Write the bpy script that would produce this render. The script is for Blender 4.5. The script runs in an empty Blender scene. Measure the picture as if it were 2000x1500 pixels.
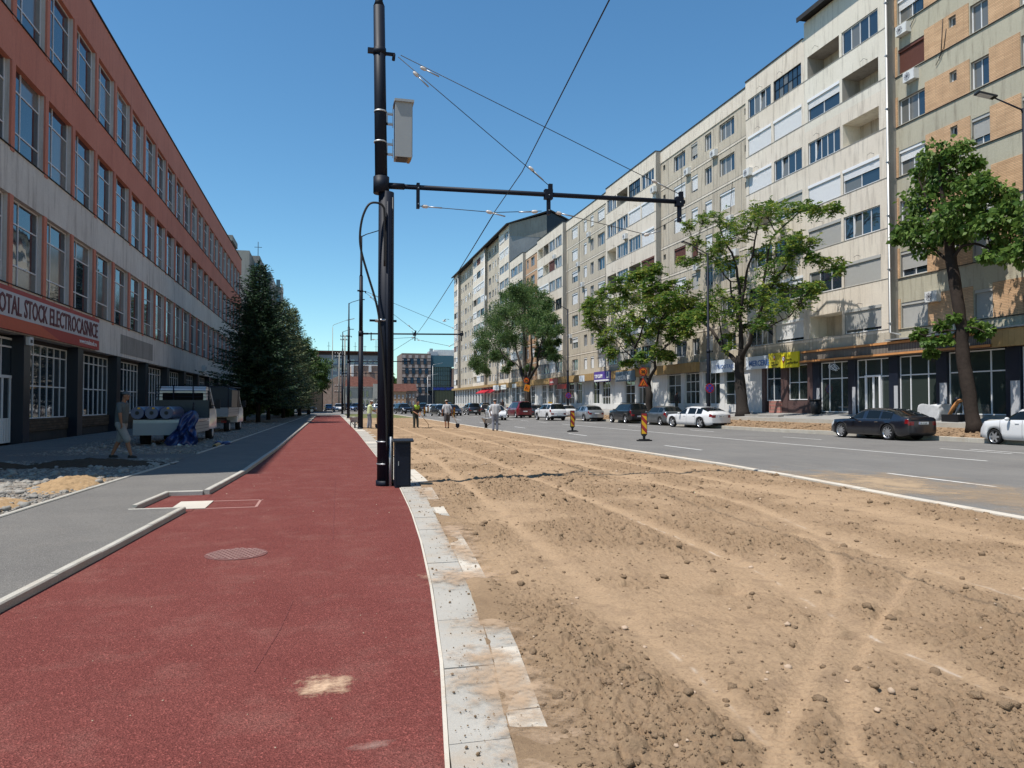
import bpy, bmesh, math, random
import numpy as np
from mathutils import Vector, Matrix
R = math.radians
scene = bpy.context.scene
COL = scene.collection
random.seed(7)
# ------------------------------------------------------------------ camera
F_PX, EYE = 1450.0, 1.6
TH = math.atan(365 / F_PX); PH = math.atan(37 / F_PX)
cd = bpy.data.cameras.new('camera'); cam = bpy.data.objects.new('camera', cd); COL.objects.link(cam)
cd.sensor_width = 36; cd.lens = F_PX / 2000 * 36; cd.clip_start = .05; cd.clip_end = 6000
cam.location = (0, 0, EYE); cam.rotation_euler = (math.pi / 2 + PH, 0, -TH)
scene.camera = cam
# ------------------------------------------------------------------ sun and sky
SUN_EL, SUN_AZ = 64.4, 17.0            # light travels towards +X, a little +Y
world = bpy.data.worlds.new("World"); scene.world = world; world.use_nodes = True
wn = world.node_tree.nodes; wl = world.node_tree.links
sky = wn.new('ShaderNodeTexSky'); sky.sky_type = 'NISHITA'; sky.sun_disc = False
sky.sun_elevation = R(SUN_EL); sky.sun_rotation = R(253)
sky.altitude = 100; sky.air_density = 1.0; sky.dust_density = 0.0; sky.ozone_density = 1.0
tint = wn.new('ShaderNodeMix'); tint.data_type = 'RGBA'; tint.blend_type = 'MULTIPLY'; tint.inputs['Factor'].default_value = 1; tint.inputs['B'].default_value = (.80, 1.07, 1.10, 1)
hs = wn.new('ShaderNodeHueSaturation'); hs.inputs['Saturation'].default_value = 1.15; wl.new(sky.outputs[0], hs.inputs['Color'])
wl.new(hs.outputs[0], tint.inputs['A']); wl.new(tint.outputs['Result'], wn['Background'].inputs[0]); wn['Background'].inputs[1].default_value = 0.115
sd = bpy.data.lights.new('sun', 'SUN'); so = bpy.data.objects.new('sun', sd); COL.objects.link(so)
sd.energy = 5.0; sd.angle = R(.53); sd.color = (1, .955, .89)
ldir = Vector((math.cos(R(SUN_AZ)) * math.cos(R(SUN_EL)), math.sin(R(SUN_AZ)) * math.cos(R(SUN_EL)), -math.sin(R(SUN_EL))))
so.rotation_euler = ldir.to_track_quat('-Z', 'Y').to_euler(); so.location = (-20, -10, 60)
scene.view_settings.view_transform = 'Standard'; scene.view_settings.look = 'None'
scene.view_settings.exposure = 0.26; scene.view_settings.gamma = 1
scene.cycles.max_bounces = 6; scene.cycles.transparent_max_bounces = 8

# ------------------------------------------------------------------ survey helpers: photograph measurements -> metres on real planes
_s, _c, _sp, _cp = math.sin(TH), math.cos(TH), math.sin(PH), math.cos(PH)
def ray(x, y):
    u = (x - 1000) / F_PX; v = (750 - y) / F_PX
    f = _cp - v * _sp
    return (f * _s + u * _c, f * _c - u * _s, _sp + v * _cp)
def G(x, y, z=0.):
    r = ray(x, y); t = (z - EYE) / r[2]; return Vector((r[0] * t, r[1] * t, z))
def FX(x, y, X):
    r = ray(x, y); t = X / r[0]; return Vector((X, r[1] * t, EYE + r[2] * t))
def FY(x, y, Y):
    r = ray(x, y); t = Y / r[1]; return Vector((r[0] * t, Y, EYE + r[2] * t))

# ------------------------------------------------------------------ materials
MATS = {}
def nodes(name, rough=.8, spec=.3, metal=0.):
    m = bpy.data.materials.new(name); m.use_nodes = True
    b = m.node_tree.nodes['Principled BSDF']
    b.inputs['Roughness'].default_value = rough; b.inputs['Specular IOR Level'].default_value = spec
    b.inputs['Metallic'].default_value = metal
    MATS[name] = m
    return m, m.node_tree.nodes, m.node_tree.links, b
def plain(name, col, rough=.6, spec=.4, metal=0., var=.12, scale=6., bump=0., bscale=60., coat=0.):
    """colour with soft dirt variation of its own and optional fine bump"""
    m, n, l, b = nodes(name, rough, spec, metal)
    tc = n.new('ShaderNodeNewGeometry')
    nz = n.new('ShaderNodeTexNoise'); nz.inputs['Scale'].default_value = scale; nz.inputs['Detail'].default_value = 5
    l.new(tc.outputs['Position'], nz.inputs['Vector'])
    mx = n.new('ShaderNodeMix'); mx.data_type = 'RGBA'
    mx.inputs['A'].default_value = (*[c * (1 - var) for c in col], 1); mx.inputs['B'].default_value = (*[min(1, c * (1 + var)) for c in col], 1)
    l.new(nz.outputs['Fac'], mx.inputs['Factor']); l.new(mx.outputs['Result'], b.inputs['Base Color'])
    if bump:
        n2 = n.new('ShaderNodeTexNoise'); n2.inputs['Scale'].default_value = bscale; n2.inputs['Detail'].default_value = 4
        l.new(tc.outputs['Position'], n2.inputs['Vector'])
        bp = n.new('ShaderNodeBump'); bp.inputs['Strength'].default_value = bump; bp.inputs['Distance'].default_value = .02
        l.new(n2.outputs['Fac'], bp.inputs['Height']); l.new(bp.outputs['Normal'], b.inputs['Normal'])
    if coat:
        b.inputs['Coat Weight'].default_value = coat; b.inputs['Coat Roughness'].default_value = .03
    return m
def stained(name, colA, colB, streak=(.3, .3, .3), amount=.5, bump=.25, zs=.16, scale=.35, fine=9., rough=.9, thr=.5):
    """weathered render: broad tone patches, grain, vertical run-off streaks (all in metres)"""
    m, n, l, b = nodes(name, rough, .15)
    g = n.new('ShaderNodeNewGeometry')
    def noise(sc, det=5, vec=None, ro=.6):
        t = n.new('ShaderNodeTexNoise'); t.inputs['Scale'].default_value = sc; t.inputs['Detail'].default_value = det; t.inputs['Roughness'].default_value = ro
        l.new(vec if vec else g.outputs['Position'], t.inputs['Vector']); return t.outputs['Fac']
    def ramp(inp, a, c):
        r = n.new('ShaderNodeMapRange'); r.inputs[1].default_value = a; r.inputs[2].default_value = c; l.new(inp, r.inputs[0]); return r.outputs[0]
    def mix(fac, A, B):
        x = n.new('ShaderNodeMix'); x.data_type = 'RGBA'; l.new(fac, x.inputs['Factor'])
        for s, v in (('A', A), ('B', B)):
            if isinstance(v, tuple): x.inputs[s].default_value = (*v, 1)
            else: l.new(v, x.inputs[s])
        return x.outputs['Result']
    base = mix(ramp(noise(scale), .35, .65), colA, colB)
    sc = n.new('ShaderNodeVectorMath'); sc.operation = 'MULTIPLY'; sc.inputs[1].default_value = (1.6, 1.6, zs); l.new(g.outputs['Position'], sc.inputs[0])
    st = ramp(noise(2.2, 6, sc.outputs[0], .7), thr, thr + .22)
    mm = n.new('ShaderNodeMath'); mm.operation = 'MULTIPLY'; mm.inputs[1].default_value = amount; l.new(st, mm.inputs[0])
    c2 = mix(mm.outputs[0], base, streak)
    gr = ramp(noise(fine, 8, None, .75), .3, .7)
    g2 = n.new('ShaderNodeMath'); g2.operation = 'MULTIPLY'; g2.inputs[1].default_value = .28; l.new(gr, g2.inputs[0])
    c3 = mix(g2.outputs[0], c2, tuple(c * .55 for c in colA))
    l.new(c3, b.inputs['Base Color'])
    bp = n.new('ShaderNodeBump'); bp.inputs['Strength'].default_value = bump; bp.inputs['Distance'].default_value = .03
    l.new(noise(22, 6), bp.inputs['Height']); l.new(bp.outputs['Normal'], b.inputs['Normal'])
    return m
def brickmat(name, c1, c2, mortar, w=.24, h=.07, axis='Y', mort=.012, bump=.4):
    m, n, l, b = nodes(name, .9, .1)
    g = n.new('ShaderNodeNewGeometry'); s = n.new('ShaderNodeSeparateXYZ'); c = n.new('ShaderNodeCombineXYZ')
    l.new(g.outputs['Position'], s.inputs[0]); l.new(s.outputs[axis], c.inputs[0]); l.new(s.outputs['Z'], c.inputs[1])
    br = n.new('ShaderNodeTexBrick'); l.new(c.outputs[0], br.inputs['Vector'])
    br.inputs['Scale'].default_value = 1; br.inputs['Brick Width'].default_value = w; br.inputs['Row Height'].default_value = h; br.inputs['Mortar Size'].default_value = mort
    br.inputs['Color1'].default_value = (*c1, 1); br.inputs['Color2'].default_value = (*c2, 1); br.inputs['Mortar'].default_value = (*mortar, 1)
    nz = n.new('ShaderNodeTexNoise'); nz.inputs['Scale'].default_value = 1.2; nz.inputs['Detail'].default_value = 6; l.new(g.outputs['Position'], nz.inputs['Vector'])
    hv = n.new('ShaderNodeMix'); hv.data_type = 'RGBA'; hv.blend_type = 'MULTIPLY'; hv.inputs['Factor'].default_value = .5
    l.new(br.outputs['Color'], hv.inputs['A']); l.new(nz.outputs['Fac'], hv.inputs['B']); l.new(hv.outputs['Result'], b.inputs['Base Color'])
    bp = n.new('ShaderNodeBump'); bp.inputs['Strength'].default_value = bump; bp.inputs['Distance'].default_value = .012; bp.invert = True
    l.new(br.outputs['Fac'], bp.inputs['Height']); l.new(bp.outputs['Normal'], b.inputs['Normal'])
    return m
def glassmat(name, col, rough=.04, spec=.9, wob=.0):
    m, n, l, b = nodes(name, rough, spec)
    b.inputs['Base Color'].default_value = (*col, 1); b.inputs['IOR'].default_value = 1.6
    if wob:
        g = n.new('ShaderNodeNewGeometry'); nz = n.new('ShaderNodeTexNoise'); nz.inputs['Scale'].default_value = .8; l.new(g.outputs['Position'], nz.inputs['Vector'])
        bp = n.new('ShaderNodeBump'); bp.inputs['Strength'].default_value = wob; bp.inputs['Distance'].default_value = .05
        l.new(nz.outputs['Fac'], bp.inputs['Height']); l.new(bp.outputs['Normal'], b.inputs['Normal'])
    return m
def leafmat(name, a, bcol, c, trans=.35, scale=1.3):
    m, n, l, b = nodes(name, .5, .35)
    g = n.new('ShaderNodeNewGeometry')
    nz = n.new('ShaderNodeTexNoise'); nz.inputs['Scale'].default_value = scale; nz.inputs['Detail'].default_value = 3; l.new(g.outputs['Position'], nz.inputs['Vector'])
    wn_ = n.new('ShaderNodeMath'); wn_.operation = 'ADD'; l.new(nz.outputs['Fac'], wn_.inputs[0])
    ri = n.new('ShaderNodeMath'); ri.operation = 'MULTIPLY_ADD'; ri.inputs[1].default_value = .45; ri.inputs[2].default_value = -.22
    l.new(g.outputs['Random Per Island'], ri.inputs[0]); l.new(ri.outputs[0], wn_.inputs[1])
    cr = n.new('ShaderNodeValToRGB'); l.new(wn_.outputs[0], cr.inputs[0])
    cr.color_ramp.elements[0].position = .3; cr.color_ramp.elements[0].color = (*a, 1)
    cr.color_ramp.elements[1].position = .72; cr.color_ramp.elements[1].color = (*c, 1)
    e = cr.color_ramp.elements.new(.5); e.color = (*bcol, 1)
    l.new(cr.outputs[0], b.inputs['Base Color'])
    b.inputs['Specular IOR Level'].default_value = .2; tr = n.new('ShaderNodeBsdfTranslucent'); l.new(cr.outputs[0], tr.inputs[0])
    ms = n.new('ShaderNodeMixShader'); ms.inputs[0].default_value = trans
    l.new(b.outputs[0], ms.inputs[1]); l.new(tr.outputs[0], ms.inputs[2]); l.new(ms.outputs[0], n['Material Output'].inputs[0])
    return m
M = MATS
plain('white_frame', (.72, .72, .72), .45, .4, var=.06)
plain('grey_frame', (.42, .42, .43), .5, .4)
plain('white_shutter', (.74, .74, .73), .5, .3, var=.05)
plain('grey_shutter', (.42, .41, .38), .55, .3, var=.08)
plain('brown_shutter', (.13, .05, .035), .6, .3)
plain('dark_steel', (.006, .009, .018), .55, .22, var=.2)
plain('steel', (.35, .36, .37), .4, .5, .6)
plain('galvanised', (.45, .45, .44), .45, .5, .5)
plain('cabinet_grey', (.30, .31, .31), .5, .4, var=.06)
plain('black_plastic', (.012, .012, .014), .5, .4)
plain('rubber', (.018, .018, .019), .85, .2)
plain('alloy', (.55, .56, .58), .28, .6, .8, var=.03)
plain('cable', (.015, .013, .013), .5, .3)
plain('porcelain', (.55, .5, .46), .3, .5)
plain('navy_panel', (.010, .014, .026), .35, .5, var=.3, scale=1.5)
plain('rust_steel', (.17, .07, .03), .8, .3, var=.4, scale=9)
plain('tan_board', (.38, .25, .11), .7, .2, var=.2, scale=3)
plain('wood', (.32, .2, .1), .8, .2, var=.3, scale=8)
plain('ac_white', (.62, .62, .6), .5, .3)
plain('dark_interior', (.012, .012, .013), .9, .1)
plain('red_paint', (.34, .02, .02), .4, .5)
plain('yellow_paint', (.75, .40, .02), .45, .4)
plain('orange_sign', (.85, .22, .02), .4, .4)
plain('white_paint', (.78, .78, .76), .5, .4, var=.05)
plain('blue_paint', (.02, .05, .35), .4, .4)
plain('red_lens', (.17, .007, .009), .12, .6)
plain('clear_lens', (.6, .6, .62), .08, .8)
plain('chrome', (.7, .7, .7), .12, .8, 1.)
plain('skin', (.42, .22, .14), .6, .3)
plain('tanned_skin', (.28, .13, .075), .6, .3)
glassmat('window_glass', (.018, .03, .045), .03, 1., .12)
glassmat('curtain_glass', (.14, .14, .13), .12, .6)
glassmat('blue_glass', (.02, .06, .10), .04, 1., .1)
glassmat('office_glass', (.03, .085, .13), .05, .35)
glassmat('dark_glass', (.010, .016, .03), .05, .35)
glassmat('shop_glass', (.035, .045, .04), .03, .8, .03)
glassmat('car_glass', (.006, .008, .009), .04, .28)

# ------------------------------------------------------------------ mesh helpers
class MB:
    """collects faces in world (or local) coordinates; build() links ONE mesh object"""
    def __init__(s): s.v = []; s.f = []; s.m = []; s.mats = []; s.smooth = []
    def mi(s, m):
        m = MATS[m] if isinstance(m, str) else m
        if m not in s.mats: s.mats.append(m)
        return s.mats.index(m)
    def face(s, pts, m, sm=False):
        i = len(s.v); s.v += [tuple(p) for p in pts]; s.f.append(tuple(range(i, i + len(pts)))); s.m.append(s.mi(m)); s.smooth.append(sm)
    def raw(s, vs, fs, m, sm=False):
        i = len(s.v); s.v += [tuple(p) for p in vs]; k = s.mi(m)
        for f in fs: s.f.append(tuple(j + i for j in f)); s.m.append(k); s.smooth.append(sm)
    def box(s, a, b, m, skip=''):
        x0, y0, z0 = a; x1, y1, z1 = b
        v = [(x0, y0, z0), (x1, y0, z0), (x1, y1, z0), (x0, y1, z0), (x0, y0, z1), (x1, y0, z1), (x1, y1, z1), (x0, y1, z1)]
        s.raw(v, [(0, 3, 2, 1), (4, 5, 6, 7), (0, 1, 5, 4), (1, 2, 6, 5), (2, 3, 7, 6), (3, 0, 4, 7)], m)
        return s
    def obox(s, c, sx, sy, sz, m, rot=None):
        """box centred at c with half sizes, optionally rotated by a Matrix"""
        v = [Vector((i * sx, j * sy, k * sz)) for k in (-1, 1) for i, j in ((-1, -1), (1, -1), (1, 1), (-1, 1))]
        if rot: v = [rot @ p for p in v]
        c = Vector(c)
        s.raw([c + p for p in v], [(0, 3, 2, 1), (4, 5, 6, 7), (0, 1, 5, 4), (1, 2, 6, 5), (2, 3, 7, 6), (3, 0, 4, 7)], m)
        return s
    def tube(s, pts, r, m, n=8, cap=True, sm=True):
        pts = [Vector(p) for p in pts]; rs = r if isinstance(r, (list, tuple)) else [r] * len(pts)
        rings = []; up = None
        for i, p in enumerate(pts):
            d = (pts[min(i + 1, len(pts) - 1)] - pts[max(i - 1, 0)])
            if d.length < 1e-9: d = Vector((0, 0, 1))
            d.normalize()
            if up is None:
                up = Vector((0, 0, 1)) if abs(d.z) < .9 else Vector((1, 0, 0))
            a = d.cross(up)
            if a.length < 1e-6: a = d.cross(Vector((0, 1, 0)))
            a.normalize(); b = a.cross(d); up = b
            rings.append([p + (a * math.cos(t) + b * math.sin(t)) * rs[i] for t in (2 * math.pi * k / n for k in range(n))])
        vs = [q for rg in rings for q in rg]; fs = []
        for i in range(len(pts) - 1):
            for k in range(n):
                k2 = (k + 1) % n; fs.append((i * n + k, i * n + k2, (i + 1) * n + k2, (i + 1) * n + k))
        s.raw(vs, fs, m, sm)
        if cap:
            i0 = len(s.v) - len(vs); k = s.mi(m)
            s.f.append(tuple(i0 + j for j in range(n))[::-1]); s.m.append(k); s.smooth.append(False)
            s.f.append(tuple(i0 + len(vs) - n + j for j in range(n))); s.m.append(k); s.smooth.append(False)
        return s
    def ball(s, c, r, m, nu=12, nv=8, rot=None):
        c = Vector(c); r = (r, r, r) if not isinstance(r, (tuple, list)) else r
        vs = []
        for j in range(nv + 1):
            ph = math.pi * j / nv
            for i in range(nu):
                t = 2 * math.pi * i / nu
                p = Vector((r[0] * math.sin(ph) * math.cos(t), r[1] * math.sin(ph) * math.sin(t), r[2] * math.cos(ph)))
                vs.append(c + (rot @ p if rot else p))
        fs = [(j * nu + i, (j + 1) * nu + i, (j + 1) * nu + (i + 1) % nu, j * nu + (i + 1) % nu) for j in range(nv) for i in range(nu)]
        s.raw(vs, fs, m, True); return s
    def prism(s, poly, axis, a, b, m):
        """extrude a 2D polygon along axis 'x','y' or 'z' from a to b"""
        def P(p, t): return {'x': (t, p[0], p[1]), 'y': (p[0], t, p[1]), 'z': (p[0], p[1], t)}[axis]
        n = len(poly); vs = [P(p, a) for p in poly] + [P(p, b) for p in poly]
        fs = [tuple(range(n))[::-1], tuple(range(n, 2 * n))] + [(i, (i + 1) % n, n + (i + 1) % n, n + i) for i in range(n)]
        s.raw(vs, fs, m); return s
    def mesh(s, name, off=(0, 0, 0)):
        me = bpy.data.meshes.new(name); o = Vector(off)
        me.from_pydata([(x - o[0], y - o[1], z - o[2]) for x, y, z in s.v], [], s.f)
        for m in s.mats: me.materials.append(m)
        me.polygons.foreach_set('material_index', s.m); me.polygons.foreach_set('use_smooth', s.smooth)
        me.update(); return me
    def fix(s, me):
        bm = bmesh.new(); bm.from_mesh(me); bmesh.ops.remove_doubles(bm, verts=bm.verts, dist=1e-5); bmesh.ops.recalc_face_normals(bm, faces=bm.faces); bm.to_mesh(me); bm.free(); return me
    def build(s, name, parent=None, local=False, fix=True):
        off = (0, 0, 0)
        if parent is not None and not local: off = wloc(parent)
        me = s.mesh(name, off)
        if fix: s.fix(me)
        o = bpy.data.objects.new(name, me); COL.objects.link(o)
        if parent is not None: o.parent = parent
        return o
def wloc(o):
    v = Vector(o.location)
    while o.parent: o = o.parent; v += Vector(o.location)
    return v
def tag(o, label=None, cat=None, group=None, kind=None):
    for k, v in (('label', label), ('category', cat), ('group', group), ('kind', kind)):
        if v: o[k] = v
    return o
def thing(name, loc, label, cat, group=None, rz=0):
    o = bpy.data.objects.new(name, None); COL.objects.link(o); o.location = loc; o.rotation_euler = (0, 0, rz); o.empty_display_size = .3
    return tag(o, label, cat, group)
def struct(name, mb, **k): return tag(mb.build(name, **k), kind='structure')
def link(name, me, parent, loc=(0, 0, 0), rot=(0, 0, 0), scale=None):
    o = bpy.data.objects.new(name, me); COL.objects.link(o); o.parent = parent; o.location = loc; o.rotation_euler = rot
    if scale: o.scale = scale
    return o
def text_part(name, txt, parent, origin, size, mat, xdir, width=None, depth=.02, up=(0, 0, 1), bold=0.):
    """lettering as a real raised mesh; origin = lower left corner, xdir = reading direction"""
    cu = bpy.data.curves.new(name, 'FONT'); cu.body = txt; cu.size = 1; cu.extrude = .5; cu.resolution_u = 2; cu.offset = bold
    tmp = bpy.data.objects.new(name, cu); COL.objects.link(tmp)
    bpy.context.view_layer.update()
    dg = bpy.context.evaluated_depsgraph_get()
    me = bpy.data.meshes.new_from_object(tmp.evaluated_get(dg)); bpy.data.objects.remove(tmp)
    co = np.array([v.co[:] for v in me.vertices]); mn, mx = co.min(0), co.max(0)
    X = Vector(xdir).normalized(); U = Vector(up); N = X.cross(U)
    sy = size / (mx[1] - mn[1]); sx = (width / (mx[0] - mn[0])) if width else sy
    off = Vector(origin) - wloc(parent)
    for v in me.vertices:
        v.co = off + X * ((v.co.x - mn[0]) * sx) + U * ((v.co.y - mn[1]) * sy) + N * ((v.co.z - mn[2]) / (mx[2] - mn[2]) * depth)
    me.materials.clear(); me.materials.append(MATS[mat] if isinstance(mat, str) else mat)
    o = bpy.data.objects.new(name, me); COL.objects.link(o); o.parent = parent
    return o
def lerp(pts, t):
    """piecewise-linear lookup in [(t, v)...]"""
    if t <= pts[0][0]: return pts[0][1]
    for (a, va), (b, vb) in zip(pts, pts[1:]):
        if t <= b: return va + (vb - va) * (t - a) / (b - a)
    return pts[-1][1]
# ================================================================== GROUND
def fbm(x, y, sc, octs=4, seed=0, gain=.5):
    out = np.zeros_like(x); amp = 1.; tot = 0
    for o in range(octs):
        rs = np.random.RandomState(seed + o * 17); tab = rs.rand(256, 256)
        X = x * sc * 2 ** o + 31.7 * o; Y = y * sc * 2 ** o + 11.3 * o
        xi = np.floor(X).astype(int); yi = np.floor(Y).astype(int); fx_ = X - xi; fy_ = Y - yi
        fx_ = fx_ * fx_ * (3 - 2 * fx_); fy_ = fy_ * fy_ * (3 - 2 * fy_)
        a = tab[xi % 256, yi % 256]; b = tab[(xi + 1) % 256, yi % 256]; c = tab[xi % 256, (yi + 1) % 256]; d = tab[(xi + 1) % 256, (yi + 1) % 256]
        out += amp * ((a * (1 - fx_) + b * fx_) * (1 - fy_) + (c * (1 - fx_) + d * fx_) * fy_); tot += amp; amp *= gain
    return out / tot
def surfmat(name, base, alt, dust, rough=.92, grain=320., gamt=.5, patch=.6, dustamt=.4, streak=None, bump=.35, bs=260., spec=.2, streaky=False):
    m, n, l, b = nodes(name, rough, spec)
    g = n.new('ShaderNodeNewGeometry')
    def noise(sc, det=4, ro=.6, vec=None):
        t = n.new('ShaderNodeTexNoise'); t.inputs['Scale'].default_value = sc; t.inputs['Detail'].default_value = det; t.inputs['Roughness'].default_value = ro
        l.new(vec or g.outputs['Position'], t.inputs['Vector']); return t.outputs['Fac']
    def rng(i, a, c, lo=0., hi=1.):
        r = n.new('ShaderNodeMapRange'); r.inputs[1].default_value = a; r.inputs[2].default_value = c; r.inputs[3].default_value = lo; r.inputs[4].default_value = hi; l.new(i, r.inputs[0]); return r.outputs[0]
    def mix(fac, A, B, bt='MIX'):
        x = n.new('ShaderNodeMix'); x.data_type = 'RGBA'; x.blend_type = bt
        l.new(fac, x.inputs['Factor']) if not isinstance(fac, float) else setattr(x.inputs['Factor'], 'default_value', fac)
        for s, v in (('A', A), ('B', B)):
            if isinstance(v, tuple): x.inputs[s].default_value = (*v, 1)
            else: l.new(v, x.inputs[s])
        return x.outputs['Result']
    c = mix(rng(noise(patch, 6), .35, .65), base, alt)
    vec = None
    if streaky:
        sv = n.new('ShaderNodeVectorMath'); sv.operation = 'MULTIPLY'; sv.inputs[1].default_value = (2.2, .25, 1); l.new(g.outputs['Position'], sv.inputs[0]); vec = sv.outputs[0]
    c = mix(rng(noise(1.7, 8, .7, vec), .5, .78, 0, dustamt), c, dust)
    vo = n.new('ShaderNodeTexVoronoi'); vo.inputs['Scale'].default_value = grain; l.new(g.outputs['Position'], vo.inputs['Vector'])
    gm = n.new('ShaderNodeSeparateColor'); l.new(vo.outputs['Color'], gm.inputs[0])
    c = mix(rng(gm.outputs[0], 0, 1, 0, gamt), c, tuple(x * .35 for x in base))
    c = mix(rng(gm.outputs[1], .86, 1, 0, gamt), c, tuple(min(1, x * 1.9) for x in alt))
    l.new(c, b.inputs['Base Color'])
    bp = n.new('ShaderNodeBump'); bp.inputs['Strength'].default_value = bump; bp.inputs['Distance'].default_value = .006
    l.new(vo.outputs['Distance'], bp.inputs['Height']); l.new(bp.outputs['Normal'], b.inputs['Normal'])
    return m
surfmat('red_asphalt', (.178, .049, .041), (.205, .062, .051), (.33, .17, .135), rough=.88, grain=120, gamt=.62, patch=.9, dustamt=.45, bump=1., spec=.12)
surfmat('grey_asphalt', (.165, .155, .142), (.20, .188, .17), (.28, .25, .215), grain=140, gamt=.5, dustamt=.35, bump=.8)
surfmat('road_asphalt', (.155, .148, .14), (.19, .182, .17), (.34, .30, .25), grain=120, gamt=.35, patch=.35, dustamt=.35, bump=.3, streaky=True)
surfmat('earth', (.27, .19, .12), (.33, .24, .155), (.42, .33, .22), grain=60, gamt=.3, patch=.5, dustamt=.6, bump=.5)
surfmat('gravel_bed', (.19, .16, .13), (.26, .23, .19), (.34, .30, .25), grain=26, gamt=.7, patch=1.5, dustamt=.6, bump=1.)
surfmat('paving', (.26, .25, .235), (.32, .31, .29), (.38, .35, .3), grain=90, gamt=.25, dustamt=.4, bump=.2)
surfmat('kerb_concrete', (.40, .375, .32), (.48, .45, .39), (.40, .30, .20), grain=150, gamt=.22, patch=2.5, dustamt=.5, bump=.3)
surfmat('slab_concrete', (.345, .325, .285), (.41, .385, .34), (.40, .29, .185), grain=260, gamt=.15, patch=1.2, dustamt=.75, bump=.15)
surfmat('pale_concrete', (.50, .455, .385), (.56, .51, .43), (.42, .30, .195), grain=260, gamt=.12, patch=1.2, dustamt=.7, bump=.15)
surfmat('verge_earth', (.22, .145, .085), (.30, .20, .12), (.36, .26, .16), grain=40, gamt=.5, patch=1.2, dustamt=.6, bump=.8)
surfmat('grass_ground', (.10, .13, .04), (.17, .16, .07), (.26, .22, .12), grain=30, gamt=.5, patch=.8, dustamt=.6, bump=.6)

def sheet(name, left, right, z, mat, ys, zf=None):
    """ground sheet between two plan curves X=left(y), X=right(y)"""
    mb = MB()
    for a, b in zip(ys, ys[1:]):
        mb.face([(left(a), a, z), (right(a), a, z), (right(b), b, z), (left(b), b, z)], mat)
    return struct(name, mb)
def curve(pts): return lambda y: lerp(pts, y)
def yrange(a, b, n): return [a * (b / a) ** (i / n) for i in range(n + 1)]
red_l = curve([(-6, -2.8), (3, -2.55), (6.47, -2.39), (8.5, -2.22), (11.78, -1.97), (13.84, -1.95), (18.07, -1.72), (26.5, -1.55), (72.8, -1.12), (100, -1.0)])
red_r = curve([(-6, .25), (1.5, .36), (3.26, .54), (4.53, .71), (6.41, .91), (8.54, 1.09), (10.97, 1.25), (14.38, 1.40), (22.9, 1.52), (40.9, 1.72), (76.8, 1.85), (100, 1.9)])
slab_r = curve([(-6, .55), (1.5, .66), (3.19, .83), (4.06, .95), (4.94, 1.08), (6.33, 1.22), (8.16, 1.37), (10.88, 1.58), (15.23, 1.84), (40, 2.2), (77, 2.33), (100, 2.4)])
slab2_r = curve([(-6, .72), (1.5, .84), (3.14, 1.02), (4.0, 1.13), (4.64, 1.22), (7.08, 1.48), (8.75, 1.6), (11.4, 1.78), (15.2, 2.05), (40, 2.42), (77, 2.5), (100, 2.6)])
med_r = curve([(-6, 8.5), (2, 8.85), (8.13, 9.24), (10.7, 9.42), (14, 9.75), (17.66, 9.93), (23.3, 9.86), (38.5, 9.70), (77.4, 9.60), (110, 9.2)])
grey_l = curve([(-6, -5.0), (6, -4.5), (11.38, -4.22), (16.99, -3.94), (21.26, -3.70), (24.22, -3.70), (43.6, -3.23), (85.9, -2.2), (100, -2.1)])
kerb_r = curve([(-6, 27.6), (15, 27.4), (25.5, 27.05), (34.6, 26.3), (38, 25.6), (62, 25.0), (100, 24.8), (185, 24.6)])

mb = MB(); mb.face([(-900, -200, -.16), (900, -200, -.16), (900, 1500, -.16), (-900, 1500, -.16)], 'earth'); struct('ground', mb)
ys = [-6, -3, 0] + yrange(1.5, 100, 60)
sheet('bike_path', red_l, red_r, 0.0, 'red_asphalt', ys)
ysn_ = sorted(ys + [11.93, 11.931, 13.86, 13.861]); sheet('footpath', grey_l, lambda y: (-2.70 if 11.9305 < y < 13.8605 else red_l(y) - .10), 0.055, 'grey_asphalt', ysn_)
# road between the earth strip and the far kerb, then the junction beyond
sheet('road', lambda y: med_r(y) + .10, lambda y: kerb_r(y) - .001, -.10, 'road_asphalt', [-6, 0] + yrange(2, 110, 30))
mb = MB(); mb.face([(-60, 110, -.10), (24.7, 110, -.10), (24.7, 300, -.10), (-60, 300, -.10)], 'road_asphalt'); mb.face([(24.7, 186, -.10), (120, 186, -.10), (120, 300, -.10), (24.7, 300, -.10)], 'road_asphalt')
struct('junction_road', mb)
mb = MB(); mb.face([(-2.2, 100, .01), (2.6, 100, .01), (2.6, 114, .01), (-2.2, 114, .01)], 'paving'); struct('paved_crossing', mb)
mb = MB(); mb.box((-11, 100.01, -.1), (-2.201, 112, .0), 'grass_ground'); mb.box((2.601, 78, -.1), (9.3, 110, -.01), 'grass_ground'); struct('grass_verge', mb)
# footpath towards the shop door and along the factory front
mb = MB()
mb.face([(-9.6, -6, .05), (-9.1, 24.6, .05), (-8.2, 24.6, .05), (-7.9, 26.5, .05), (-8.9, 30, .05), (-9.2, 110, .05), (-11.3, 110, .05), (-11.3, -6, .05)][::-1], 'grey_asphalt')
mb.face([(-9.1, 21.8, .054), (-3.72, 21.2, .054), (-3.72, 24.3, .054), (-9.1, 24.6, .054)], 'grey_asphalt')
struct('shop_footpath', mb)
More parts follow.
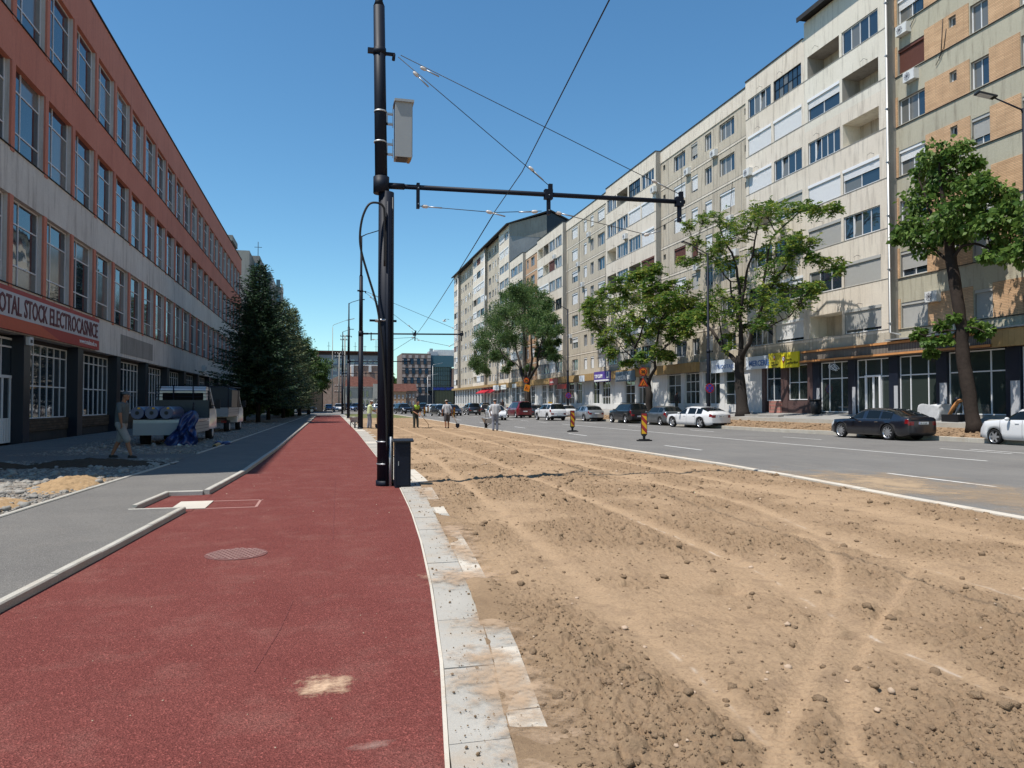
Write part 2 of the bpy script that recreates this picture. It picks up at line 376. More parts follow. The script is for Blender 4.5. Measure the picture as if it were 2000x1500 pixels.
# displaced gravel and sand bed between the paths
def patch_mesh(name, x0, x1, y0, y1, nx, ny, hfun, mat, kind='structure', thick=None):
    xs = np.linspace(0, 1, nx); ysn = np.linspace(0, 1, ny)
    U, V = np.meshgrid(xs, ysn, indexing='ij')
    Y = y0 + (y1 - y0) * V
    xa = np.vectorize(x0 if callable(x0) else (lambda y: x0))(Y); xb = np.vectorize(x1 if callable(x1) else (lambda y: x1))(Y)
    X = xa + (xb - xa) * U
    Z = hfun(X, Y)
    me = bpy.data.meshes.new(name); n = nx * ny
    me.vertices.add(n); me.vertices.foreach_set('co', np.stack([X, Y, Z], -1).reshape(-1))
    i = np.arange(nx - 1)[:, None] * ny + np.arange(ny - 1)[None, :]
    q = np.stack([i, i + ny, i + ny + 1, i + 1], -1).reshape(-1, 4)
    me.loops.add(q.size); me.loops.foreach_set('vertex_index', q.reshape(-1)); me.polygons.add(len(q))
    me.polygons.foreach_set('loop_start', np.arange(len(q)) * 4); me.update(calc_edges=True)
    me.polygons.foreach_set('use_smooth', np.ones(len(q), bool)); me.materials.append(MATS[mat])
    o = bpy.data.objects.new(name, me); COL.objects.link(o); o['kind'] = kind
    return o
patch_mesh('gravel', -9.15, lambda y: grey_l(y) - .12, 6, 22.3, 220, 420, lambda X, Y: -.01 + .07 * fbm(X, Y, .7, 3, 3) + .06 * fbm(X, Y, 9, 3, 5), 'gravel_bed', 'stuff')
patch_mesh('gravel', -9.0, lambda y: grey_l(y) - .12, 24.1, 100, 160, 900, lambda X, Y: -.01 + .07 * fbm(X, Y, .7, 3, 8) + .05 * fbm(X, Y, 7, 3, 9), 'gravel_bed', 'stuff')
def mound(cx, cy, rx, ry, h, rot, seed):
    def f(X, Y):
        c, s = math.cos(rot), math.sin(rot); a = ((X - cx) * c + (Y - cy) * s) / rx; b = (-(X - cx) * s + (Y - cy) * c) / ry
        d = np.clip(1 - np.sqrt(a * a + b * b) + .35 * (fbm(X, Y, 2.2, 3, seed) - .5), 0, 1)
        return -.02 + h * d ** .8 + .09 * fbm(X, Y, 9, 4, seed + 1, .65) * (d > 0)
    return f
plain('sand', (.36, .24, .13), .95, .1, var=.25, scale=14, bump=.7, bscale=70)
plain('dark_soil', (.07, .05, .035), .95, .1, var=.3, scale=14, bump=.7, bscale=60)
for (cx, cy, rx, ry, h, rot, mat, lab) in ((-4.75, 15.9, .6, 2.0, .16, .05, 'sand', 'low heap of yellow sand in the sun beside the grey footpath edge'),
                                      (-5.1, 12.6, .7, 1.4, .13, .0, 'sand', 'heap of yellow sand nearest the camera on the left edge of the grey path'),
                                      (-5.6, 20.3, 1.9, .9, .22, .1, 'dark_soil', 'dark brown heap of soil in the shade just in front of the walking man'),
                                      (-7.9, 20.0, 1.5, .8, .2, .0, 'dark_soil', 'dark heap of soil in the shade near the dark shop pillars')):
    o = patch_mesh('soil_heap', cx - rx * 1.3, cx + rx * 1.3, cy - ry * 1.3, cy + ry * 1.3, 90, 110, mound(cx, cy, rx, ry, h, rot, int(cy * 10)), mat)
    del o['kind']; tag(o, lab, 'soil heap', 'heaps of soil and sand on the left')

# kerbs: rows of precast stones with joints
def kerb(name, path, w, z0, z1, mat, seg=1.0, gap=.006, mb=None, chamfer=.012):
    own = mb is None; mb = mb or MB()
    pts = [Vector((*p, 0)) for p in path]
    for a, b in zip(pts, pts[1:]):
        L = (b - a).length; k = max(1, round(L / seg)); d = (b - a) / L; nrm = Vector((d.y, -d.x, 0))
        for i in range(k):
            p = a + d * (L * i / k + gap / 2); q = a + d * (L * (i + 1) / k - gap / 2)
            dz = random.uniform(-.004, .004)
            cr = [(0, z0), (0, z1 - chamfer), (chamfer, z1), (w - chamfer, z1), (w, z1 - chamfer), (w, z0)]
            vs = [(t + nrm * c[0] + Vector((0, 0, c[1] + dz))) for t in (p, q) for c in cr]
            n = len(cr); mb.raw(vs, [(j, (j + 1) % n, n + (j + 1) % n, n + j) for j in range(n)] + [tuple(range(n))[::-1], tuple(range(n, 2 * n))], mat)
    return struct(name, mb) if own else mb
NA, NB = 11.9, 13.75       # the notch in the left kerb around the service cover
path1 = [(red_l(y) - .085, y) for y in (-6, -3, 0, 3, 5, 6.47, 8.5, 10.2, 11.78)]
mb = MB()
kerb('', path1, .085, -.05, .075, 'kerb_concrete', mb=mb)
kerb('', [(-2.78, 12.1), (-2.66, 13.82)], .08, -.05, .085, 'kerb_concrete', mb=mb)
kerb('', [(-2.76, 11.86), (-2.08, 11.86)], .03, -.05, .062, 'kerb_concrete', mb=mb)
kerb('', [(-2.66, 13.9), (-2.05, 13.92)], .08, -.05, .085, 'kerb_concrete', mb=mb)
kerb('', [(red_l(y) - .10, y) for y in (13.9, 16, 18.07, 22, 26.5, 33, 40, 48, 58, 72.8, 99)], .10, -.05, .085, 'kerb_concrete', mb=mb)
struct('kerb', mb)
kerb('kerb', [(grey_l(y) - .10, y) for y in (-6, 2, 6, 11.38, 14, 16.99, 19, 21.2)], .08, -.05, .075, 'kerb_concrete')
kerb('kerb', [(grey_l(y) - .10, y) for y in (24.3, 30, 36, 43.6, 60, 85.9, 99)], .08, -.05, .075, 'kerb_concrete')
kerb('kerb', [(med_r(y) - .06, y) for y in (-6, -2, 2, 5, 8.13, 10.7, 12.5, 14, 16, 17.66, 20, 23.3, 30, 38.5, 55, 77.4, 95, 110)], .15, -.14, .045, 'pale_concrete')
kerb('kerb', [(kerb_r(y), y) for y in (-6, 4, 15, 20, 25.5, 30, 34.6, 36.3, 38, 44, 50, 56, 62, 80, 100, 130, 185)], .17, -.14, .10, 'kerb_concrete')
kerb('kerb', [(-60, 112), (-11, 111), (-3, 110.4), (9.2, 110.3)], .15, -.14, .04, 'kerb_concrete', seg=2)
plain('dusty_line', (.36, .2, .17), .9, .1)
# notch: red surfacing patch, white concrete cover, thin frame lines
mb = MB(); mb.face([(-2.69, 12.0, .004), (-1.9, 11.8, .004), (-1.9, 13.9, .004), (-2.6, 13.9, .004)], 'red_asphalt'); struct('path_patch', mb)
mb = MB(); mb.box((-2.24, 12.05, -.02), (-1.75, 12.95, .012), 'pale_concrete')
o = mb.build('service_cover'); tag(o, 'white concrete service cover set in the kerb notch of the red path', 'cover')
mb = MB()
for a, b in (((-1.75, 12.05), (-1.02, 12.09)), ((-1.75, 12.92), (-.98, 12.96)), ((-1.04, 12.09), (-1.0, 12.96))):
    mb.box((a[0], a[1], -.01), (b[0], b[1] + .012, .004), 'dusty_line')
tag(mb.build('drain_frame'), 'thin pale frame line of a covered drain in the red path beside the white cover', 'frame')
# manhole cover: dished ring plus raised lozenge pattern filled with dust
mb = MB(); c0 = (-.90, 8.37)
plain('dusty_iron', (.29, .17, .145), .8, .2, var=.4, scale=30)
plain('cast_cover', (.17, .07, .06), .7, .3, var=.4, scale=30, bump=.5, bscale=120)
n = 40; ring = [(c0[0] + .315 * math.cos(t * 2 * math.pi / n), c0[1] + .315 * math.sin(t * 2 * math.pi / n)) for t in range(n)]
mb.prism(ring, 'z', -.02, .006, 'cast_cover')
cov = mb.build('manhole_cover'); tag(cov, 'round cast manhole cover with dusty checker pattern in the red path', 'manhole cover')
mb = MB()
for i in range(-5, 6):
    for j in range(-5, 6):
        x, y = i * .056 + (.028 if j % 2 else 0), j * .056
        if math.hypot(x, y) < .285: mb.box((c0[0] + x - .019, c0[1] + y - .017, .0061), (c0[0] + x + .019, c0[1] + y + .017, .012), 'dusty_iron')
cov2 = mb.build('stud'); cov2.parent = cov; cov2['kind'] = 'stuff'
# slabs on the right of the red path
def slabs(name, lf, rf, ys_, z, mat, mat2, seed):
    rnd = random.Random(seed); mb = MB(); y = ys_[0]
    while y < ys_[1]:
        L = .98 if y < 40 else 2
        m = mat2 if rnd.random() < .14 else mat
        a, b = y + .005, y + L - .005; dz = rnd.uniform(-.003, .003)
        lo = [(lf(a) + .003, a), (rf(a) - .003, a), (rf(b) - .003, b), (lf(b) + .003, b)]
        mb.prism(lo, 'z', -.08, z + dz, m); y += L
    return struct(name, mb)
slabs('edging_slabs', red_r, slab_r, (-3.4, 99), .012, 'slab_concrete', 'pale_concrete', 3)
slabs('edging_slabs', slab_r, slab2_r, (-3.1, 99), .014, 'pale_concrete', 'slab_concrete', 5)
mb = MB()
for a, b in zip(ys, ys[1:]): mb.face([(red_r(a) - .022, a, .004), (red_r(a), a, .004), (red_r(b), b, .004), (red_r(b) - .022, b, .004)], 'pale_concrete')
struct('joint_line', mb)

# ---------------- earth strip: real relief
def band(X, Y, pts, w):
    xs = np.interp(Y, [p[1] for p in pts], [p[0] for p in pts]); m = (Y > pts[0][1] - .3) & (Y < pts[-1][1] + .5)
    return np.exp(-((X - xs) / w) ** 2) * m
TR = [([(3.62, 1.5), (3.62, 3.2), (3.6, 4.3), (3.77, 5.35), (3.95, 6.2), (4.17, 10.3), (4.4, 20), (4.6, 60)], .14),
      ([(1.95, 2.2), (2.06, 3.6), (2.13, 5.4), (2.3, 7.9), (2.96, 20), (3.3, 60)], .13),
      ([(5.55, 2.5), (5.5, 5), (5.72, 7.4), (6.4, 10.5), (6.37, 15.8), (6.4, 60)], .16),
      ([(7.6, 6), (7.8, 12), (7.9, 20), (7.7, 60)], .2),
      ([(1.88, 2.9), (2.55, 3.62), (3.08, 4.2), (3.7, 4.88), (4.8, 6.22), (5.5, 7.4)], .10),
      ([(2.3, 2.9), (2.9, 3.7), (3.66, 4.4), (4.8, 5.4), (5.6, 6.1)], .085)]
def worley(X, Y, s, prob, seed):
    """half-buried clods: domes of random size on a jittered grid"""
    rs = np.random.RandomState(seed); T = rs.rand(4, 512, 512); xi = np.floor(X / s).astype(int); yi = np.floor(Y / s).astype(int); out = np.zeros_like(X)
    for di in (-1, 0, 1):
        for dj in (-1, 0, 1):
            a, b = (xi + di) % 512, (yi + dj) % 512; px = (xi + di + .15 + .7 * T[0][a, b]) * s; py = (yi + dj + .15 + .7 * T[1][a, b]) * s
            r = s * (.18 + .34 * T[2][a, b]) * (T[3][a, b] < prob); d2 = ((X - px) ** 2 + (Y - py) ** 2) / (r * r + 1e-9)
            out = np.maximum(out, np.sqrt(np.clip(1 - d2, 0, 1)) * r)
    return out
def soil_fields(X, Y):
    tr = np.zeros_like(X)
    for pts, w in TR: tr = np.maximum(tr, band(X, Y, pts, w))
    dist = np.clip(1 - tr, 0, 1)
    big = fbm(X, Y, .45, 3, 21) - .5; mid = fbm(X, Y, 2.1, 4, 33) - .5
    rough = np.clip(fbm(X, Y, .8, 3, 55) * 2.4 - .52, .22, 1) * dist
    fine = fbm(X, Y, 11, 4, 71, .62) - .5
    bil = 1 - np.abs(fbm(X, Y, 17, 3, 91, .6) * 2 - 1)
    cl = np.zeros_like(X)
    for sc_, pr_, sd_ in ((.15, .45, 1), (.085, .6, 2), (.055, .5, 3)):
        cl = np.maximum(cl, worley(X, Y, sc_, pr_, sd_))
    z = cl * np.clip(rough * 1.25, .10, 1) * .62 + .02 + big * .03 + mid * .034 + rough * (fine * .062 + (bil - .6) * .034) - tr * .018
    # broom / rake ripples across the levelled part
    z += .004 * np.sin((X * .35 + Y) * 21 + 3 * fbm(X, Y, 1.5, 2, 5)) * (1 - rough)
    for (hx, hy, hr, hd) in ((3.32, 5.72, .16, .14), (4.1, 5.35, .07, .05), (7.2, 7.6, .11, .07), (6.95, 7.25, .07, .05), (3.45, 4.35, .06, .05), (2.55, 6.0, .06, .04), (4.6, 4.15, .06, .05), (5.3, 4.1, .09, .06), (6.6, 8.1, .06, .05)):
        d2 = ((X - hx) ** 2 + ((Y - hy) * 1.4) ** 2) / hr ** 2
        z += -hd * np.exp(-d2) + hd * .45 * np.exp(-((X - hx) ** 2 + ((Y - hy - hr * 1.1)) ** 2) / (hr * .9) ** 2)
    tt = np.maximum(band(X, Y, *TR[4]), band(X, Y, *TR[5])); z += .007 * np.sin((Y * 1.2 + X * .5) * 85) * (tt > .35)
    edge = np.clip((X - np.interp(Y, EY, EL)) / .30, 0, 1); edge2 = np.clip((np.interp(Y, EY, ER) - X) / .25, 0, 1)
    ov = fbm(X, Y, 1.6, 4, 44)
    z = z * np.minimum(edge, edge2) + (.004 + .085 * np.clip(ov * 2 - .85, -.6, 1)) * (1 - edge)
    z = np.where(edge2 < 1, z * 1.0 - .0 * z + .01 * (1 - edge2), z)
    return z, tr, rough
EY = [-6, 1.5, 3.14, 4.0, 4.64, 7.08, 8.75, 11.4, 15.2, 40, 77, 110]
EL = [slab2_r(y) for y in EY]; ER = [med_r(y) - .06 for y in EY]
def soil_strip():
    ysr = [1.6]
    while ysr[-1] < 78: ysr.append(ysr[-1] + max(.0075, ysr[-1] * .0036))
    ysr = np.array(ysr); nx = 1150; t = np.linspace(0, 1, nx)
    L = np.interp(ysr, EY, EL) - .20; Rr = np.interp(ysr, EY, ER) - .002
    X = L[None, :] + (Rr - L)[None, :] * t[:, None]; Y = np.repeat(ysr[None, :], nx, 0); ny = len(ysr)
    Z, tr, rough = soil_fields(X, Y)
    me = bpy.data.meshes.new('earth_strip'); me.vertices.add(nx * ny); me.vertices.foreach_set('co', np.stack([X, Y, Z], -1).reshape(-1))
    i = np.arange(nx - 1)[:, None] * ny + np.arange(ny - 1)[None, :]
    q = np.stack([i, i + ny, i + ny + 1, i + 1], -1).reshape(-1, 4)
    me.loops.add(q.size); me.loops.foreach_set('vertex_index', q.reshape(-1)); me.polygons.add(len(q)); me.polygons.foreach_set('loop_start', np.arange(len(q)) * 4)
    me.update(calc_edges=True); me.polygons.foreach_set('use_smooth', np.ones(len(q), bool))
    lm = np.maximum(band(X, Y, [(3.59, 3.0), (3.61, 4.3), (3.78, 5.35), (3.97, 6.2), (4.1, 9.5)], .014), band(X, Y, [(2.0, 3.2), (2.07, 3.6), (2.14, 4.1)], .011)); lm = np.maximum(lm, .5 * band(X, Y, [(5.5, 4.6), (5.6, 6), (5.72, 7.4), (6.1, 9)], .016)); lm = .5 * lm * np.clip(fbm(X, Y, 6, 3, 77) * 4 - 1.7, 0, 1); a2 = me.attributes.new('lime', 'FLOAT', 'POINT'); a2.data.foreach_set('value', lm.reshape(-1).astype(np.float32))
    at = me.attributes.new('loose', 'FLOAT', 'POINT'); at.data.foreach_set('value', (rough).reshape(-1).astype(np.float32))
    m, n, l, b = nodes('loose_earth', .95, .08)
    a = n.new('ShaderNodeAttribute'); a.attribute_name = 'loose'
    g = n.new('ShaderNodeNewGeometry')
    def noise(sc, det=5, ro=.65):
        x = n.new('ShaderNodeTexNoise'); x.inputs['Scale'].default_value = sc; x.inputs['Detail'].default_value = det; x.inputs['Roughness'].default_value = ro; l.new(g.outputs['Position'], x.inputs['Vector']); return x.outputs['Fac']
    def mix(f, A, B):
        x = n.new('ShaderNodeMix'); x.data_type = 'RGBA'; l.new(f, x.inputs['Factor'])
        for s_, v in (('A', A), ('B', B)):
            if isinstance(v, tuple): x.inputs[s_].default_value = (*v, 1)
            else: l.new(v, x.inputs[s_])
        return x.outputs['Result']
    def rng(i_, a_, c_, lo=0., hi=1.):
        r = n.new('ShaderNodeMapRange'); r.inputs[1].default_value = a_; r.inputs[2].default_value = c_; r.inputs[3].default_value = lo; r.inputs[4].default_value = hi; l.new(i_, r.inputs[0]); return r.outputs[0]
    c = mix(rng(a.outputs['Fac'], 0, .75), (.42, .29, .178), (.275, .187, .113))
    c = mix(rng(noise(1.1), .4, .7, 0, .5), c, (.34, .238, .15)); c = mix(rng(noise(45, 3), .45, .8, 0, .65), c, (.15, .10, .066)); c = mix(rng(noise(2.6, 6), .54, .70, 0, .5), c, (.19, .130, .086))
    a2_ = n.new('ShaderNodeAttribute'); a2_.attribute_name = 'lime'; c = mix(a2_.outputs['Fac'], c, (.60, .52, .44))
    l.new(c, b.inputs['Base Color'])
    bp = n.new('ShaderNodeBump'); bp.inputs['Strength'].default_value = .9; bp.inputs['Distance'].default_value = .012
    l.new(noise(95, 6, .75), bp.inputs['Height']); l.new(bp.outputs['Normal'], b.inputs['Normal'])
    me.materials.append(m)
    o = bpy.data.objects.new('earth_strip', me); COL.objects.link(o); o['kind'] = 'structure'
soil_strip()
def rocks(name, n, xr, yr, sz, mat, seed, zf, dens=None, kind='stuff', sub=2):
    rs = np.random.RandomState(seed)
    bm = bmesh.new(); bmesh.ops.create_icosphere(bm, subdivisions=sub, radius=1); V = np.array([v.co[:] for v in bm.verts]); F = np.array([[v.index for v in f.verts] for f in bm.faces]); bm.free()
    u = rs.rand(n); Y = yr[0] * (yr[1] / yr[0]) ** u
    X = np.array([(xr(y)[0] + (xr(y)[1] - xr(y)[0]) * rs.rand()) for y in Y])
    if dens is not None:
        keep = rs.rand(n) < dens(X, Y); X, Y = X[keep], Y[keep]; n = len(X)
    s = sz[0] * (1 - rs.rand(n)) ** (-1 / sz[2]); s = np.minimum(s, sz[1]) * np.clip(Y / 9, 1, 1.5)
    Z = zf(X, Y)
    allv = []; 
    shapes = []
    for k in range(24):
        d = 1 + .48 * (rs.rand(len(V)) - .5) * 1.3; low = V @ (rs.randn(3) * .22)
        shapes.append(V * (d + low)[:, None] * np.array([1, .7 + rs.rand() * .5, .55 + rs.rand() * .35]))
    for k in range(n):
        a = rs.rand() * 6.283; c, s_ = math.cos(a), math.sin(a); P = shapes[k % 24] * s[k]
        allv.append(np.stack([P[:, 0] * c - P[:, 1] * s_ + X[k], P[:, 0] * s_ + P[:, 1] * c + Y[k], P[:, 2] + Z[k] + s[k] * .25], -1))
    co = np.concatenate(allv); q = (F[None] + (np.arange(n) * len(V))[:, None, None]).reshape(-1, 3)
    me = bpy.data.meshes.new(name); me.vertices.add(len(co)); me.vertices.foreach_set('co', co.reshape(-1)); me.loops.add(q.size); me.loops.foreach_set('vertex_index', q.reshape(-1))
    me.polygons.add(len(q)); me.polygons.foreach_set('loop_start', np.arange(len(q)) * 3); me.update(calc_edges=True)
    me.materials.append(MATS[mat])
    o = bpy.data.objects.new(name, me); COL.objects.link(o)
    return tag(o, kind=kind)
plain('clod', (.25, .172, .108), .95, .08, var=.3, scale=25, bump=.8, bscale=160)
plain('pebble', (.42, .31, .22), .85, .2, var=.25, scale=20)
plain('stone', (.27, .25, .22), .85, .2, var=.35, scale=12, bump=.4)
mx_ = lambda y: (np.interp(y, EY, EL) - .05, min(np.interp(y, EY, ER) - .1, .2 + y * 1.55 + 1.5))
rocks('soil_clods', 48000, mx_, (1.9, 26), (.0036, .011, 2.6), 'clod', 5, lambda X, Y: soil_fields(X, Y)[0], lambda X, Y: soil_fields(X, Y)[2] ** 1.8 + .03, sub=1)
rocks('soil_clods', 8000, mx_, (1.9, 34), (.007, .034, 2.5), 'clod', 7, lambda X, Y: soil_fields(X, Y)[0] - .002, lambda X, Y: .08 + soil_fields(X, Y)[2])
rocks('pebbles', 260, mx_, (2, 25), (.006, .022, 2.3), 'pebble', 6, lambda X, Y: soil_fields(X, Y)[0])
rocks('soil_crumbs', 700, lambda y: (red_r(y) + .03, slab2_r(y)), (1.9, 16), (.0022, .011, 2.2), 'clod', 9, lambda X, Y: X * 0 + .018)
rocks('path_grit', 90, lambda y: (red_l(y) + .1, red_r(y) - .05), (2.5, 20), (.003, .007, 3.), 'pebble', 19, lambda X, Y: X * 0)
rocks('gravel_stones', 5200, lambda y: (-8.9, grey_l(y) - .15), (9, 22), (.010, .05, 2.4), 'stone', 12, lambda X, Y: X * 0 + .045)
rocks('gravel_stones', 2600, lambda y: (-8.6, grey_l(y) - .15), (24.6, 70), (.012, .05, 2.4), 'stone', 13, lambda X, Y: X * 0 + .04)
# tyre scuffs on the red path
plain('tyre_mark', (.15, .045, .04), .9, .15, var=.5, scale=40)
def scuff(pts, w, gapp, seed):
    rs = random.Random(seed); mb = MB(); n = 60
    for k in range(n):
        if rs.random() < gapp * .3: continue
        a, b = k / n, (k + .9) / n; p = Vector((lerp([(i / (len(pts) - 1), q[0]) for i, q in enumerate(pts)], a), lerp([(i / (len(pts) - 1), q[1]) for i, q in enumerate(pts)], a), .0035)); q = Vector((lerp([(i / (len(pts) - 1), q[0]) for i, q in enumerate(pts)], b), lerp([(i / (len(pts) - 1), q[1]) for i, q in enumerate(pts)], b), .0035))
        ww = w * rs.uniform(.75, 1); mb.face([(p.x - ww, p.y, p.z), (p.x + ww, p.y, p.z), (q.x + ww, q.y, q.z), (q.x - ww, q.y, q.z)], 'tyre_mark')
    return tag(mb.build('tyre_scuff'), kind='stuff')
scuff([(-.40, 4.7), (-.3, 5.5), (-.24, 6.3)], .005, .3, 1); scuff([(.1, 9), (.15, 12), (.22, 16)], .008, .45, 3); 
# sand spilt on asphalt: thin irregular films
def film(name, cx, cy, rx, ry, mat, z, seed, thin=.5):
    rs = random.Random(seed); m = bpy.data.materials.new(name); m.use_nodes = True; n = m.node_tree.nodes; l = m.node_tree.links; b = n['Principled BSDF']; b.inputs['Roughness'].default_value = .95
    b.inputs['Base Color'].default_value = (*mat, 1)
    g = n.new('ShaderNodeNewGeometry'); nz = n.new('ShaderNodeTexNoise'); nz.inputs['Scale'].default_value = 2.2 / max(.3, min(rx, ry)); nz.inputs['Detail'].default_value = 9; nz.inputs['Roughness'].default_value = .75
    l.new(g.outputs['Position'], nz.inputs['Vector'])
    sb = n.new('ShaderNodeVectorMath'); sb.operation = 'SUBTRACT'; sb.inputs[1].default_value = (cx, cy, z); l.new(g.outputs['Position'], sb.inputs[0])
    dv = n.new('ShaderNodeVectorMath'); dv.operation = 'MULTIPLY'; dv.inputs[1].default_value = (1 / rx, 1 / ry, 0); l.new(sb.outputs[0], dv.inputs[0])
    ln = n.new('ShaderNodeVectorMath'); ln.operation = 'LENGTH'; l.new(dv.outputs[0], ln.inputs[0])
    s1 = n.new('ShaderNodeMath'); s1.operation = 'SUBTRACT'; s1.inputs[0].default_value = 1.; l.new(ln.outputs['Value'], s1.inputs[1])
    ad = n.new('ShaderNodeMath'); ad.operation = 'MULTIPLY_ADD'; ad.inputs[1].default_value = 3.2; l.new(nz.outputs['Fac'], ad.inputs[0]); l.new(s1.outputs[0], ad.inputs[2])
    mr = n.new('ShaderNodeMapRange'); mr.inputs[1].default_value = 1.62; mr.inputs[2].default_value = 2.55; mr.inputs[4].default_value = thin; l.new(ad.outputs[0], mr.inputs[0])
    l.new(mr.outputs[0], b.inputs['Alpha'])
    mb = MB(); mb.face([(cx - rx * 1.2, cy - ry * 1.2, z), (cx + rx * 1.2, cy - ry * 1.2, z), (cx + rx * 1.2, cy + ry * 1.2, z), (cx - rx * 1.2, cy + ry * 1.2, z)], m)
    return tag(mb.build(name), kind='stuff')
film('spilt_sand', 11.6, 13.3, 2.0, 3.6, (.42, .30, .185), -.094, 1, .8)
film('spilt_sand', 12.0, 9.0, 2.2, 3.0, (.42, .30, .185), -.0935, 21, .45)
film('spilt_sand', 10.35, 20.5, .7, 8, (.46, .33, .2), -.095, 2, .8)
film('spilt_sand', 10.3, 36, .8, 12, (.44, .36, .27), -.095, 3, .6)
film('spilt_sand', 0.02, 4.38, .17, .17, (.55, .37, .24), .004, 4, .95)
film('spilt_sand', .22, 3.55, .12, .05, (.42, .27, .22), .004, 5, .5)
film('spilt_sand', 1.0, 4.15, .32, .75, (.40, .28, .18), .026, 6, .9)
film('spilt_sand', 1.2, 5.3, .3, .35, (.40, .28, .18), .027, 7, .8)
film('spilt_sand', 1.25, 6.7, .36, .45, (.41, .285, .185), .028, 8, .95)
film('spilt_sand', 1.55, 9.2, .25, 1.2, (.41, .285, .185), .029, 9, .8)
film('spilt_sand', 1.02, 3.2, .3, .5, (.40, .28, .18), .030, 31, .8)
film('spilt_sand', 1.45, 7.8, .22, .7, (.40, .28, .18), .0305, 32, .9)
film('spilt_sand', 1.75, 13, .25, 1.6, (.40, .28, .18), .031, 33, .8)
film('spilt_sand', -6.6, 13.5, 1.6, 3.0, (.62, .58, .5), .115, 10, .8)
# road markings
plain('road_paint', (.62, .61, .58), .7, .3, var=.2, scale=5)
mb = MB()
def mark(x0, y0, x1, y1, w=.12):
    d = Vector((x1 - x0, y1 - y0, 0)).normalized(); nn = Vector((d.y, -d.x, 0)) * w / 2
    a, b = Vector((x0, y0, -.095)), Vector((x1, y1, -.095)); mb.face([a - nn, b - nn, b + nn, a + nn][::-1], 'road_paint')
mark(18.78, 17.7, 18.62, 27.8); mark(18.62, 27.8, 18.5, 57)
for y in np.arange(61, 110, 6): mark(18.5, y, 18.5, y + 3)
mark(18.79, -3, 18.77, 16.4)
for y in np.arange(-6, 110, 12.05): mark(13.2 - .002 * y, y + 6.2, 13.2 - .002 * y, y + 9.2)
for y in np.arange(17, 110, 9.8): mark(22.25, y + 3, 22.25, y + 6)
for y in (20.0, ): mark(22.9, y, 23.0, y + 2.4)
struct('road_markings', mb)
# right-hand verge and raised pavement
VZ = curve([(0, .09), (1.7, .42), (2.0, .62)])
mb = MB(); yv = [-6] + list(np.arange(2, 186, 2.))
for a, b in zip(yv, yv[1:]):
    for t0, t1 in ((.17, .9), (.9, 1.9)):
        P = lambda y, t: (kerb_r(y) + t, y, .09 + (t - .17) * .20)
        mb.face([P(a, t0), P(a, t1), P(b, t1), P(b, t0)], 'verge_earth')
    X2 = lambda y: kerb_r(y) + 1.9
    mb.face([(X2(a), a, .436), (X2(a), a, .66), (X2(b), b, .66), (X2(b), b, .436)], 'kerb_concrete')
struct('verge', mb)
mb = MB()
for a, b in zip(yv, yv[1:]): mb.face([(kerb_r(a) + 1.9, a, .66), (31.3, a, .98), (31.3, b, .98), (kerb_r(b) + 1.9, b, .66)], 'paving')
struct('pavement', mb)
rocks('verge_litter', 2600, lambda y: (kerb_r(y) + .2, kerb_r(y) + 1.85), (20, 75), (.012, .05, 2.4), 'clod', 31, lambda X, Y: .09 + (X - np.array([kerb_r(y) for y in Y]) - .17) * .20)
# ================================================================== BUILDINGS
stained('red_render', (.60, .225, .155), (.66, .26, .18), (.32, .12, .085), .5, .4, thr=.52)
stained('grey_render', (.64, .60, .54), (.74, .70, .63), (.24, .20, .17), .65, .5, thr=.5)
stained('reveal_render', (.58, .56, .53), (.64, .62, .59), (.2, .2, .2), .5, .3)
stained('cream_render', (.68, .60, .495), (.75, .675, .565), (.30, .25, .20), .75, .45, thr=.5)
stained('white_render', (.67, .62, .52), (.74, .69, .59), (.33, .29, .24), .75, .5, thr=.52)
stained('greige_render', (.49, .43, .34), (.55, .485, .385), (.20, .17, .13), .8, .6, thr=.5)
stained('sand_render', (.42, .39, .30), (.48, .445, .34), (.18, .155, .12), .75, .5, thr=.51)
stained('orange_render', (.46, .29, .18), (.52, .33, .21), (.35, .22, .15), .4, .3)
stained('concrete', (.30, .28, .25), (.37, .35, .31), (.12, .11, .10), .6, .4)
stained('dark_plinth', (.05, .045, .045), (.075, .07, .065), (.03, .03, .03), .6, .3)
stained('white_wall', (.68, .67, .64), (.74, .73, .7), (.45, .42, .38), .45, .3)
stained('tower_gable', (.30, .30, .30), (.36, .36, .36), (.2, .2, .2), .5, .5)
stained('roof_felt', (.035, .035, .038), (.05, .05, .05), (.02, .02, .02), .5, .3)
brickmat('clinker', (.84, .54, .32), (.68, .42, .24), (.46, .32, .2), .9, .075, 'Y', .014, .6)
brickmat('stone_base', (.12, .085, .06), (.18, .13, .09), (.05, .045, .04), .4, .12, 'Y', .01, .6)
brickmat('old_brick', (.42, .22, .15), (.52, .33, .24), (.5, .42, .35), .5, .2, 'X', .03, .3)
brickmat('roof_tile', (.17, .078, .062), (.13, .06, .05), (.12, .05, .03), .3, .35, 'X', .03, .4)
brickmat('pink_block', (.55, .24, .2), (.5, .2, .17), (.42, .25, .2), 2.4, .22, 'Y', .06, .5)
brickmat('corrugated', (.34, .29, .24), (.28, .24, .2), (.12, .1, .09), .11, 3., 'Y', .02, 1.)

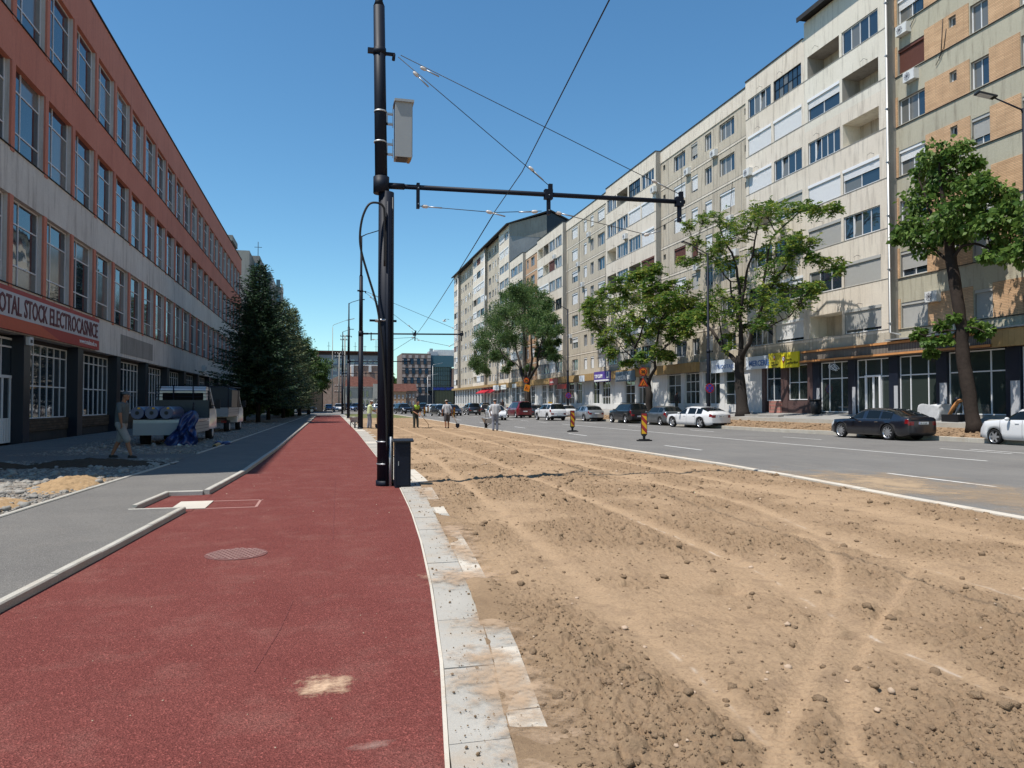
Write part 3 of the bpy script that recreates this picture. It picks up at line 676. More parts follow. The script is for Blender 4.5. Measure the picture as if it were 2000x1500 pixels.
def wallx(mb, X, sgn, y0, y1, z0, z1, holes, mat, rmat=None):
    """wall in the plane X with rectangular openings (ya,yb,za,zb,depth,revealmat); sgn = direction it faces"""
    ysn = sorted({y0, y1, *[h[0] for h in holes], *[h[1] for h in holes]}); zsn = sorted({z0, z1, *[h[2] for h in holes], *[h[3] for h in holes]})
    ysn = [y for y in ysn if y0 <= y <= y1]; zsn = [z for z in zsn if z0 <= z <= z1]
    for i, (a, b) in enumerate(zip(ysn, ysn[1:])):
        run = None
        for c, d in zip(zsn, zsn[1:]):
            inside = any(h[0] - 1e-6 <= a and b <= h[1] + 1e-6 and h[2] - 1e-6 <= c and d <= h[3] + 1e-6 for h in holes)
            if not inside:
                if run and abs(run[1] - c) < 1e-6: run = (run[0], d)
                else:
                    if run: mb.face([(X, a, run[0]), (X, b, run[0]), (X, b, run[1]), (X, a, run[1])], mat)
                    run = (c, d)
            else:
                if run: mb.face([(X, a, run[0]), (X, b, run[0]), (X, b, run[1]), (X, a, run[1])], mat); run = None
        if run: mb.face([(X, a, run[0]), (X, b, run[0]), (X, b, run[1]), (X, a, run[1])], mat)
    for h in holes:
        ya, yb, za, zb, dp = h[:5]; rm = h[5] if len(h) > 5 else (rmat or mat); Xi = X - sgn * dp
        mb.face([(X, ya, za), (Xi, ya, za), (Xi, ya, zb), (X, ya, zb)], rm); mb.face([(X, yb, za), (Xi, yb, za), (Xi, yb, zb), (X, yb, zb)], rm)
        mb.face([(X, ya, za), (X, yb, za), (Xi, yb, za), (Xi, ya, za)], rm); mb.face([(X, ya, zb), (X, yb, zb), (Xi, yb, zb), (Xi, ya, zb)], rm)
        if len(h) > 6: mb.face([(Xi, ya, za), (Xi, yb, za), (Xi, yb, zb), (Xi, ya, zb)], h[6])
_wc = {}
def winmesh(w, h, cols, rows=(1,), frame='white_frame', glass='window_glass', curtains=(), fw=.055, mw=.045, tilt=None, dpt=.06):
    """a window as a local mesh: x 0..w, z 0..h, faces -y; cols / rows are relative widths and heights (bottom up)"""
    key = (round(w, 2), round(h, 2), tuple(cols), tuple(rows), frame, glass, tuple(curtains), fw, mw, tilt)
    if key in _wc: return _wc[key]
    mb = MB()
    mb.box((0, 0, 0), (w, dpt, fw), frame); mb.box((0, 0, h - fw), (w, dpt, h), frame); mb.box((0, .001, fw), (fw, dpt, h - fw), frame); mb.box((w - fw, .001, fw), (w, dpt, h - fw), frame)
    iw = w - 2 * fw; ih = h - 2 * fw; cs = [c / sum(cols) for c in cols]; rw = [r / sum(rows) for r in rows]
    xs = [fw]; zs = [fw]
    for c in cs: xs.append(xs[-1] + c * iw)
    for r in rw: zs.append(zs[-1] + r * ih)
    for x in xs[1:-1]: mb.box((x - mw / 2, .003, fw), (x + mw / 2, dpt - .004, h - fw), frame)
    for z in zs[1:-1]: mb.box((fw, .005, z - mw / 2), (w - fw, dpt - .006, z + mw / 2), frame)
    k = 0
    for j, (c, d) in enumerate(zip(zs, zs[1:])):
        for i, (a, b) in enumerate(zip(xs, xs[1:])):
            g = 'curtain_glass' if k in curtains else glass; yy = .035
            if tilt == k:
                g = 'dark_interior' if False else g
                mb.face([(a + .03, .035, c + .03), (b - .03, .035, c + .03), (b - .03, .16, d - .03), (a + .03, .16, d - .03)], g)
                mb.box((a + .02, .05, c + .03), (a + .06, .09, d - .05), frame)
            else: mb.face([(a, yy, c), (b, yy, c), (b, yy + .002 * ((k * 7) % 3), d), (a, yy + .002, d)], g)
            k += 1
    me = mb.mesh('window'); _wc[key] = me; return me
_sc = {}
def shuttermesh(w, h, mat, box=True, full=1.):
    key = (round(w, 2), round(h, 2), mat, box, full)
    if key in _sc: return _sc[key]
    mb = MB(); n = max(3, int(h * full / .062)); z = h - .16
    if box: mb.box((-.02, -.11, h - .16), (w + .02, .02, h + .02), mat)
    sl = (h * full - .16) / n
    for k in range(n):
        z1 = z - k * sl; mb.raw([(.02, -.03, z1), (w - .02, -.03, z1), (w - .02, -.045, z1 - sl * .9), (.02, -.045, z1 - sl * .9), (w - .02, -.022, z1 - sl), (.02, -.022, z1 - sl)], [(0, 1, 2, 3), (3, 2, 4, 5)], mat)
    me = mb.mesh('roller_shutter'); _sc[key] = me; return me
_ac = {}
def acmesh():
    if 'a' in _ac: return _ac['a']
    mb = MB(); mb.box((0, -.32, 0), (.8, 0, .55), 'ac_white'); mb.box((.03, -.1, -.06), (.07, .05, 0), 'steel'); mb.box((.7, -.1, -.06), (.74, .05, 0), 'steel')
    me = mb.mesh('air_conditioner'); m2 = MB()
    ring = [(.3 + .21 * math.cos(t / 16 * 6.2832), .28 + .21 * math.sin(t / 16 * 6.2832)) for t in range(16)]
    m2.prism(ring, 'y', -.335, -.321, 'grey_frame')
    for k in range(8):
        a = k * math.pi / 4; m2.obox((.3 + .1 * math.cos(a), -.34, .28 + .1 * math.sin(a)), .1, .004, .006, 'black_plastic', Matrix.Rotation(-a, 3, 'Y'))
    m2.box((.76, -.329, .1), (.79, -.321, .45), 'grey_frame')
    _ac['a'] = (me, m2.mesh('fan_grille')); return _ac['a']
RW = {-1: -math.pi / 2, 1: math.pi / 2}
def place(name, me, parent, X, sgn, ya, yb, z):
    """put a local window-like mesh on a facade; sgn = facing"""
    o = parent.location
    return link(name, me, parent, (X - o[0], (yb if sgn < 0 else ya) - o[1], z - o[2]), (0, 0, RW[sgn]))
def ac(parent, X, sgn, y, z):
    a, g = acmesh(); o = place('air_conditioner', a, parent, X, sgn, y, y, z); link('fan_grille', g, o)
def dish(parent, X, y, z, r=.38):
    mb = MB(); c = (X - .35, y, z)
    for j in range(4):
        for i in range(14):
            def P(a, b): t = a / 4 * r; return (c[0] - .25 * (t / r) ** 2 * r * -1 + 0, c[1] + t * math.cos(b / 14 * 6.2832), c[2] + t * math.sin(b / 14 * 6.2832))
            mb.face([P(j, i), P(j + 1, i), P(j + 1, i + 1), P(j, i + 1)], 'ac_white', True)
    mb.tube([(X, y, z - .1), (c[0] + .1, y, z)], .02, 'steel', 5); mb.build('satellite_dish', parent)

# ---------- the long red and grey factory on the left
B = thing('office_block', (-11.3, 61, 0), 'long factory block of red and grey render along the left side', 'building', None)
Y0, Y1, P0 = 14.8, 108.0, 37.55
piers = [P0 + 3.42 * k for k in range(-7, 21)]
piers = [p for p in piers if Y0 + .5 < p < Y1 - .3]
rows = [(5.97, 9.31), (11.03, 14.28), (15.95, 19.25)]
XF = -11.3; XW = XF - .19
mb = MB()
for (a, b, m) in ((4.23, 5.97, 'grey_render'), (9.31, 11.03, 'grey_render'), (14.28, 15.95, 'red_render'), (19.25, 21.3, 'red_render')):
    mb.box((XF - .9, Y0, a), (XF, Y1, b), m)
    if b < 20: mb.box((XF - .35, Y0, b + .001), (XF + .05, Y1, b + .035), 'roof_felt')
mb.box((-26, Y0 + .002, 4.3), (XF - .901, Y1 - .002, 21.2), 'grey_render')
mb.build('wall', B)
mb = MB(); mb.box((-26.2, Y0 - .1, 21.301), (XF + .07, Y1 + .1, 21.38), 'roof_felt'); mb.build('roof', B)
for (a, b) in rows:
    for p in piers:
        if p < 26: continue
        mb = MB(); mb.box((XF - .30, p + .05, a + .036), (XF - .05, p + .44, b), 'reveal_render'); mb.box((XF - .049, p + .06, a - .10), (XF + .03, p + .40, b - .002), 'red_render'); mb.build('pier', B)
wv = [winmesh(3.02, 3.30, (1, 1.9), (.24, .5, .26), curtains=c, fw=.06, mw=.05) for c in ((), (3,), (1, 3), (5,), (2, 3), (0, 1))]
nw = 0
for r, (a, b) in enumerate(rows):
    for p, q in zip(piers, piers[1:]):
        if q < 29: continue
        w = q - (p + .55)
        place('window', wv[(nw * 5 + r * 3) % 6], B, XW, 1, p + .43, q + .03, a + .03); nw += 1
mb = MB(); 
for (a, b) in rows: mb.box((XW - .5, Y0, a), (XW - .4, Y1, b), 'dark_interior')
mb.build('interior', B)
# ground floor: dark pillars, gridded shop windows
cols = [(32.50, 33.15), (38.98, 39.75)] + [(45.75 + 6.84 * k, 46.55 + 6.84 * k) for k in range(9)]
for a, b in cols: mb = MB(); mb.box((XF - .75, a, 0), (XF - .03, b, 4.229), 'navy_panel'); mb.build('pillar', B)
mb = MB(); prev = 33.15
for (a, b), (c, d) in zip(cols, cols[1:]):
    mb.box((XF - .74, b + .001, 0), (XF - .45, c - .001, .42), 'dark_plinth'); mb.box((XF - .74, b + .001, .421), (XF - .40, c - .001, .93), 'stone_base')
    mb.box((XF - .74, b + .001, 4.08), (XF - .45, c - .001, 4.228), 'dark_plinth')
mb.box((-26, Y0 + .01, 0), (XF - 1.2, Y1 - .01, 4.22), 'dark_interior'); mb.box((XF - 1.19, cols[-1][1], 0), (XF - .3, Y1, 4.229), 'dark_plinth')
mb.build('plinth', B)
for i, ((a, b), (c, d)) in enumerate(zip(cols, cols[1:])):
    gp = .55 if i else 2.05
    gap = .95
    ya, yb = (b + gap if i else 35.2), (c - .02)
    if i == 0: ya, yb = 34.0, 38.96
    place('shop_window', winmesh(yb - ya, 3.12, (1,) * 6, (1.15, 1.15, .35), glass='window_glass', fw=.05, mw=.05), B, XF - .5, 1, ya, yb, .945)
mb = MB(); mb.box((XF - .74, 33.151, .93), (XF - .5, 33.99, 4.08), 'dark_plinth'); mb.build('wall', B)
# shop door left of the first pillar
mb = MB(); x = XF - .45
mb.box((x - .08, 27.0, .08), (x, 32.49, .12), 'white_frame')
for y in (27.5, 28.9, 30.4, 31.7, 32.42): mb.box((x - .07, y - .05, .12), (x + .01, y + .05, 2.55), 'white_frame')
mb.box((x - .07, 27, 2.55), (x + .02, 32.48, 2.66), 'white_frame'); mb.box((x - .05, 27, .12), (x - .01, 32.45, 1.02), 'white_shutter')
for k in range(26): mb.box((x - .012, 27.05 + k * .21, .14), (x + .002, 27.06 + k * .21, 1.0), 'grey_frame')
for y in np.arange(27.2, 32.4, .87): mb.box((x - .06, y - .025, 2.66), (x, y + .025, 4.05), 'white_frame')
mb.box((x - .06, 27, 3.72), (x + .005, 32.48, 3.78), 'white_frame'); mb.box((x - .06, 27, 4.02), (x + .005, 32.48, 4.1), 'white_frame')
mb.face([(x - .03, 27, 1.02), (x - .03, 32.45, 1.02), (x - .03, 32.45, 4.02), (x - .03, 27, 4.02)], 'window_glass')
mb.build('entrance_door', B)
mb = MB(); mb.box((XF - .02, 32.6, 3.86), (XF + .12, 33.0, 4.18), 'ac_white'); mb.box((XF + .121, 32.68, 3.95), (XF + .13, 32.9, 4.08), 'black_plastic'); mb.build('alarm_box', B)
mb = MB(); mb.box((XF + .002, 46.3, 4.42), (XF + .012, 54.4, 5.52), 'concrete'); mb.build('plaster_patch', B)
ac(B, XF, 1, 75.0, 4.6)
mb = MB(); mb.box((-18, 99, 21.4), (-12.5, 106, 23.0), 'concrete'); mb.box((-13, 99.5, 22.2), (-11.5, 105, 22.9), 'concrete'); mb.build('roof_room', B)

# ---------- shop sign on the factory
S = thing('shop_sign', (-11.2, 35, 4.3), 'long white and red shop sign on the left building reading TOTAL STOCK ELECTROCASNICE', 'sign')
plain('sign_red', (.36, .035, .025), .5, .3); plain('sign_orange', (.50, .085, .03), .5, .3); plain('sign_grey', (.50, .50, .52), .5, .3, var=.05); plain('sign_maroon', (.11, .012, .02), .5, .3)
mb = MB(); mb.box((-11.249, 22.0, 4.27), (-11.16, 41.66, 5.84), 'sign_red'); mb.build('board', S)
mb = MB(); mb.box((-11.159, 22.0, 4.74), (-11.150, 41.62, 5.66), 'sign_grey'); mb.build('panel', S)
mb = MB(); mb.face([(-11.155, 22, 4.28), (-11.155, 36.0, 4.28), (-11.155, 33.5, 4.735), (-11.155, 22, 4.735)], 'sign_orange'); mb.build('stripe', S)
for wd, xa, xb in (('OTAL', 0, 41), ('STOCK', 47.5, 92), ('ELECTROCASNICE', 97.5, 190.5)):
    ya_, yb_ = FX(xa, 600, -11.149).y, FX(xb, 650, -11.149).y
    if wd == 'OTAL': ya_ -= .62; wd = 'TOTAL'
    text_part('lettering', wd, S, (-11.149, ya_, 4.84), .72, 'sign_maroon', (0, 1, 0), width=yb_ - ya_, depth=.02, bold=.012)
text_part('lettering', 'www.totalstock.ro', S, (-11.159, 38.55, 4.42), .22, 'white_paint', (0, 1, 0), width=2.7, depth=.012, bold=.012)

# ---------- right side: three joined apartment blocks
X0, XB = 31.0, 30.45
SILL = [5.75 + 2.835 * k for k in range(7)]; HH = 1.42
rnd = random.Random(11)
def kindmesh(kind, w, h, rr):
    if kind == 'glz': return winmesh(w, h, (1, 1, 1, 1), curtains=rr.choice([(1,), (2,), (), (1, 2)]), tilt=rr.choice([None, 1, 2]))
    if kind == 'glz5': return winmesh(w, h, (1, 1, 1, 1, 1), curtains=(), tilt=1)
    if kind == 'glz3': return winmesh(w, h, (1, 1.2, 1), curtains=rr.choice([(0,), (1,), (0, 1)]))
    if kind == 'glz2': return winmesh(w, h, (1, 1), curtains=rr.choice([(0,), (), (0, 1)]))
    if kind == 'metal': return winmesh(w, h, (1,) * 6, (1, 1), frame='dark_steel', glass='window_glass', curtains=(1, 3, 8), fw=.04, mw=.03)
    return winmesh(w, h, (1, 1))
def opening(parent, X, sgn, ya, yb, za, zb, kind, rr, partname='window'):
    """fill one opening; returns the hole tuple for the wall"""
    w, h = yb - ya, zb - za
    if kind == 'open':
        return (ya, yb, za, zb, 1.25, 'white_render' if rr.random() < .5 else 'concrete', 'greige_render')
    rec = .14 if partname == 'window' else .07
    base = {'sh': 'glz2', 'shg': 'glz2', 'brown': 'glz2', 'part': 'glz2', 'partg': 'glz2', 'metal': 'metal', 'shsm': 'one', 'glzsm': 'one'}.get(kind, kind)
    if base == 'one': me = winmesh(w, h, (1,) if w < .8 else (1, 1.2), curtains=rr.choice([(), (0,)]))
    else: me = kindmesh(base, w, h, rr)
    o = place(partname, me, parent, X - sgn * rec, sgn, ya, yb, za)
    if kind in ('sh', 'shg', 'brown', 'part', 'partg', 'shsm'):
        mat = {'sh': 'white_shutter', 'part': 'white_shutter', 'shsm': 'white_shutter', 'shg': 'grey_shutter', 'partg': 'grey_shutter', 'brown': 'brown_shutter'}[kind]
        link('roller_shutter', shuttermesh(w, h, mat, True, {'part': .45, 'partg': .72}.get(kind, rr.choice([1., .97, .86, 1.]))), o)
    return (ya, yb, za, zb, rec + .06)
def doorback(parent, X, ya, yb, za, zb):
    mb = MB(); mb.box((X + 1.12, ya + .25, za), (X + 1.2, ya + 1.05, zb - .1), 'white_frame'); mb.box((X + 1.1, ya + .33, za + .1), (X + 1.12, ya + .97, zb - .18), 'window_glass'); mb.build('balcony_door', parent)
def column_of(parent, X, ya, yb, kinds, mbh, partname='balcony_window', zs=SILL, hh=HH, dy=0.):
    holes = []
    for k, kd in enumerate(kinds):
        if kd is None: continue
        za = zs[k]; zb = za + hh
        holes.append(opening(parent, X, -1, ya, yb, za, zb, kd, rnd, partname))
        if kd == 'open': doorback(parent, X, ya, yb, za, zb)
    mbh += holes
def seams(mb, X, y0, y1, zs, mat, t=.012, h=.02):
    for z in zs: mb.box((X - t, y0, z), (X + .001, y1, z + h), mat)

# block 1: brick panels, nearest, runs out of the right edge
A = thing('apartment_block', (31, 27, .9), 'nearest apartment block at the right edge with orange clinker panels between its windows', 'building')
holes = []; mbw = MB()
colsA = [(32.70, 34.58, 'W'), (30.64, 31.06, 'S'), (28.75, 29.80, 'N'), (25.9, 27.05, 'N'), (24.0, 24.4, 'S')]
kA = {'W': ['shg', 'partg', 'glz3', 'part', 'glz3', 'brown', 'part'], 'N': ['shg', 'shg', 'glz2', 'partg', 'glz2', 'glz2', 'metal'], 'S': ['glzsm'] * 7}
for ya, yb, t in colsA:
    for k in range(7):
        z = SILL[k]; kd = kA[t][k]
        if t == 'S': holes.append(opening(A, X0, -1, ya, yb, z + .9, z + 1.45, 'glzsm', rnd))
        else: holes.append(opening(A, X0, -1, ya, yb, z, z + 1.4, kd if kd != 'metal' else 'glz2', rnd))
wallx(mbw, X0, -1, -60.0, 34.79, 4.2, 26.7, holes, 'sand_render', 'concrete')
mbw.box((31.3, -60, 4.2), (43, 34.78, 26.6), 'sand_render')
mbw.build('wall', A)
mb = MB()
for k in range(7):
    za, zb = SILL[k] - .06, SILL[k] + 1.62
    for ya, yb in ((34.62, 34.78), (29.86, 30.62), (27.08, 28.73), (24.45, 25.88), (31.08, 32.68), (20.5, 23.9)):
        mb.box((X0 - .035, ya, za), (X0 - .001, yb, zb), 'clinker')
    mb.box((X0 - .035, 30.62, za), (X0 - .001, 31.08, SILL[k] + .9), 'clinker'); mb.box((X0 - .035, 30.62, SILL[k] + 1.45), (X0 - .001, 31.08, zb), 'clinker')
    mb.box((X0 - .05, 8, za - .035), (X0 - .001, 34.78, za - .001), 'roof_felt')
mb.build('brick_panel', A)
ac(A, X0, -1, 34.4, 21.95); ac(A, X0, -1, 33.9, 19.15); ac(A, X0, -1, 33.3, 13.45); ac(A, X0, -1, 32.6, 6.9); ac(A, X0, -1, 29.3, 10.6)
mb = MB(); mb.box((29.95, 8, 26.75), (43, 42.2, 26.93), 'roof_felt'); mb.box((29.9, 8, 26.6), (29.97, 42.2, 26.9), 'roof_felt'); mb.build('roof', A)
mb = MB(); mb.tube([(30.36, 34.72, 26.6), (30.36, 34.72, 5.5), (30.6, 34.2, 5.35)], .065, 'galvanised', 8)
for z in range(6, 26, 3): mb.box((30.28, 34.64, z), (30.44, 34.8, z + .05), 'steel')
mb.build('downpipe', A)
for (y, z0, z1) in ((33.6, 22.2, 24.5), (31.9, 19.3, 21.5), (31.7, 19.6, 20.9)):
    mb = MB(); mb.tube([(X0 - .06, y, z0), (X0 - .08, y - .35, z0 + .35), (X0 - .06, y - .5, z1)], .018, 'cable', 5); mb.build('cable', A)

# block 2: cream balconies alternating with recessed window bays
D = thing('apartment_block', (31, 78, .9), 'long eight storey block with cream balcony bays and recessed grey bays behind the street trees', 'building')
hb, hc = [], []
Bcols = {(35.47, 38.52): ['shg', 'shg', 'glz', 'part', 'open', 'open', 'glz'], (38.76, 41.84): ['open', 'glz3', 'shg', 'sh', 'glz5', 'part', 'open'],
         (42.5, 45.62): ['sh', 'part', 'metal', 'shg', 'glz', 'sh', 'metal'], (45.95, 48.85): ['glz', 'metal', 'glz3', 'open', 'sh', 'sh', 'glz']}
Dcols = {(65.2, 68.1): ['metal', 'glz', 'brown', 'brown', 'sh', 'sh', 'glz'], (68.4, 71.3): ['glz', 'sh', 'open', 'open', 'glz', 'sh', 'metal'],
         (71.6, 74.5): ['shg', 'glz', 'glz', 'glz', 'glz', 'glz', 'open'], (74.8, 77.4): ['glz', 'sh', 'glz', 'open', 'open', 'glz', 'glz']}
Fcols = {(93.9, 96.6): ['glz', 'sh', 'glz', 'metal', 'glz', 'glz', 'glz'], (96.9, 99.6): ['sh', 'glz', 'metal', 'glz', 'glz', 'brown', 'glz'], (99.8, 102.4): ['glz', 'open', 'glz', 'glz', 'sh', 'open', 'open'], (102.6, 105.2): ['glz', 'glz', 'open', 'sh', 'sh', 'sh', 'open'],
         (114.2, 116.9): ['glz', 'glz', 'glz', 'open', 'glz', 'metal', 'glz'], (117.2, 121.8): ['glz', 'sh', 'open', 'glz', 'glz', 'glz', 'glz']}
for dct in (Bcols, Dcols, Fcols):
    for (a, b), ks in dct.items(): column_of(D, XB, a, b, ks, hb)
Ccols = {(51.72, 53.98): ['glz3', 'glz3', 'glz2', 'sh', 'sh', 'glz3', 'glz3'], (55.27, 56.37): ['shsm', 'glzsm', 'glzsm', 'sh', 'shsm', 'glzsm', 'glzsm'],
         (57.65, 58.78): ['glzsm', 'shg', 'shg', 'brown', 'sh', 'shsm', 'partg'], (59.9, 62.13): ['glz2', 'part', 'sh', 'brown', 'sh', 'sh', 'glz3'],
         (79.6, 81.8): ['sh', 'sh', 'glz2', 'part', 'glz2', 'glz3', 'sh'], (83.2, 84.3): ['shsm', 'glzsm', 'shsm', 'glzsm', 'glzsm', 'glzsm', 'shsm'],
         (85.6, 86.7): ['shsm', 'glzsm', 'partg', 'sh', 'shsm', 'shsm', 'shsm'], (89.0, 91.2): ['glz2', 'part', 'glz2', 'sh', 'part', 'sh', 'sh'],
         (106.4, 107.5): ['glzsm', 'shsm', 'glzsm', 'shsm', 'glzsm', 'glzsm', 'shsm'], (109.0, 111.0): ['glz2', 'sh', 'glz2', 'part', 'sh', 'glz2', 'glz2'], (112.4, 113.4): ['shsm', 'shsm', 'glzsm', 'glzsm', 'shsm', 'glzsm', 'glzsm']}
for (a, b), ks in Ccols.items(): column_of(D, X0, a, b, ks, hc, 'window')
for k in range(7): hc.append((63.87, 64.36, SILL[k] + .85, SILL[k] + 1.35, .3, 'concrete', 'dark_interior'))
for k in range(7): hc.append((49.9, 50.25, SILL[k] + .85, SILL[k] + 1.35, .3, 'concrete', 'dark_interior'))
mbw = MB()
for (a, b) in ((34.8, 42.16), (42.17, 49.2), (64.8, 77.8), (93.4, 105.6), (113.9, 122.6)):
    hs = [h for h in hb if a <= h[0] and h[1] <= b]; top = 26.6 if b < 42.2 else 25.6
    m = 'white_render' if b < 42.2 else 'cream_render'
    hi = [h for h in hs if h[2] > 19]; lo = [h for h in hs if h[2] <= 19]
    wallx(mbw, XB, -1, a, b, 5.0, 5.55, [], 'greige_render'); wallx(mbw, XB, -1, a, b, 5.55, SILL[5] - .6, lo, 'cream_render', 'concrete'); wallx(mbw, XB, -1, a, b, SILL[5] - .6, top, hi, m, 'concrete')
    for y in (a, b): mbw.face([(XB, y, 5.0), (32, y, 5.0), (32, y, top), (XB, y, top)], 'concrete')
    mbw.face([(XB, a, 5.0), (32, a, 5.0), (32, b, 5.0), (XB, b, 5.0)], 'concrete'); mbw.face([(XB, a, top), (32, a, top), (32, b, top), (XB, b, top)], 'roof_felt')
    for z in SILL: mbw.box((XB - .02, a, z - .045), (XB - .001, b, z - .012), 'concrete')
for (a, b) in ((49.2, 64.8), (77.8, 93.4), (105.6, 113.9)):
    hs = [h for h in hc if a <= h[0] and h[1] <= b]
    wallx(mbw, X0, -1, a, b, 4.2, 24.45, hs, 'greige_render' if a < 100 else 'orange_render', 'concrete')
    mbw.box((X0 - .06, a + .001, 24.45), (32, b - .001, 25.6), 'cream_render')
    for z in SILL[1:]: mbw.box((X0 - .03, a + .01, z - .95), (X0 - .001, b - .01, z - .78), 'cream_render'); mbw.box((X0 - .036, a + .01, z - .779), (X0 - .001, b - .01, z - .76), 'roof_felt')
mbw.box((32.4, 34.8, 1.0), (43, 122.8, 25.55), 'concrete')
mbw.build('wall', D)
mb = MB()
for (a, b) in ((42.3, 49.2), (64.8, 77.8), (93.4, 105.6), (113.9, 122.8)): mb.box((XB - .05, a, 25.605), (43, b, 25.69), 'roof_felt')
for (a, b) in ((49.2, 64.8), (77.8, 93.4), (105.6, 113.9)): mb.box((X0 - .11, a + .002, 25.604), (43, b - .002, 25.685), 'roof_felt')
mb.build('roof', D)
mb = MB()
for y in (50.7, 54.9, 63.2, 78.6, 88.2, 92.6): mb.box((X0 - .022, y, 4.25), (X0 - .001, y + .03, 24.4), 'concrete')
mb.build('panel_joint', D)
for (y, z, X) in ((52.6, 16.0, X0), (51.9, 13.2, X0), (59.6, 21.9, X0), (49.1, 18.6, XB), (65.4, 21.9, XB), (83.0, 13.2, X0), (88.8, 19.0, X0), (92.0, 10.2, X0), (80.5, 7.6, X0), (60.5, 10.4, X0), (97, 21.5, XB), (70, 5.4, XB), (109, 16, X0), (112, 7.4, X0), (118, 13, XB), (56, 4.9, X0)):
    ac(D, X, -1, y, z - .2)
mb = MB()
rs = random.Random(3)
for (a, b) in list(Bcols) + list(Dcols):
    for z in SILL:
        if rs.random() < .6:
            y = rs.uniform(a + .4, b - .6); mb.tube([(XB, y, z + HH + .22), (XB - .25, y, z + HH + .26), (XB - .22, y + .3, z + HH + .2)], .012, 'dark_steel', 4)
mb.build('clothes_bracket', D)
for (y, z0_, z1_) in ((60.3, 19.5, 24.3), (55.0, 8, 16.5), (52.0, 14, 19), (78.9, 9, 21), (92.8, 6, 20), (88.1, 12, 24)):
    mb = MB(); mb.tube([(X0 - .05, y, z1_), (X0 - .09, y + .25, (z0_ + z1_) / 2), (X0 - .05, y + .1, z0_)], .02, 'cable', 4, cap=False); mb.build('cable', D)
for (y, z, X) in ((46.5, 10.2, XB), (72.3, 18.9, XB), (76.9, 13.3, XB), (94.6, 10.3, XB), (55.0, 22.0, X0), (58.0, 13.2, X0), (84.9, 21.9, X0), (87.2, 16.2, X0)): ac(D, X, -1, y, z - .2)
for (y, z) in ((66.5, 9.3), (98, 12.2), (104, 17.6)): dish(D, XB, y, z)

# block 3: the higher tower end
T = thing('apartment_block', (31, 151, .9), 'taller far apartment tower with grey gable and dark pitched roof end', 'building')
SZ = [5.75 + 2.835 * k for k in range(9)] + [31.2 - 2.0]
SZ[9] = 5.75 + 2.835 * 9 - .5
hb, hc = [], []; rnd = random.Random(5)
ks_ = ['glz', 'glz', 'sh', 'glz', 'open', 'metal', 'glz', 'sh', 'brown', 'glz']
def ks(n): return [rnd.choice(ks_) for _ in range(n)]
SZt = [5.75 + 2.69 * k for k in range(10)]
for (a, b) in ((123.4, 126.4), (126.7, 130.2), (143.5, 147), (147.3, 150.8), (151.1, 154.6), (173.6, 176), (176.3, 178.6)): column_of(T, XB, a, b, ks(10), hb, 'balcony_window', SZt, 1.35)
for (a, b) in ((132, 134), (135.2, 136.2), (137.4, 138.4), (139.8, 141.8), (157, 159), (160.4, 161.4), (162.8, 163.8), (165.3, 167.3), (169.0, 170.0), (171, 172)): column_of(T, X0, a, b, [rnd.choice(['glz2', 'sh', 'glzsm', 'shsm', 'glz2', 'part']) for _ in range(10)], hc, 'window', SZt, 1.3)
mbw = MB()
for (a, b) in ((123, 130.8), (142.8, 155.2), (173, 179)):
    wallx(mbw, XB, -1, a, b, 4.8, 32.3, [h for h in hb if a <= h[0] and h[1] <= b], 'cream_render', 'concrete')
    for y in (a, b): mbw.face([(XB, y, 4.8), (32, y, 4.8), (32, y, 32.3), (XB, y, 32.3)], 'concrete')
for (a, b) in ((130.8, 142.8), (155.2, 173)):
    wallx(mbw, X0, -1, a, b, 4.2, 32.3, [h for h in hc if a <= h[0] and h[1] <= b], 'greige_render', 'concrete')
mbw.box((32.45, 123.01, 1.), (46, 178.9, 31.9), 'tower_gable')
mbw.face([(XB, 122.985, 25.7), (46, 122.985, 25.7), (46, 122.985, 30.9), (XB, 122.985, 30.9)], 'tower_gable')
mbw.face([(XB, 122.97, 30.3), (37.2, 122.97, 30.3), (37.2, 122.97, 34.4), (XB, 122.97, 32.3)], 'concrete')
mbw.build('wall', T)
mb = MB(); mb.prism([(29.8, 32.1), (29.8, 32.3), (37.8, 35.2), (46.4, 31.3), (46.4, 31.1), (37.8, 34.95)], 'y', 122.6, 179.6, 'roof_felt'); mb.build('roof', T)
mb = MB(); mb.face([(37.21, 122.95, 30.4), (46, 122.95, 30.4), (46, 122.95, 31.2), (37.8, 122.95, 34.9), (37.21, 122.95, 34.5)], 'navy_panel'); mb.box((41.0, 122.8, 31.2), (42.6, 122.94, 32.5), 'white_frame'); mb.box((41.15, 122.77, 31.3), (41.75, 122.8, 32.4), 'window_glass'); mb.box((41.85, 122.77, 31.3), (42.45, 122.8, 32.4), 'window_glass'); mb.build('gable_cladding', T)
for (y, z) in ((176, 17.2), (150, 13), (176, 11), (128, 8), (141, 22), (158, 25)): dish(T, XB, y, z, .55)
for (y, z) in ((134, 24), (140, 18), (160, 20), (168, 12), (145, 8), (129, 16)): ac(T, X0, -1, y, z)
mb = MB(); mb.tube([(30.3, 142.7, 32), (30.3, 142.7, 5)], .08, 'galvanised', 6); mb.tube([(30.3, 172.8, 32), (30.3, 172.8, 5)], .08, 'galvanised', 6); mb.build('downpipe', T)

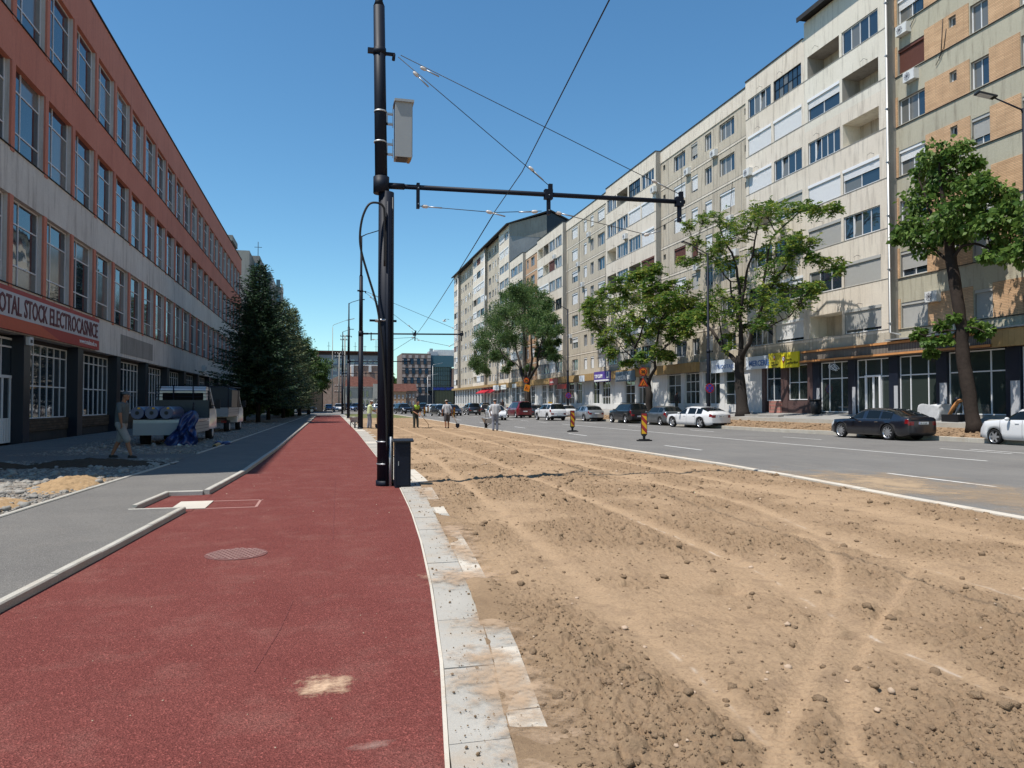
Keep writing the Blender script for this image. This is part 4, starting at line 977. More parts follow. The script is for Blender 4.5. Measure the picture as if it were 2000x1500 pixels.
# ---------- ground-floor shops of the three blocks (parts of the blocks)
XS = 30.62
def shopfront(par, ya, yb, cols_, rows_, frame='white_frame', glass='shop_glass', z0=1.02, z1=4.15, cur=()):
    return place('shop_window', winmesh(yb - ya, z1 - z0, cols_, rows_, frame=frame, glass=glass, curtains=cur, fw=.06, mw=.06), par, XS, -1, ya, yb, z0)
shopfront(A, 27.70, 31.0, (1, 2.2, 1.1), (2.1, 1)); shopfront(A, 31.72, 34.32, (1, 1.75, .8), (2.1, 1)); shopfront(A, 24.0, 26.9, (1, 1), (2.1, 1)); shopfront(A, 19.0, 23.2, (1, 1, 1), (2.1, 1))
shopfront(D, 35.02, 37.68, (1, 1.9, 1), (2.1, 1)); shopfront(D, 38.36, 40.98, (1, 1.6, .9), (2.1, 1))
mb = MB(); x = XS - .01
for a, b in ((35.72, 35.86), (36.24, 36.36), (36.84, 36.98)): mb.box((x - .07, a, 1.0), (x - .001, b, 3.1), 'white_frame')
mb.box((x - .075, 35.7, 3.1), (x - .001, 37.0, 3.2), 'white_frame'); mb.box((x - .12, 36.3, 1.9), (x - .07, 36.33, 2.2), 'steel'); mb.build('shop_door', D)
for a, b in ((26.95, 27.68), (31.02, 31.7), (23.3, 23.95)): mb = MB(); mb.box((XS - .14, a, .8), (XS + .2, b, 4.18), 'navy_panel'); mb.box((XS - .16, a - .01, .8), (XS - .141, b * .5 + a * .5 + .1, 2.62), 'grey_frame'); mb.build('pillar', A)
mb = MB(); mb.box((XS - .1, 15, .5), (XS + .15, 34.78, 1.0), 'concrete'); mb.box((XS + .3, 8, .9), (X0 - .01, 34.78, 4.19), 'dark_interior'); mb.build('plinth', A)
for a, b in ((34.34, 35.0), (37.7, 38.34), (41.0, 41.68)): mb = MB(); mb.box((XS - .14, a, .8), (XS + .2, b, 4.18), 'navy_panel'); mb.box((XS - .16, a - .01, .8), (XS - .141, a * .6 + b * .4, 2.55), 'grey_frame'); mb.build('pillar', D)
plain('brown_tile', (.10, .06, .055), .6, .3, var=.3)
for a, b in ((41.69, 42.2), (44.35, 45.1), (47.0, 47.4)): mb = MB(); mb.box((XS - .15, a, .8), (XS + .2, b, 4.2), 'brown_tile'); mb.build('pillar', D)
mb = MB(); mb.box((XS - .12, 42.2, .8), (XS + .1, 44.34, 1.75), 'brown_tile'); mb.build('sill_wall', D)
ypil = [49.6]
while ypil[-1] < 121: ypil.append(ypil[-1] + (3.35 if ypil[-1] < 78 else 3.0))
for i, y in enumerate(ypil): mb = MB(); mb.box((XS - .12, y - .35, .8), (XS + .2, y + .35, 4.2), 'white_wall'); mb.build('pillar', D)
mb = MB(); mb.box((XS - .13, 47.41, .8), (XS + .2, 49.24, 4.2), 'white_wall')
mb.build('pillar', D)
shopfront(D, 42.21, 44.34, (1, 1), (1.0, 1.0), z0=1.8); shopfront(D, 45.12, 46.98, (1, 1.2), (1.9, 1), glass='window_glass', z0=1.75)
mb = MB(); mb.box((XS - .3, 45.0, .9), (XS - .06, 46.3, 1.75), 'pink_block'); mb.build('brick_planter', D)
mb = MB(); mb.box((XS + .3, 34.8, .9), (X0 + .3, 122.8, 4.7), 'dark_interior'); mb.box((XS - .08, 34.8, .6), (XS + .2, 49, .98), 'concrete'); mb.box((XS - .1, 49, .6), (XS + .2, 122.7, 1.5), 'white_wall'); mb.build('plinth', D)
rw = random.Random(9)
for i, (a, b) in enumerate(zip(ypil, ypil[1:])):
    if rw.random() < .12: 
        mb = MB(); mb.box((XS - .02, a + .35, 1.5), (XS + .1, b - .35, 4.2), 'white_wall'); mb.build('wall', D); continue
    shopfront(D, a + .36, b - .36, (1,) * (3 if i % 3 else 2), (1.7, 1) if i % 2 else (1.2, 1, .8), z0=1.5 if i % 4 else 1.0, cur=(i % 5,) if i % 2 else ())
for k in range(19): y = 123.2 + k * 3; mb = MB(); mb.box((XS - .12, y - .3, .8), (XS + .3, y + .3, 4.7), 'white_wall'); mb.build('pillar', T)
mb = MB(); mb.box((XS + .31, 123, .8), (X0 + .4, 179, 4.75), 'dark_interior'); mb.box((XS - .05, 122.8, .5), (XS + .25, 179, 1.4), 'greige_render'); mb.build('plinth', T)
for k in range(18): y = 123.2 + k * 3; shopfront(T, y + .31, y + 2.69, (1, 1), (1.6, 1), z0=1.4, z1=4.6)
# canopies and fascias over the shops
mb = MB(); mb.box((30.25, 28.06, 4.2), (31, 42.4, 4.96), 'corrugated'); mb.box((30.18, 28.05, 4.84), (30.24, 42.45, 4.98), 'rust_steel'); mb.box((30.05, 28.05, 4.22), (30.24, 42.45, 4.35), 'rust_steel')
plain('orange_rail', (.55, .25, .09), .7, .3, var=.25, scale=3)
mb.box((30.16, 28.06, 4.85), (30.179, 42.44, 4.97), 'orange_rail'); mb.box((30.03, 28.06, 4.23), (30.049, 42.44, 4.34), 'orange_rail'); mb.build('canopy', D)
mb = MB(); y = 22.0
while y < 28.0: mb.box((30.12, y + .004, 4.19), (30.3, y + .30, 5.0), 'tan_board'); y += .304
mb.box((30.0, 8, 5.03), (31, 34.7, 5.1), 'galvanised'); mb.build('fascia', A)
mb = MB(); y = 56.2
while y < 122.6:
    if not (64.0 < y < 66 or 75 < y < 75.8): mb.box((29.9 + .012 * (int(y / .3) % 2), y + .004, 4.22), (30.3, y + .29, 5.02), 'tan_board')
    y += .3
mb.box((30.3, 42.5, 4.2), (31, 122.6, 5.0), 'concrete'); mb.build('fascia', D)
mb = MB(); mb.box((29.9, 123, 4.6), (31, 179, 5.05), 'tan_board'); mb.build('fascia', T)

# shop signs: things of their own
def rsign(lab, xa, xb, ya, yb, mat, X=29.86, frame=None, name='shop_sign'):
    """flat box sign facing the street, from the photograph's left/right/top/bottom edges"""
    p = FX(xa, ya, X); q = FX(xb, yb, X); ym = (p.y + q.y) / 2; za, zb = min(p.z, q.z), max(p.z, q.z)
    t = thing(name, (X, ym, za), lab, 'sign'); mb = MB(); mb.box((X, q.y, za), (X + .12, p.y, zb), mat); mb.build('panel', t)
    return t, q.y, p.y, za, zb
plain('sign_yellow', (.72, .62, .03), .5, .3, var=.04); plain('sign_olive', (.50, .44, .04), .5, .3, var=.04); plain('sign_white', (.66, .72, .78), .5, .3, var=.04); plain('sign_blue', (.10, .20, .45), .5, .3); plain('sign_slate', (.10, .15, .20), .5, .3); plain('sign_purple', (.10, .06, .30), .5, .3); plain('awning_red', (.42, .02, .03), .7, .2)
def pin(t, X, y, z, s):
    mb = MB(); n = 20
    out = [(y + s * math.cos(a), z + s * math.sin(a)) for a in [R(-50) + k / n * R(280) for k in range(n + 1)]] + [(y, z - s * 1.9)]
    mb.prism(out, 'x', X - .012, X, 'sign_red'); mb.prism([(y + .72 * s * math.cos(k / 16 * 6.2832), z + .72 * s * math.sin(k / 16 * 6.2832)) for k in range(16)], 'x', X - .018, X - .0121, 'white_paint')
    mb.prism([(y + .2 * s * math.cos(k / 8 * 6.2832), z + .2 * s * math.sin(k / 8 * 6.2832)) for k in range(8)], 'x', X - .022, X - .0181, 'sign_red'); mb.build('pin_emblem', t)
t, y0, y1, z0, z1 = rsign('yellow shop sign with small pin emblem above its lettering, beside the white MERCERIE sign', 1501, 1524, 691, 717, 'sign_olive', 30.1)
pin(t, 30.1, (y0 + y1) / 2, z1 - .28, .13); text_part('lettering', 'casa\npariurilor', t, (30.1, y1 - .35, z0 + .1), .28, 'black_plastic', (0, -1, 0), width=.8)
t, y0, y1, z0, z1 = rsign('brighter yellow shop sign with large pin emblem at its left, above the brown betting shop', 1524.4, 1559, 689.5, 716.5, 'sign_yellow', 30.1)
pin(t, 30.1, y1 - .35, (z0 + z1) / 2 + .1, .19); text_part('lettering', 'casa\npariurilor', t, (30.1, y1 - .7, z0 + .18), .42, 'black_plastic', (0, -1, 0), width=1.25)
t, y0, y1, z0, z1 = rsign('white shop sign with blue letters reading MERCERIE', 1457, 1499, 698, 719, 'sign_white', 30.1)
text_part('lettering', 'MERCERIE', t, (30.1, y1 - .45, z0 + .2), .42, 'sign_blue', (0, -1, 0), width=2.5, bold=.02)
t, y0, y1, z0, z1 = rsign('white shop sign with faint blue lettering behind the tall black pole', 1389, 1430, 705, 726, 'sign_white', 30.1)
text_part('lettering', 'TRICOTAJE', t, (30.1, y1 - .7, z0 + .2), .4, 'sign_blue', (0, -1, 0), width=2.7)
t, y0, y1, z0, z1 = rsign('blank white sign panel between the trunk of the large tree and MERCERIE', 1431, 1444, 702, 722, 'white_paint', 30.1)
t, y0, y1, z0, z1 = rsign('slate blue shop sign with white letters reading ASIGURARI', 1202, 1240, 727, 743, 'sign_slate')
text_part('lettering', 'ASIGURĂRI', t, (29.86, y1 - .2, z0 + .14), .62, 'white_paint', (0, -1, 0), width=3.6, bold=.03)
t, y0, y1, z0, z1 = rsign('purple and white shop sign reading TOP-CLAIM', 1160, 1191, 727, 744, 'sign_purple')
text_part('lettering', 'TOP-CLAIM', t, (29.86, y1 - .25, z0 + .4), .42, 'white_paint', (0, -1, 0), width=2.4, bold=.03)
mb = MB(); mb.box((29.845, y0 + .12, z0 + .35), (29.859, y0 + .95, z1 - .1), 'white_paint'); mb.box((29.835, y0 + .4, z0 + .5), (29.844, y0 + .8, z1 - .15), 'blue_paint'); mb.box((29.845, y0 + .1, z0 + .05), (29.859, y1 - .1, z0 + .22), 'white_paint'); mb.build('emblem', t)
t, *_ = rsign('small white and blue sign box on the tan fascia left of the purple sign', 1131, 1141, 734, 745, 'sign_white')
t, y0, y1, z0, z1 = rsign('red shop sign with white letters fixed highest on the tan fascia', 1073, 1089, 740, 751, 'red_paint')
text_part('lettering', 'market', t, (29.86, y1 - .3, z0 + .25), .3, 'white_paint', (0, -1, 0), width=1.7)
t, *_ = rsign('dark red narrow sign hanging just under the tan fascia beside the black lamp pole', 1088, 1105, 751, 759, 'sign_red', 29.7)
t, *_ = rsign('small white sign on the far fascia nearest the red awnings', 963, 974, 753, 762, 'white_paint')
t, *_ = rsign('white sign on the far fascia with tan boards on both sides', 978, 988, 752, 760, 'white_paint')
t, *_ = rsign('small white sign on the fascia just left of the big round tree trunk', 1000, 1008, 750, 757, 'white_paint')
for lab, xa, xb in (('red fabric awning over the far shop, the left of two', 936, 948), ('red fabric awning over the far shop, the right of two', 949, 967)):
    p = FX(xa, 765, 29.9); q = FX(xb, 765, 29.9); t = thing('awning', (30.5, (p.y + q.y) / 2, 4.0), lab, 'awning', 'red awnings')
    mb = MB(); mb.prism([(30.6, 4.35), (29.2, 3.6), (29.2, 3.45), (30.6, 4.2)], 'y', q.y, p.y, 'awning_red'); mb.build('canvas', t)
    mb = MB(); mb.tube([(29.25, q.y, 3.5), (30.6, q.y, 3.6)], .02, 'steel', 5); mb.tube([(29.25, p.y, 3.5), (30.6, p.y, 3.6)], .02, 'steel', 5); mb.build('arm', t)
# coil of white cable hanging from the canopy
mb = MB(); rs = random.Random(2)
for k in range(5):
    c = (30.1, 39.1 + rs.uniform(-.25, .25), 3.75 + rs.uniform(-.1, .1)); a0 = rs.uniform(0, 3)
    mb.tube([(c[0] + .05 * math.sin(t), c[1] + .27 * math.cos(t) , c[2] + .17 * math.sin(t + a0)) for t in [i / 14 * 6.2832 for i in range(15)]], .014, 'white_paint', 5, cap=False)
mb.tube([(30.1, 39.0, 3.9), (30.1, 39.05, 4.25)], .014, 'white_paint', 5)
tag(mb.build('cable_coil'), 'coil of white cable hanging from the rusty canopy over the empty shop', 'cable coil')

# ---------- distant buildings at the end of the street
def farwins(par, x0, x1, z0, z1, y, nx, nz, wfrac, hfrac, frame='white_frame', glass='window_glass', cols_=(1, 1), stag=0., skip=lambda i, j: False, name='window'):
    dx = (x1 - x0) / nx; dz = (z1 - z0) / nz; w, h = dx * wfrac, dz * hfrac
    me = winmesh(w, h, cols_, frame=frame, glass=glass, fw=.09, mw=.07)
    for j in range(nz):
        for i in range(nx):
            if skip(i, j): continue
            xx = x0 + (i + .5) * dx - w / 2 + (stag if j % 2 else -stag)
            link(name, me, par, (xx - par.location.x, y - par.location.y, z0 + (j + .5) * dz - h / 2 - par.location.z))
O = thing('office_building', (34, 250, 0), 'modern chequered brown office building with blue glass centre at the end of the street', 'building')
plain('brown_clad', (.20, .145, .12), .7, .2, var=.2, scale=.6); plain('pale_clad', (.44, .36, .32), .7, .2, var=.15, scale=.6)
mb = MB(); mb.box((24.9, 250, 0), (34.6, 268, 18.3), 'brown_clad'); mb.box((34.6, 253.5, 0), (42.2, 268, 17.6), 'brown_clad'); mb.box((42.2, 250.2, 0), (56, 268, 13.5), 'brown_clad')
for j in range(11):
    for i in range(9):
        if (i + (j // 1)) % 2 == 0 and j % 2 == 0:
            mb.box((25.0 + i * 1.06, 249.95, .5 + j * 1.62), (25.0 + i * 1.06 + 1.1, 249.999, .5 + j * 1.62 + 1.0), 'pale_clad')
for j in range(5): mb.box((24.9, 249.94, 2.9 + 3.25 * j), (34.6, 249.949, 3.3 + 3.25 * j), 'pale_clad')
for j in range(4):
    for i in range(4): mb.box((43 + i * 2.6, 250.15, 3.3 + 2.9 * j), (44.4 + i * 2.6, 250.199, 4.3 + 2.9 * j), 'pale_clad')
mb.build('wall', O)
farwins(O, 25.2, 34.0, 1.2, 17.2, 249.9, 4, 5, .5, .62, frame='navy_panel', glass='blue_glass', stag=.25)
farwins(O, 42.6, 52, 4.0, 13.2, 250.1, 5, 3, .5, .6, frame='navy_panel', glass='blue_glass')
mb = MB(); mb.box((34.61, 253.2, 5.5), (42.19, 253.4, 17.9), 'office_glass'); mb.box((34.6, 251.8, 13.9), (52, 252.6, 17.7), 'office_glass')
for j in range(8): mb.box((34.61, 253.1, 6 + j * 1.62), (42.19, 253.19, 6.1 + j * 1.62), 'dark_steel')
for i in range(11): mb.box((34.7 + i * .75, 253.1, 5.5), (34.78 + i * .75, 253.19, 17.9), 'dark_steel')
mb.box((42.3, 251.7, 13.9), (52, 251.79, 14.0), 'white_paint'); mb.build('glass_front', O)
mb = MB(); mb.box((33.5, 247.5, 5.7), (56, 252, 7.0), 'navy_panel'); mb.box((34.2, 249, 0), (42.4, 252.4, 5.7), 'dark_glass'); mb.box((30.2, 247.6, 0), (34.5, 249.8, 4.2), 'navy_panel')
mb.box((42.4, 248.6, 0), (56, 250.1, 5.7), 'dark_interior')
for i in range(9): mb.box((34.3 + i * 1.0, 248.93, 0), (34.36 + i * 1.0, 248.99, 5.7), 'dark_steel')
mb.build('entrance', O)
mb = MB(); mb.box((36.5, 255, 17.9), (46.5, 266, 20.0), 'white_wall'); mb.box((34.4, 253.5, 17.9), (37.5, 258, 19.3), 'grey_frame'); mb.box((34.9, 254, 19.3), (35.9, 256, 20.3), 'steel'); mb.tube([(45, 256, 18), (45, 256, 20.6)], 1.9, 'grey_frame', 12); mb.build('roof_plant', O)
S2 = thing('office_sign', (42, 247.4, 5.9), 'row of blue sign letters with a round emblem over the office entrance', 'sign')
text_part('lettering', 'BUSINESS CENTER', S2, (35.2, 247.4, 5.95), .8, 'blue_paint', (1, 0, 0), width=7.4, bold=.03); text_part('lettering', 'VINCI', S2, (45.4, 247.4, 5.95), .95, 'blue_paint', (1, 0, 0), width=4.4, bold=.04)
mb = MB(); mb.tube([(44.1, 247.35, 6.5), (44.1, 247.48, 6.5)], .75, 'white_paint', 18); mb.tube([(44.35, 247.28, 6.7), (44.35, 247.34, 6.7)], .4, 'red_paint', 12); mb.tube([(43.9, 247.28, 6.2), (43.9, 247.34, 6.2)], .35, 'blue_paint', 12); mb.build('round_emblem', S2)
# long apartment house with attic, above the old roofs
H = thing('apartment_house', (9, 232, 0), 'distant grey apartment house with attic storey and antennas, seen between the black poles', 'building')
stained('slate_render', (.26, .27, .29), (.32, .33, .34), (.16, .16, .17), .4, .3)
mb = MB(); mb.box((-2, 232, 0), (20, 246, 16.2), 'slate_render'); mb.box((-8, 231, 0), (-2.01, 246, 17), 'orange_render'); mb.build('wall', H)
mb = MB(); mb.box((-8.4, 230.6, 17.05), (20.3, 247, 17.4), 'roof_tile'); mb.box((-2, 232.6, 16.2), (19.5, 246, 17.05), 'brown_tile'); mb.build('roof', H)
farwins(H, -1.5, 19.5, 3.6, 15.4, 231.93, 12, 5, .62, .5, cols_=(1, 1, 1), skip=lambda i, j: (i * 7 + j * 3) % 9 == 0)
mb = MB(); mb.box((8.2, 231.4, 12.6), (19.8, 231.99, 13.3), 'sign_red'); mb.box((-1.5, 231.4, 12.4), (7, 231.99, 13.1), 'concrete'); mb.box((8.2, 231.4, 7.4), (19.8, 231.99, 8.1), 'slate_render'); mb.build('balcony', H)
for x in (1, 5.2, 5.9, 9, 12, 15.4, 16.2): mb = MB(); mb.tube([(x, 236, 17), (x, 236, 19.5 + (x * 7 % 2))], .06, 'dark_steel', 4); mb.tube([(x - .5, 236, 19.2), (x + .5, 236, 19.2)], .04, 'dark_steel', 4); mb.build('antenna', H)
K = thing('brick_house', (-1, 195, 0), 'windowless old house wall of patched pale brick behind the street lamps', 'building')
mb = MB(); mb.prism([(-7, 0), (8.2, 0), (8.2, 7.6), (6.2, 8.7), (3.2, 8.5), (1, 7.4), (-5, 5.9), (-7, 5.4)], 'y', 195, 205, 'old_brick'); mb.build('wall', K)
mb = MB(); mb.box((6.5, 195.5, 6.4), (13.2, 205, 11.2), 'old_brick'); mb.box((6.45, 195.3, 11.2), (13.3, 205, 11.5), 'white_wall'); mb.box((6.5, 195.2, 7.6), (7.1, 195.49, 11.2), 'white_wall'); mb.box((10.9, 195.2, 9.6), (11.6, 195.49, 11.2), 'white_wall'); mb.build('firewall', K)
C = thing('old_house', (10, 182, 0), 'old grey house with arched windows and dark red hipped roof behind the poles', 'building')
stained('old_grey', (.36, .35, .31), (.42, .41, .37), (.24, .23, .2), .4, .3)
mb = MB(); mb.box((4.3, 182, 0), (14.5, 192, 5.3), 'old_grey'); mb.box((11.2, 181.2, 0), (12.5, 182, 6.2), 'old_grey'); mb.box((4.2, 181.8, 5.3), (14.6, 192, 5.55), 'white_wall'); mb.build('wall', C)
mb = MB(); mb.raw([(4, 181.6, 5.55), (14.8, 181.6, 5.55), (14.8, 192, 5.55), (4, 192, 5.55), (5.5, 187, 8.1), (11, 187, 8.1)], [(0, 1, 5, 4), (1, 2, 5), (2, 3, 4, 5), (3, 0, 4)], 'roof_tile'); mb.build('roof', C)
for x in (5.6, 8.6, 9.6, 13.2):
    for z in (.9, 3.1):
        mb = MB(); pts = [(x, z), (x + .5, z), (x + .5, z + 1.2)] + [(x + .25 + .25 * math.cos(a), z + 1.2 + .3 * math.sin(a)) for a in (R(45), R(90), R(135))] + [(x, z + 1.2)]
        mb.prism(pts, 'y', 181.93, 181.99, 'window_glass'); mb.build('arched_window', C)
E_ = thing('gable_house', (-4.2, 150, 0), 'low beige gable house behind the trees at the path end', 'building')
stained('beige_render', (.50, .31, .19), (.54, .34, .21), (.4, .26, .17), .3, .2)
mb = MB(); mb.prism([(-9, 0), (-.5, 0), (-.5, 3.9), (-2.2, 5.3), (-9, 5.3)], 'y', 150, 160, 'beige_render'); mb.build('wall', E_)
mb = MB(); mb.prism([(-2.4, 5.5), (.3, 3.45), (.3, 3.65), (-2.4, 5.75), (-9.2, 5.75), (-9.2, 5.5)], 'y', 149.6, 160, 'roof_felt'); mb.build('roof', E_)
mb = MB(); mb.tube([(-.45, 149.9, 3.6), (-.45, 149.9, 0)], .08, 'dark_steel', 6); mb.build('downpipe', E_)
for lab, x0, x1, y, h, rh, wm in (('low house with orange tile roof left of the chequered office', 18.6, 22.6, 215, 4.9, 2.3, 'beige_render'), ('second tile roofed house just beside the office wall', 22.6, 26.4, 222, 5.2, 2.2, 'old_brick')):
    t = thing('tile_roofed_house', ((x0 + x1) / 2, y, 0), lab, 'house'); mb = MB(); mb.box((x0, y, 0), (x1, y + 8, h), wm); mb.build('wall', t)
    mb = MB(); mb.raw([(x0 - .3, y - .3, h), (x1 + .3, y - .3, h), (x1 + .3, y + 8, h), (x0 - .3, y + 8, h), (x0 - .3, y + 4, h + rh), (x1 + .3, y + 4, h + rh)], [(0, 1, 5, 4), (1, 2, 5), (2, 3, 4, 5), (3, 0, 4)], 'roof_tile'); mb.build('roof', t)
    farwins(t, x0 + .3, x1 - .3, .6, h - .6, y - .06, 3, 2, .4, .55)
# hazy apartment block behind the factory
t = thing('apartment_house', (-14, 160, 0), 'pale concrete block with stepped balconies rising behind the far end of the factory', 'building')
mb = MB(); mb.box((-20, 122, 0), (-11.6, 150, 25.4), 'concrete')
for k in range(3): mb.box((-11.6 + k * 1.2, 126 + 8 * k, 0), (-10.4 + k * 1.2, 150, 25.4 - 1.3 * k), 'concrete')
mb.build('wall', t)
for k in range(3):
    for j in range(8):
        mb = MB(); mb.box((-10.3 + k * 1.2 - .9, 125.9 + 8 * k, 3.2 + 2.8 * j), (-10.3 + k * 1.2 - .2, 125.99 + 8 * k, 4.6 + 2.8 * j), 'window_glass'); mb.box((-10.39 + k * 1.2, 127 + 8 * k, 3 + 2.8 * j), (-10.3 + k * 1.2, 133 + 8 * k, 4 + 2.8 * j), 'white_wall'); mb.build('balcony', t)
mb = MB(); mb.tube([(-11, 130, 25), (-11, 130, 28.5)], .05, 'dark_steel', 4); mb.tube([(-11.6, 130, 27.6), (-10.4, 130, 27.6)], .04, 'dark_steel', 4); mb.build('antenna', t)
# hills
patch_mesh('hills', -200, 260, 420, 640, 60, 40, lambda X, Y: -2 + np.clip((Y - 420) / 60, 0, 1) * (13 + 8 * fbm(X, Y, .012, 3, 4)), 'grass_ground')
# ================================================================== POLES, WIRES, SIGNS
WIREX = 3.05
def catenary_pole(x, y, lab, lean=0., near=False):
    t = thing('catenary_pole', (x, y, 0), lab, 'pole', 'black tram line poles along the bike path')
    lx = lambda z: x - lean * z / 9.5
    n = 16
    mb = MB(); mb.tube([(lx(0), y, -.02), (lx(0), y, 5.72)], [.158, .150], 'dark_steel', n); mb.tube([(lx(5.5), y, 5.7), (lx(5.8), y, 5.8)], [.155, .118], 'dark_steel', n); mb.tube([(lx(5.8), y, 5.8), (lx(9.4), y, 9.4)], [.122, .110], 'dark_steel', n)
    mb.tube([(lx(9.4), y, 9.4), (lx(9.5), y, 9.5), (lx(11.9), y, 11.9)], [.112, .075, .06], 'dark_steel', n)
    mb.tube([(lx(0), y, -.02), (lx(0), y, .10)], .18, 'dark_steel', n)
    mb.build('shaft', t)
    mb = MB(); L = 6.35; z0 = 5.86
    mb.tube([(lx(z0) + .1, y, z0), (lx(z0) + .45, y, z0 + .005)], .062, 'dark_steel', 10); mb.tube([(lx(z0) + .45, y, z0 + .005), (x + L + .05, y, z0 + .10)], .048, 'dark_steel', 10)
    mb.tube([(lx(z0), y, z0 - .16), (lx(z0), y, z0 + .16)], .155, 'dark_steel', n)
    mb.build('cross_arm', t)
    for dx, zlo in ((.62, .42), (3.32, .42), (6.28, .44)):
        zz = z0 + .1 * dx / L; mb = MB(); mb.box((x + dx - .03, y - .05, zz - zlo), (x + dx + .03, y + .05, zz + .08), 'dark_steel')
        if dx > 1: mb.box((x + dx - .09, y - .06, zz - .10), (x + dx + .08, y + .06, zz + .10), 'dark_steel'); mb.box((x + dx, y - .04, zz + .05), (x + dx + .08, y + .04, zz + .22), 'dark_steel')
        for zz2 in (zz - zlo + .08, zz - .02): mb.tube([(x + dx, y - .07, zz2), (x + dx, y + .07, zz2)], .012, 'steel', 6)
        mb.build('hanger_bracket', t)
    mb = MB(); z = 8.5
    mb.tube([(lx(z), y, z - .06), (lx(z), y, z + .06)], .128, 'dark_steel', n); mb.box((lx(z) - .23, y - .04, z - .04), (lx(z) - .12, y + .04, z + .05), 'dark_steel'); mb.box((lx(z) + .12, y - .03, z - .05), (lx(z) + .30, y + .03, z + .0), 'dark_steel')
    mb.tube([(lx(z) + .28, y, z - .02), (lx(z) + .27, y, z - .14)], .035, 'dark_steel', 6); mb.build('stay_clamp', t)
    if not near:
        mb = MB(); mb.tube([(x, y, 11.85), (x + .3, y - .1, 12.0), (x + 1.1, y - .3, 12.25)], [.035, .03, .03], 'dark_steel', 8); mb.obox((x + 1.3, y - .35, 12.27), .28, .12, .035, 'dark_steel'); mb.build('lamp_arm', t)
    else:
        # clamps, earthing strip, cable duct and the spare cable loop
        mb = MB()
        for z, dx in ((3.2, .26),): mb.tube([(lx(z), y, z - .02), (lx(z), y, z + .02)], .162, 'steel', n); mb.obox((lx(z) - .2, y - .02, z), .06, .02, .02, 'dark_steel'); mb.obox((lx(z) + .2, y - .02, z), .06, .02, .02, 'dark_steel')
        for z in (.42, .85): mb.tube([(lx(z), y, z - .012), (lx(z), y, z + .012)], .164, 'steel', n)
        mb.build('clamp', t)
        mb = MB(); mb.tube([(x + .02, y - .165, .0), (x + .02, y - .165, 5.5)], .035, 'dark_steel', 8); mb.tube([(x + .085, y - .165, .0), (x + .085, y - .175, .95)], .032, 'galvanised', 8); mb.tube([(x + .12, y - .13, 0), (x + .12, y - .13, 5.6)], .022, 'black_plastic', 6); mb.build('cable_duct', t)
        mb = MB(); P = lambda px, py, dy=-.2: FY(px, py, y + dy)
        pts = [P(751, 520), P(751, 425), P(748, 403), P(735, 396), P(720, 400), P(708, 425), P(703, 460), P(706, 492), P(718, 535), P(733, 585), P(741, 625), P(748, 690), P(754, 790), P(756, 880)]
        sm = []
        for i in range(len(pts) - 1):
            p0, p1, p2, p3 = pts[max(i - 1, 0)], pts[i], pts[i + 1], pts[min(i + 2, len(pts) - 1)]
            for k in range(5):
                s = k / 5; sm.append(.5 * ((2 * p1) + (p2 - p0) * s + (2 * p0 - 5 * p1 + 4 * p2 - p3) * s * s + (3 * p1 - p0 - 3 * p2 + p3) * s ** 3))
        mb.tube(sm + [pts[-1]], .022, 'cable', 7); mb.build('cable_loop', t)
    return t
PN = Vector((1.14, 14.62, 0))
pole1 = catenary_pole(PN.x, PN.y, 'nearest black tram pole, the tall thick one beside the small black cabinet', .16, True)
pole2 = catenary_pole(2.11, 46.45, 'second black tram pole from the camera, standing right behind the wheelbarrow')
pole3 = catenary_pole(2.33, 78.2, 'third black tram pole from the camera, left of the wheelbarrow')
pole4 = catenary_pole(2.42, 110.0, 'fourth and farthest black tram pole at the end of the red path')
# grey cabinet high on the first pole
t = thing('equipment_box', (1.42, 14.6, 6.4), 'grey equipment cabinet strapped high on the nearest black pole', 'cabinet')
mb = MB(); mb.box((1.30, 14.50, 6.42), (1.62, 14.86, 7.50), 'cabinet_grey'); mb.build('casing', t)
mb = MB(); mb.box((1.28, 14.46, 7.501), (1.66, 14.90, 7.55), 'cabinet_grey'); mb.build('lid', t)
mb = MB(); mb.box((1.621, 14.51, 6.44), (1.635, 14.85, 7.48), 'cabinet_grey'); mb.box((1.34, 14.54, 6.405), (1.54, 14.82, 6.419), 'black_plastic'); mb.box((1.56, 14.52, 6.40), (1.61, 14.84, 6.419), 'tan_board'); mb.build('door', t)
for z in (7.27, 6.67):
    mb = MB(); mb.tube([(1.02, 14.62, z + .02), (1.02, 14.62, z + .05)], .128, 'galvanised', 16)
    for zz in (z, z - .2): mb.box((1.13, 14.60, zz), (1.27, 14.66, zz + .035), 'galvanised')
    mb.box((1.13, 14.60, z - .2), (1.16, 14.66, z), 'galvanised'); mb.box((1.255, 14.62, z - .25), (1.27, 14.64, z + .12), 'galvanised'); mb.build('strap_bracket', t)
# small cabinet at its foot
t = thing('ground_cabinet', (1.42, 14.3, 0), 'small black steel cabinet standing against the foot of the nearest pole', 'cabinet')
mb = MB(); mb.box((1.29, 14.12, .0), (1.58, 14.42, .86), 'dark_steel'); mb.build('casing', t)
mb = MB(); mb.prism([(14.07, .861), (14.47, .861), (14.47, .89), (14.27, .925), (14.07, .89)], 'x', 1.255, 1.63, 'black_plastic'); mb.build('lid', t)
mb = MB(); mb.box((1.32, 14.108, .05), (1.55, 14.119, .82), 'dark_steel'); mb.box((1.34, 14.1, .42), (1.355, 14.109, .5), 'steel'); mb.build('door', t)
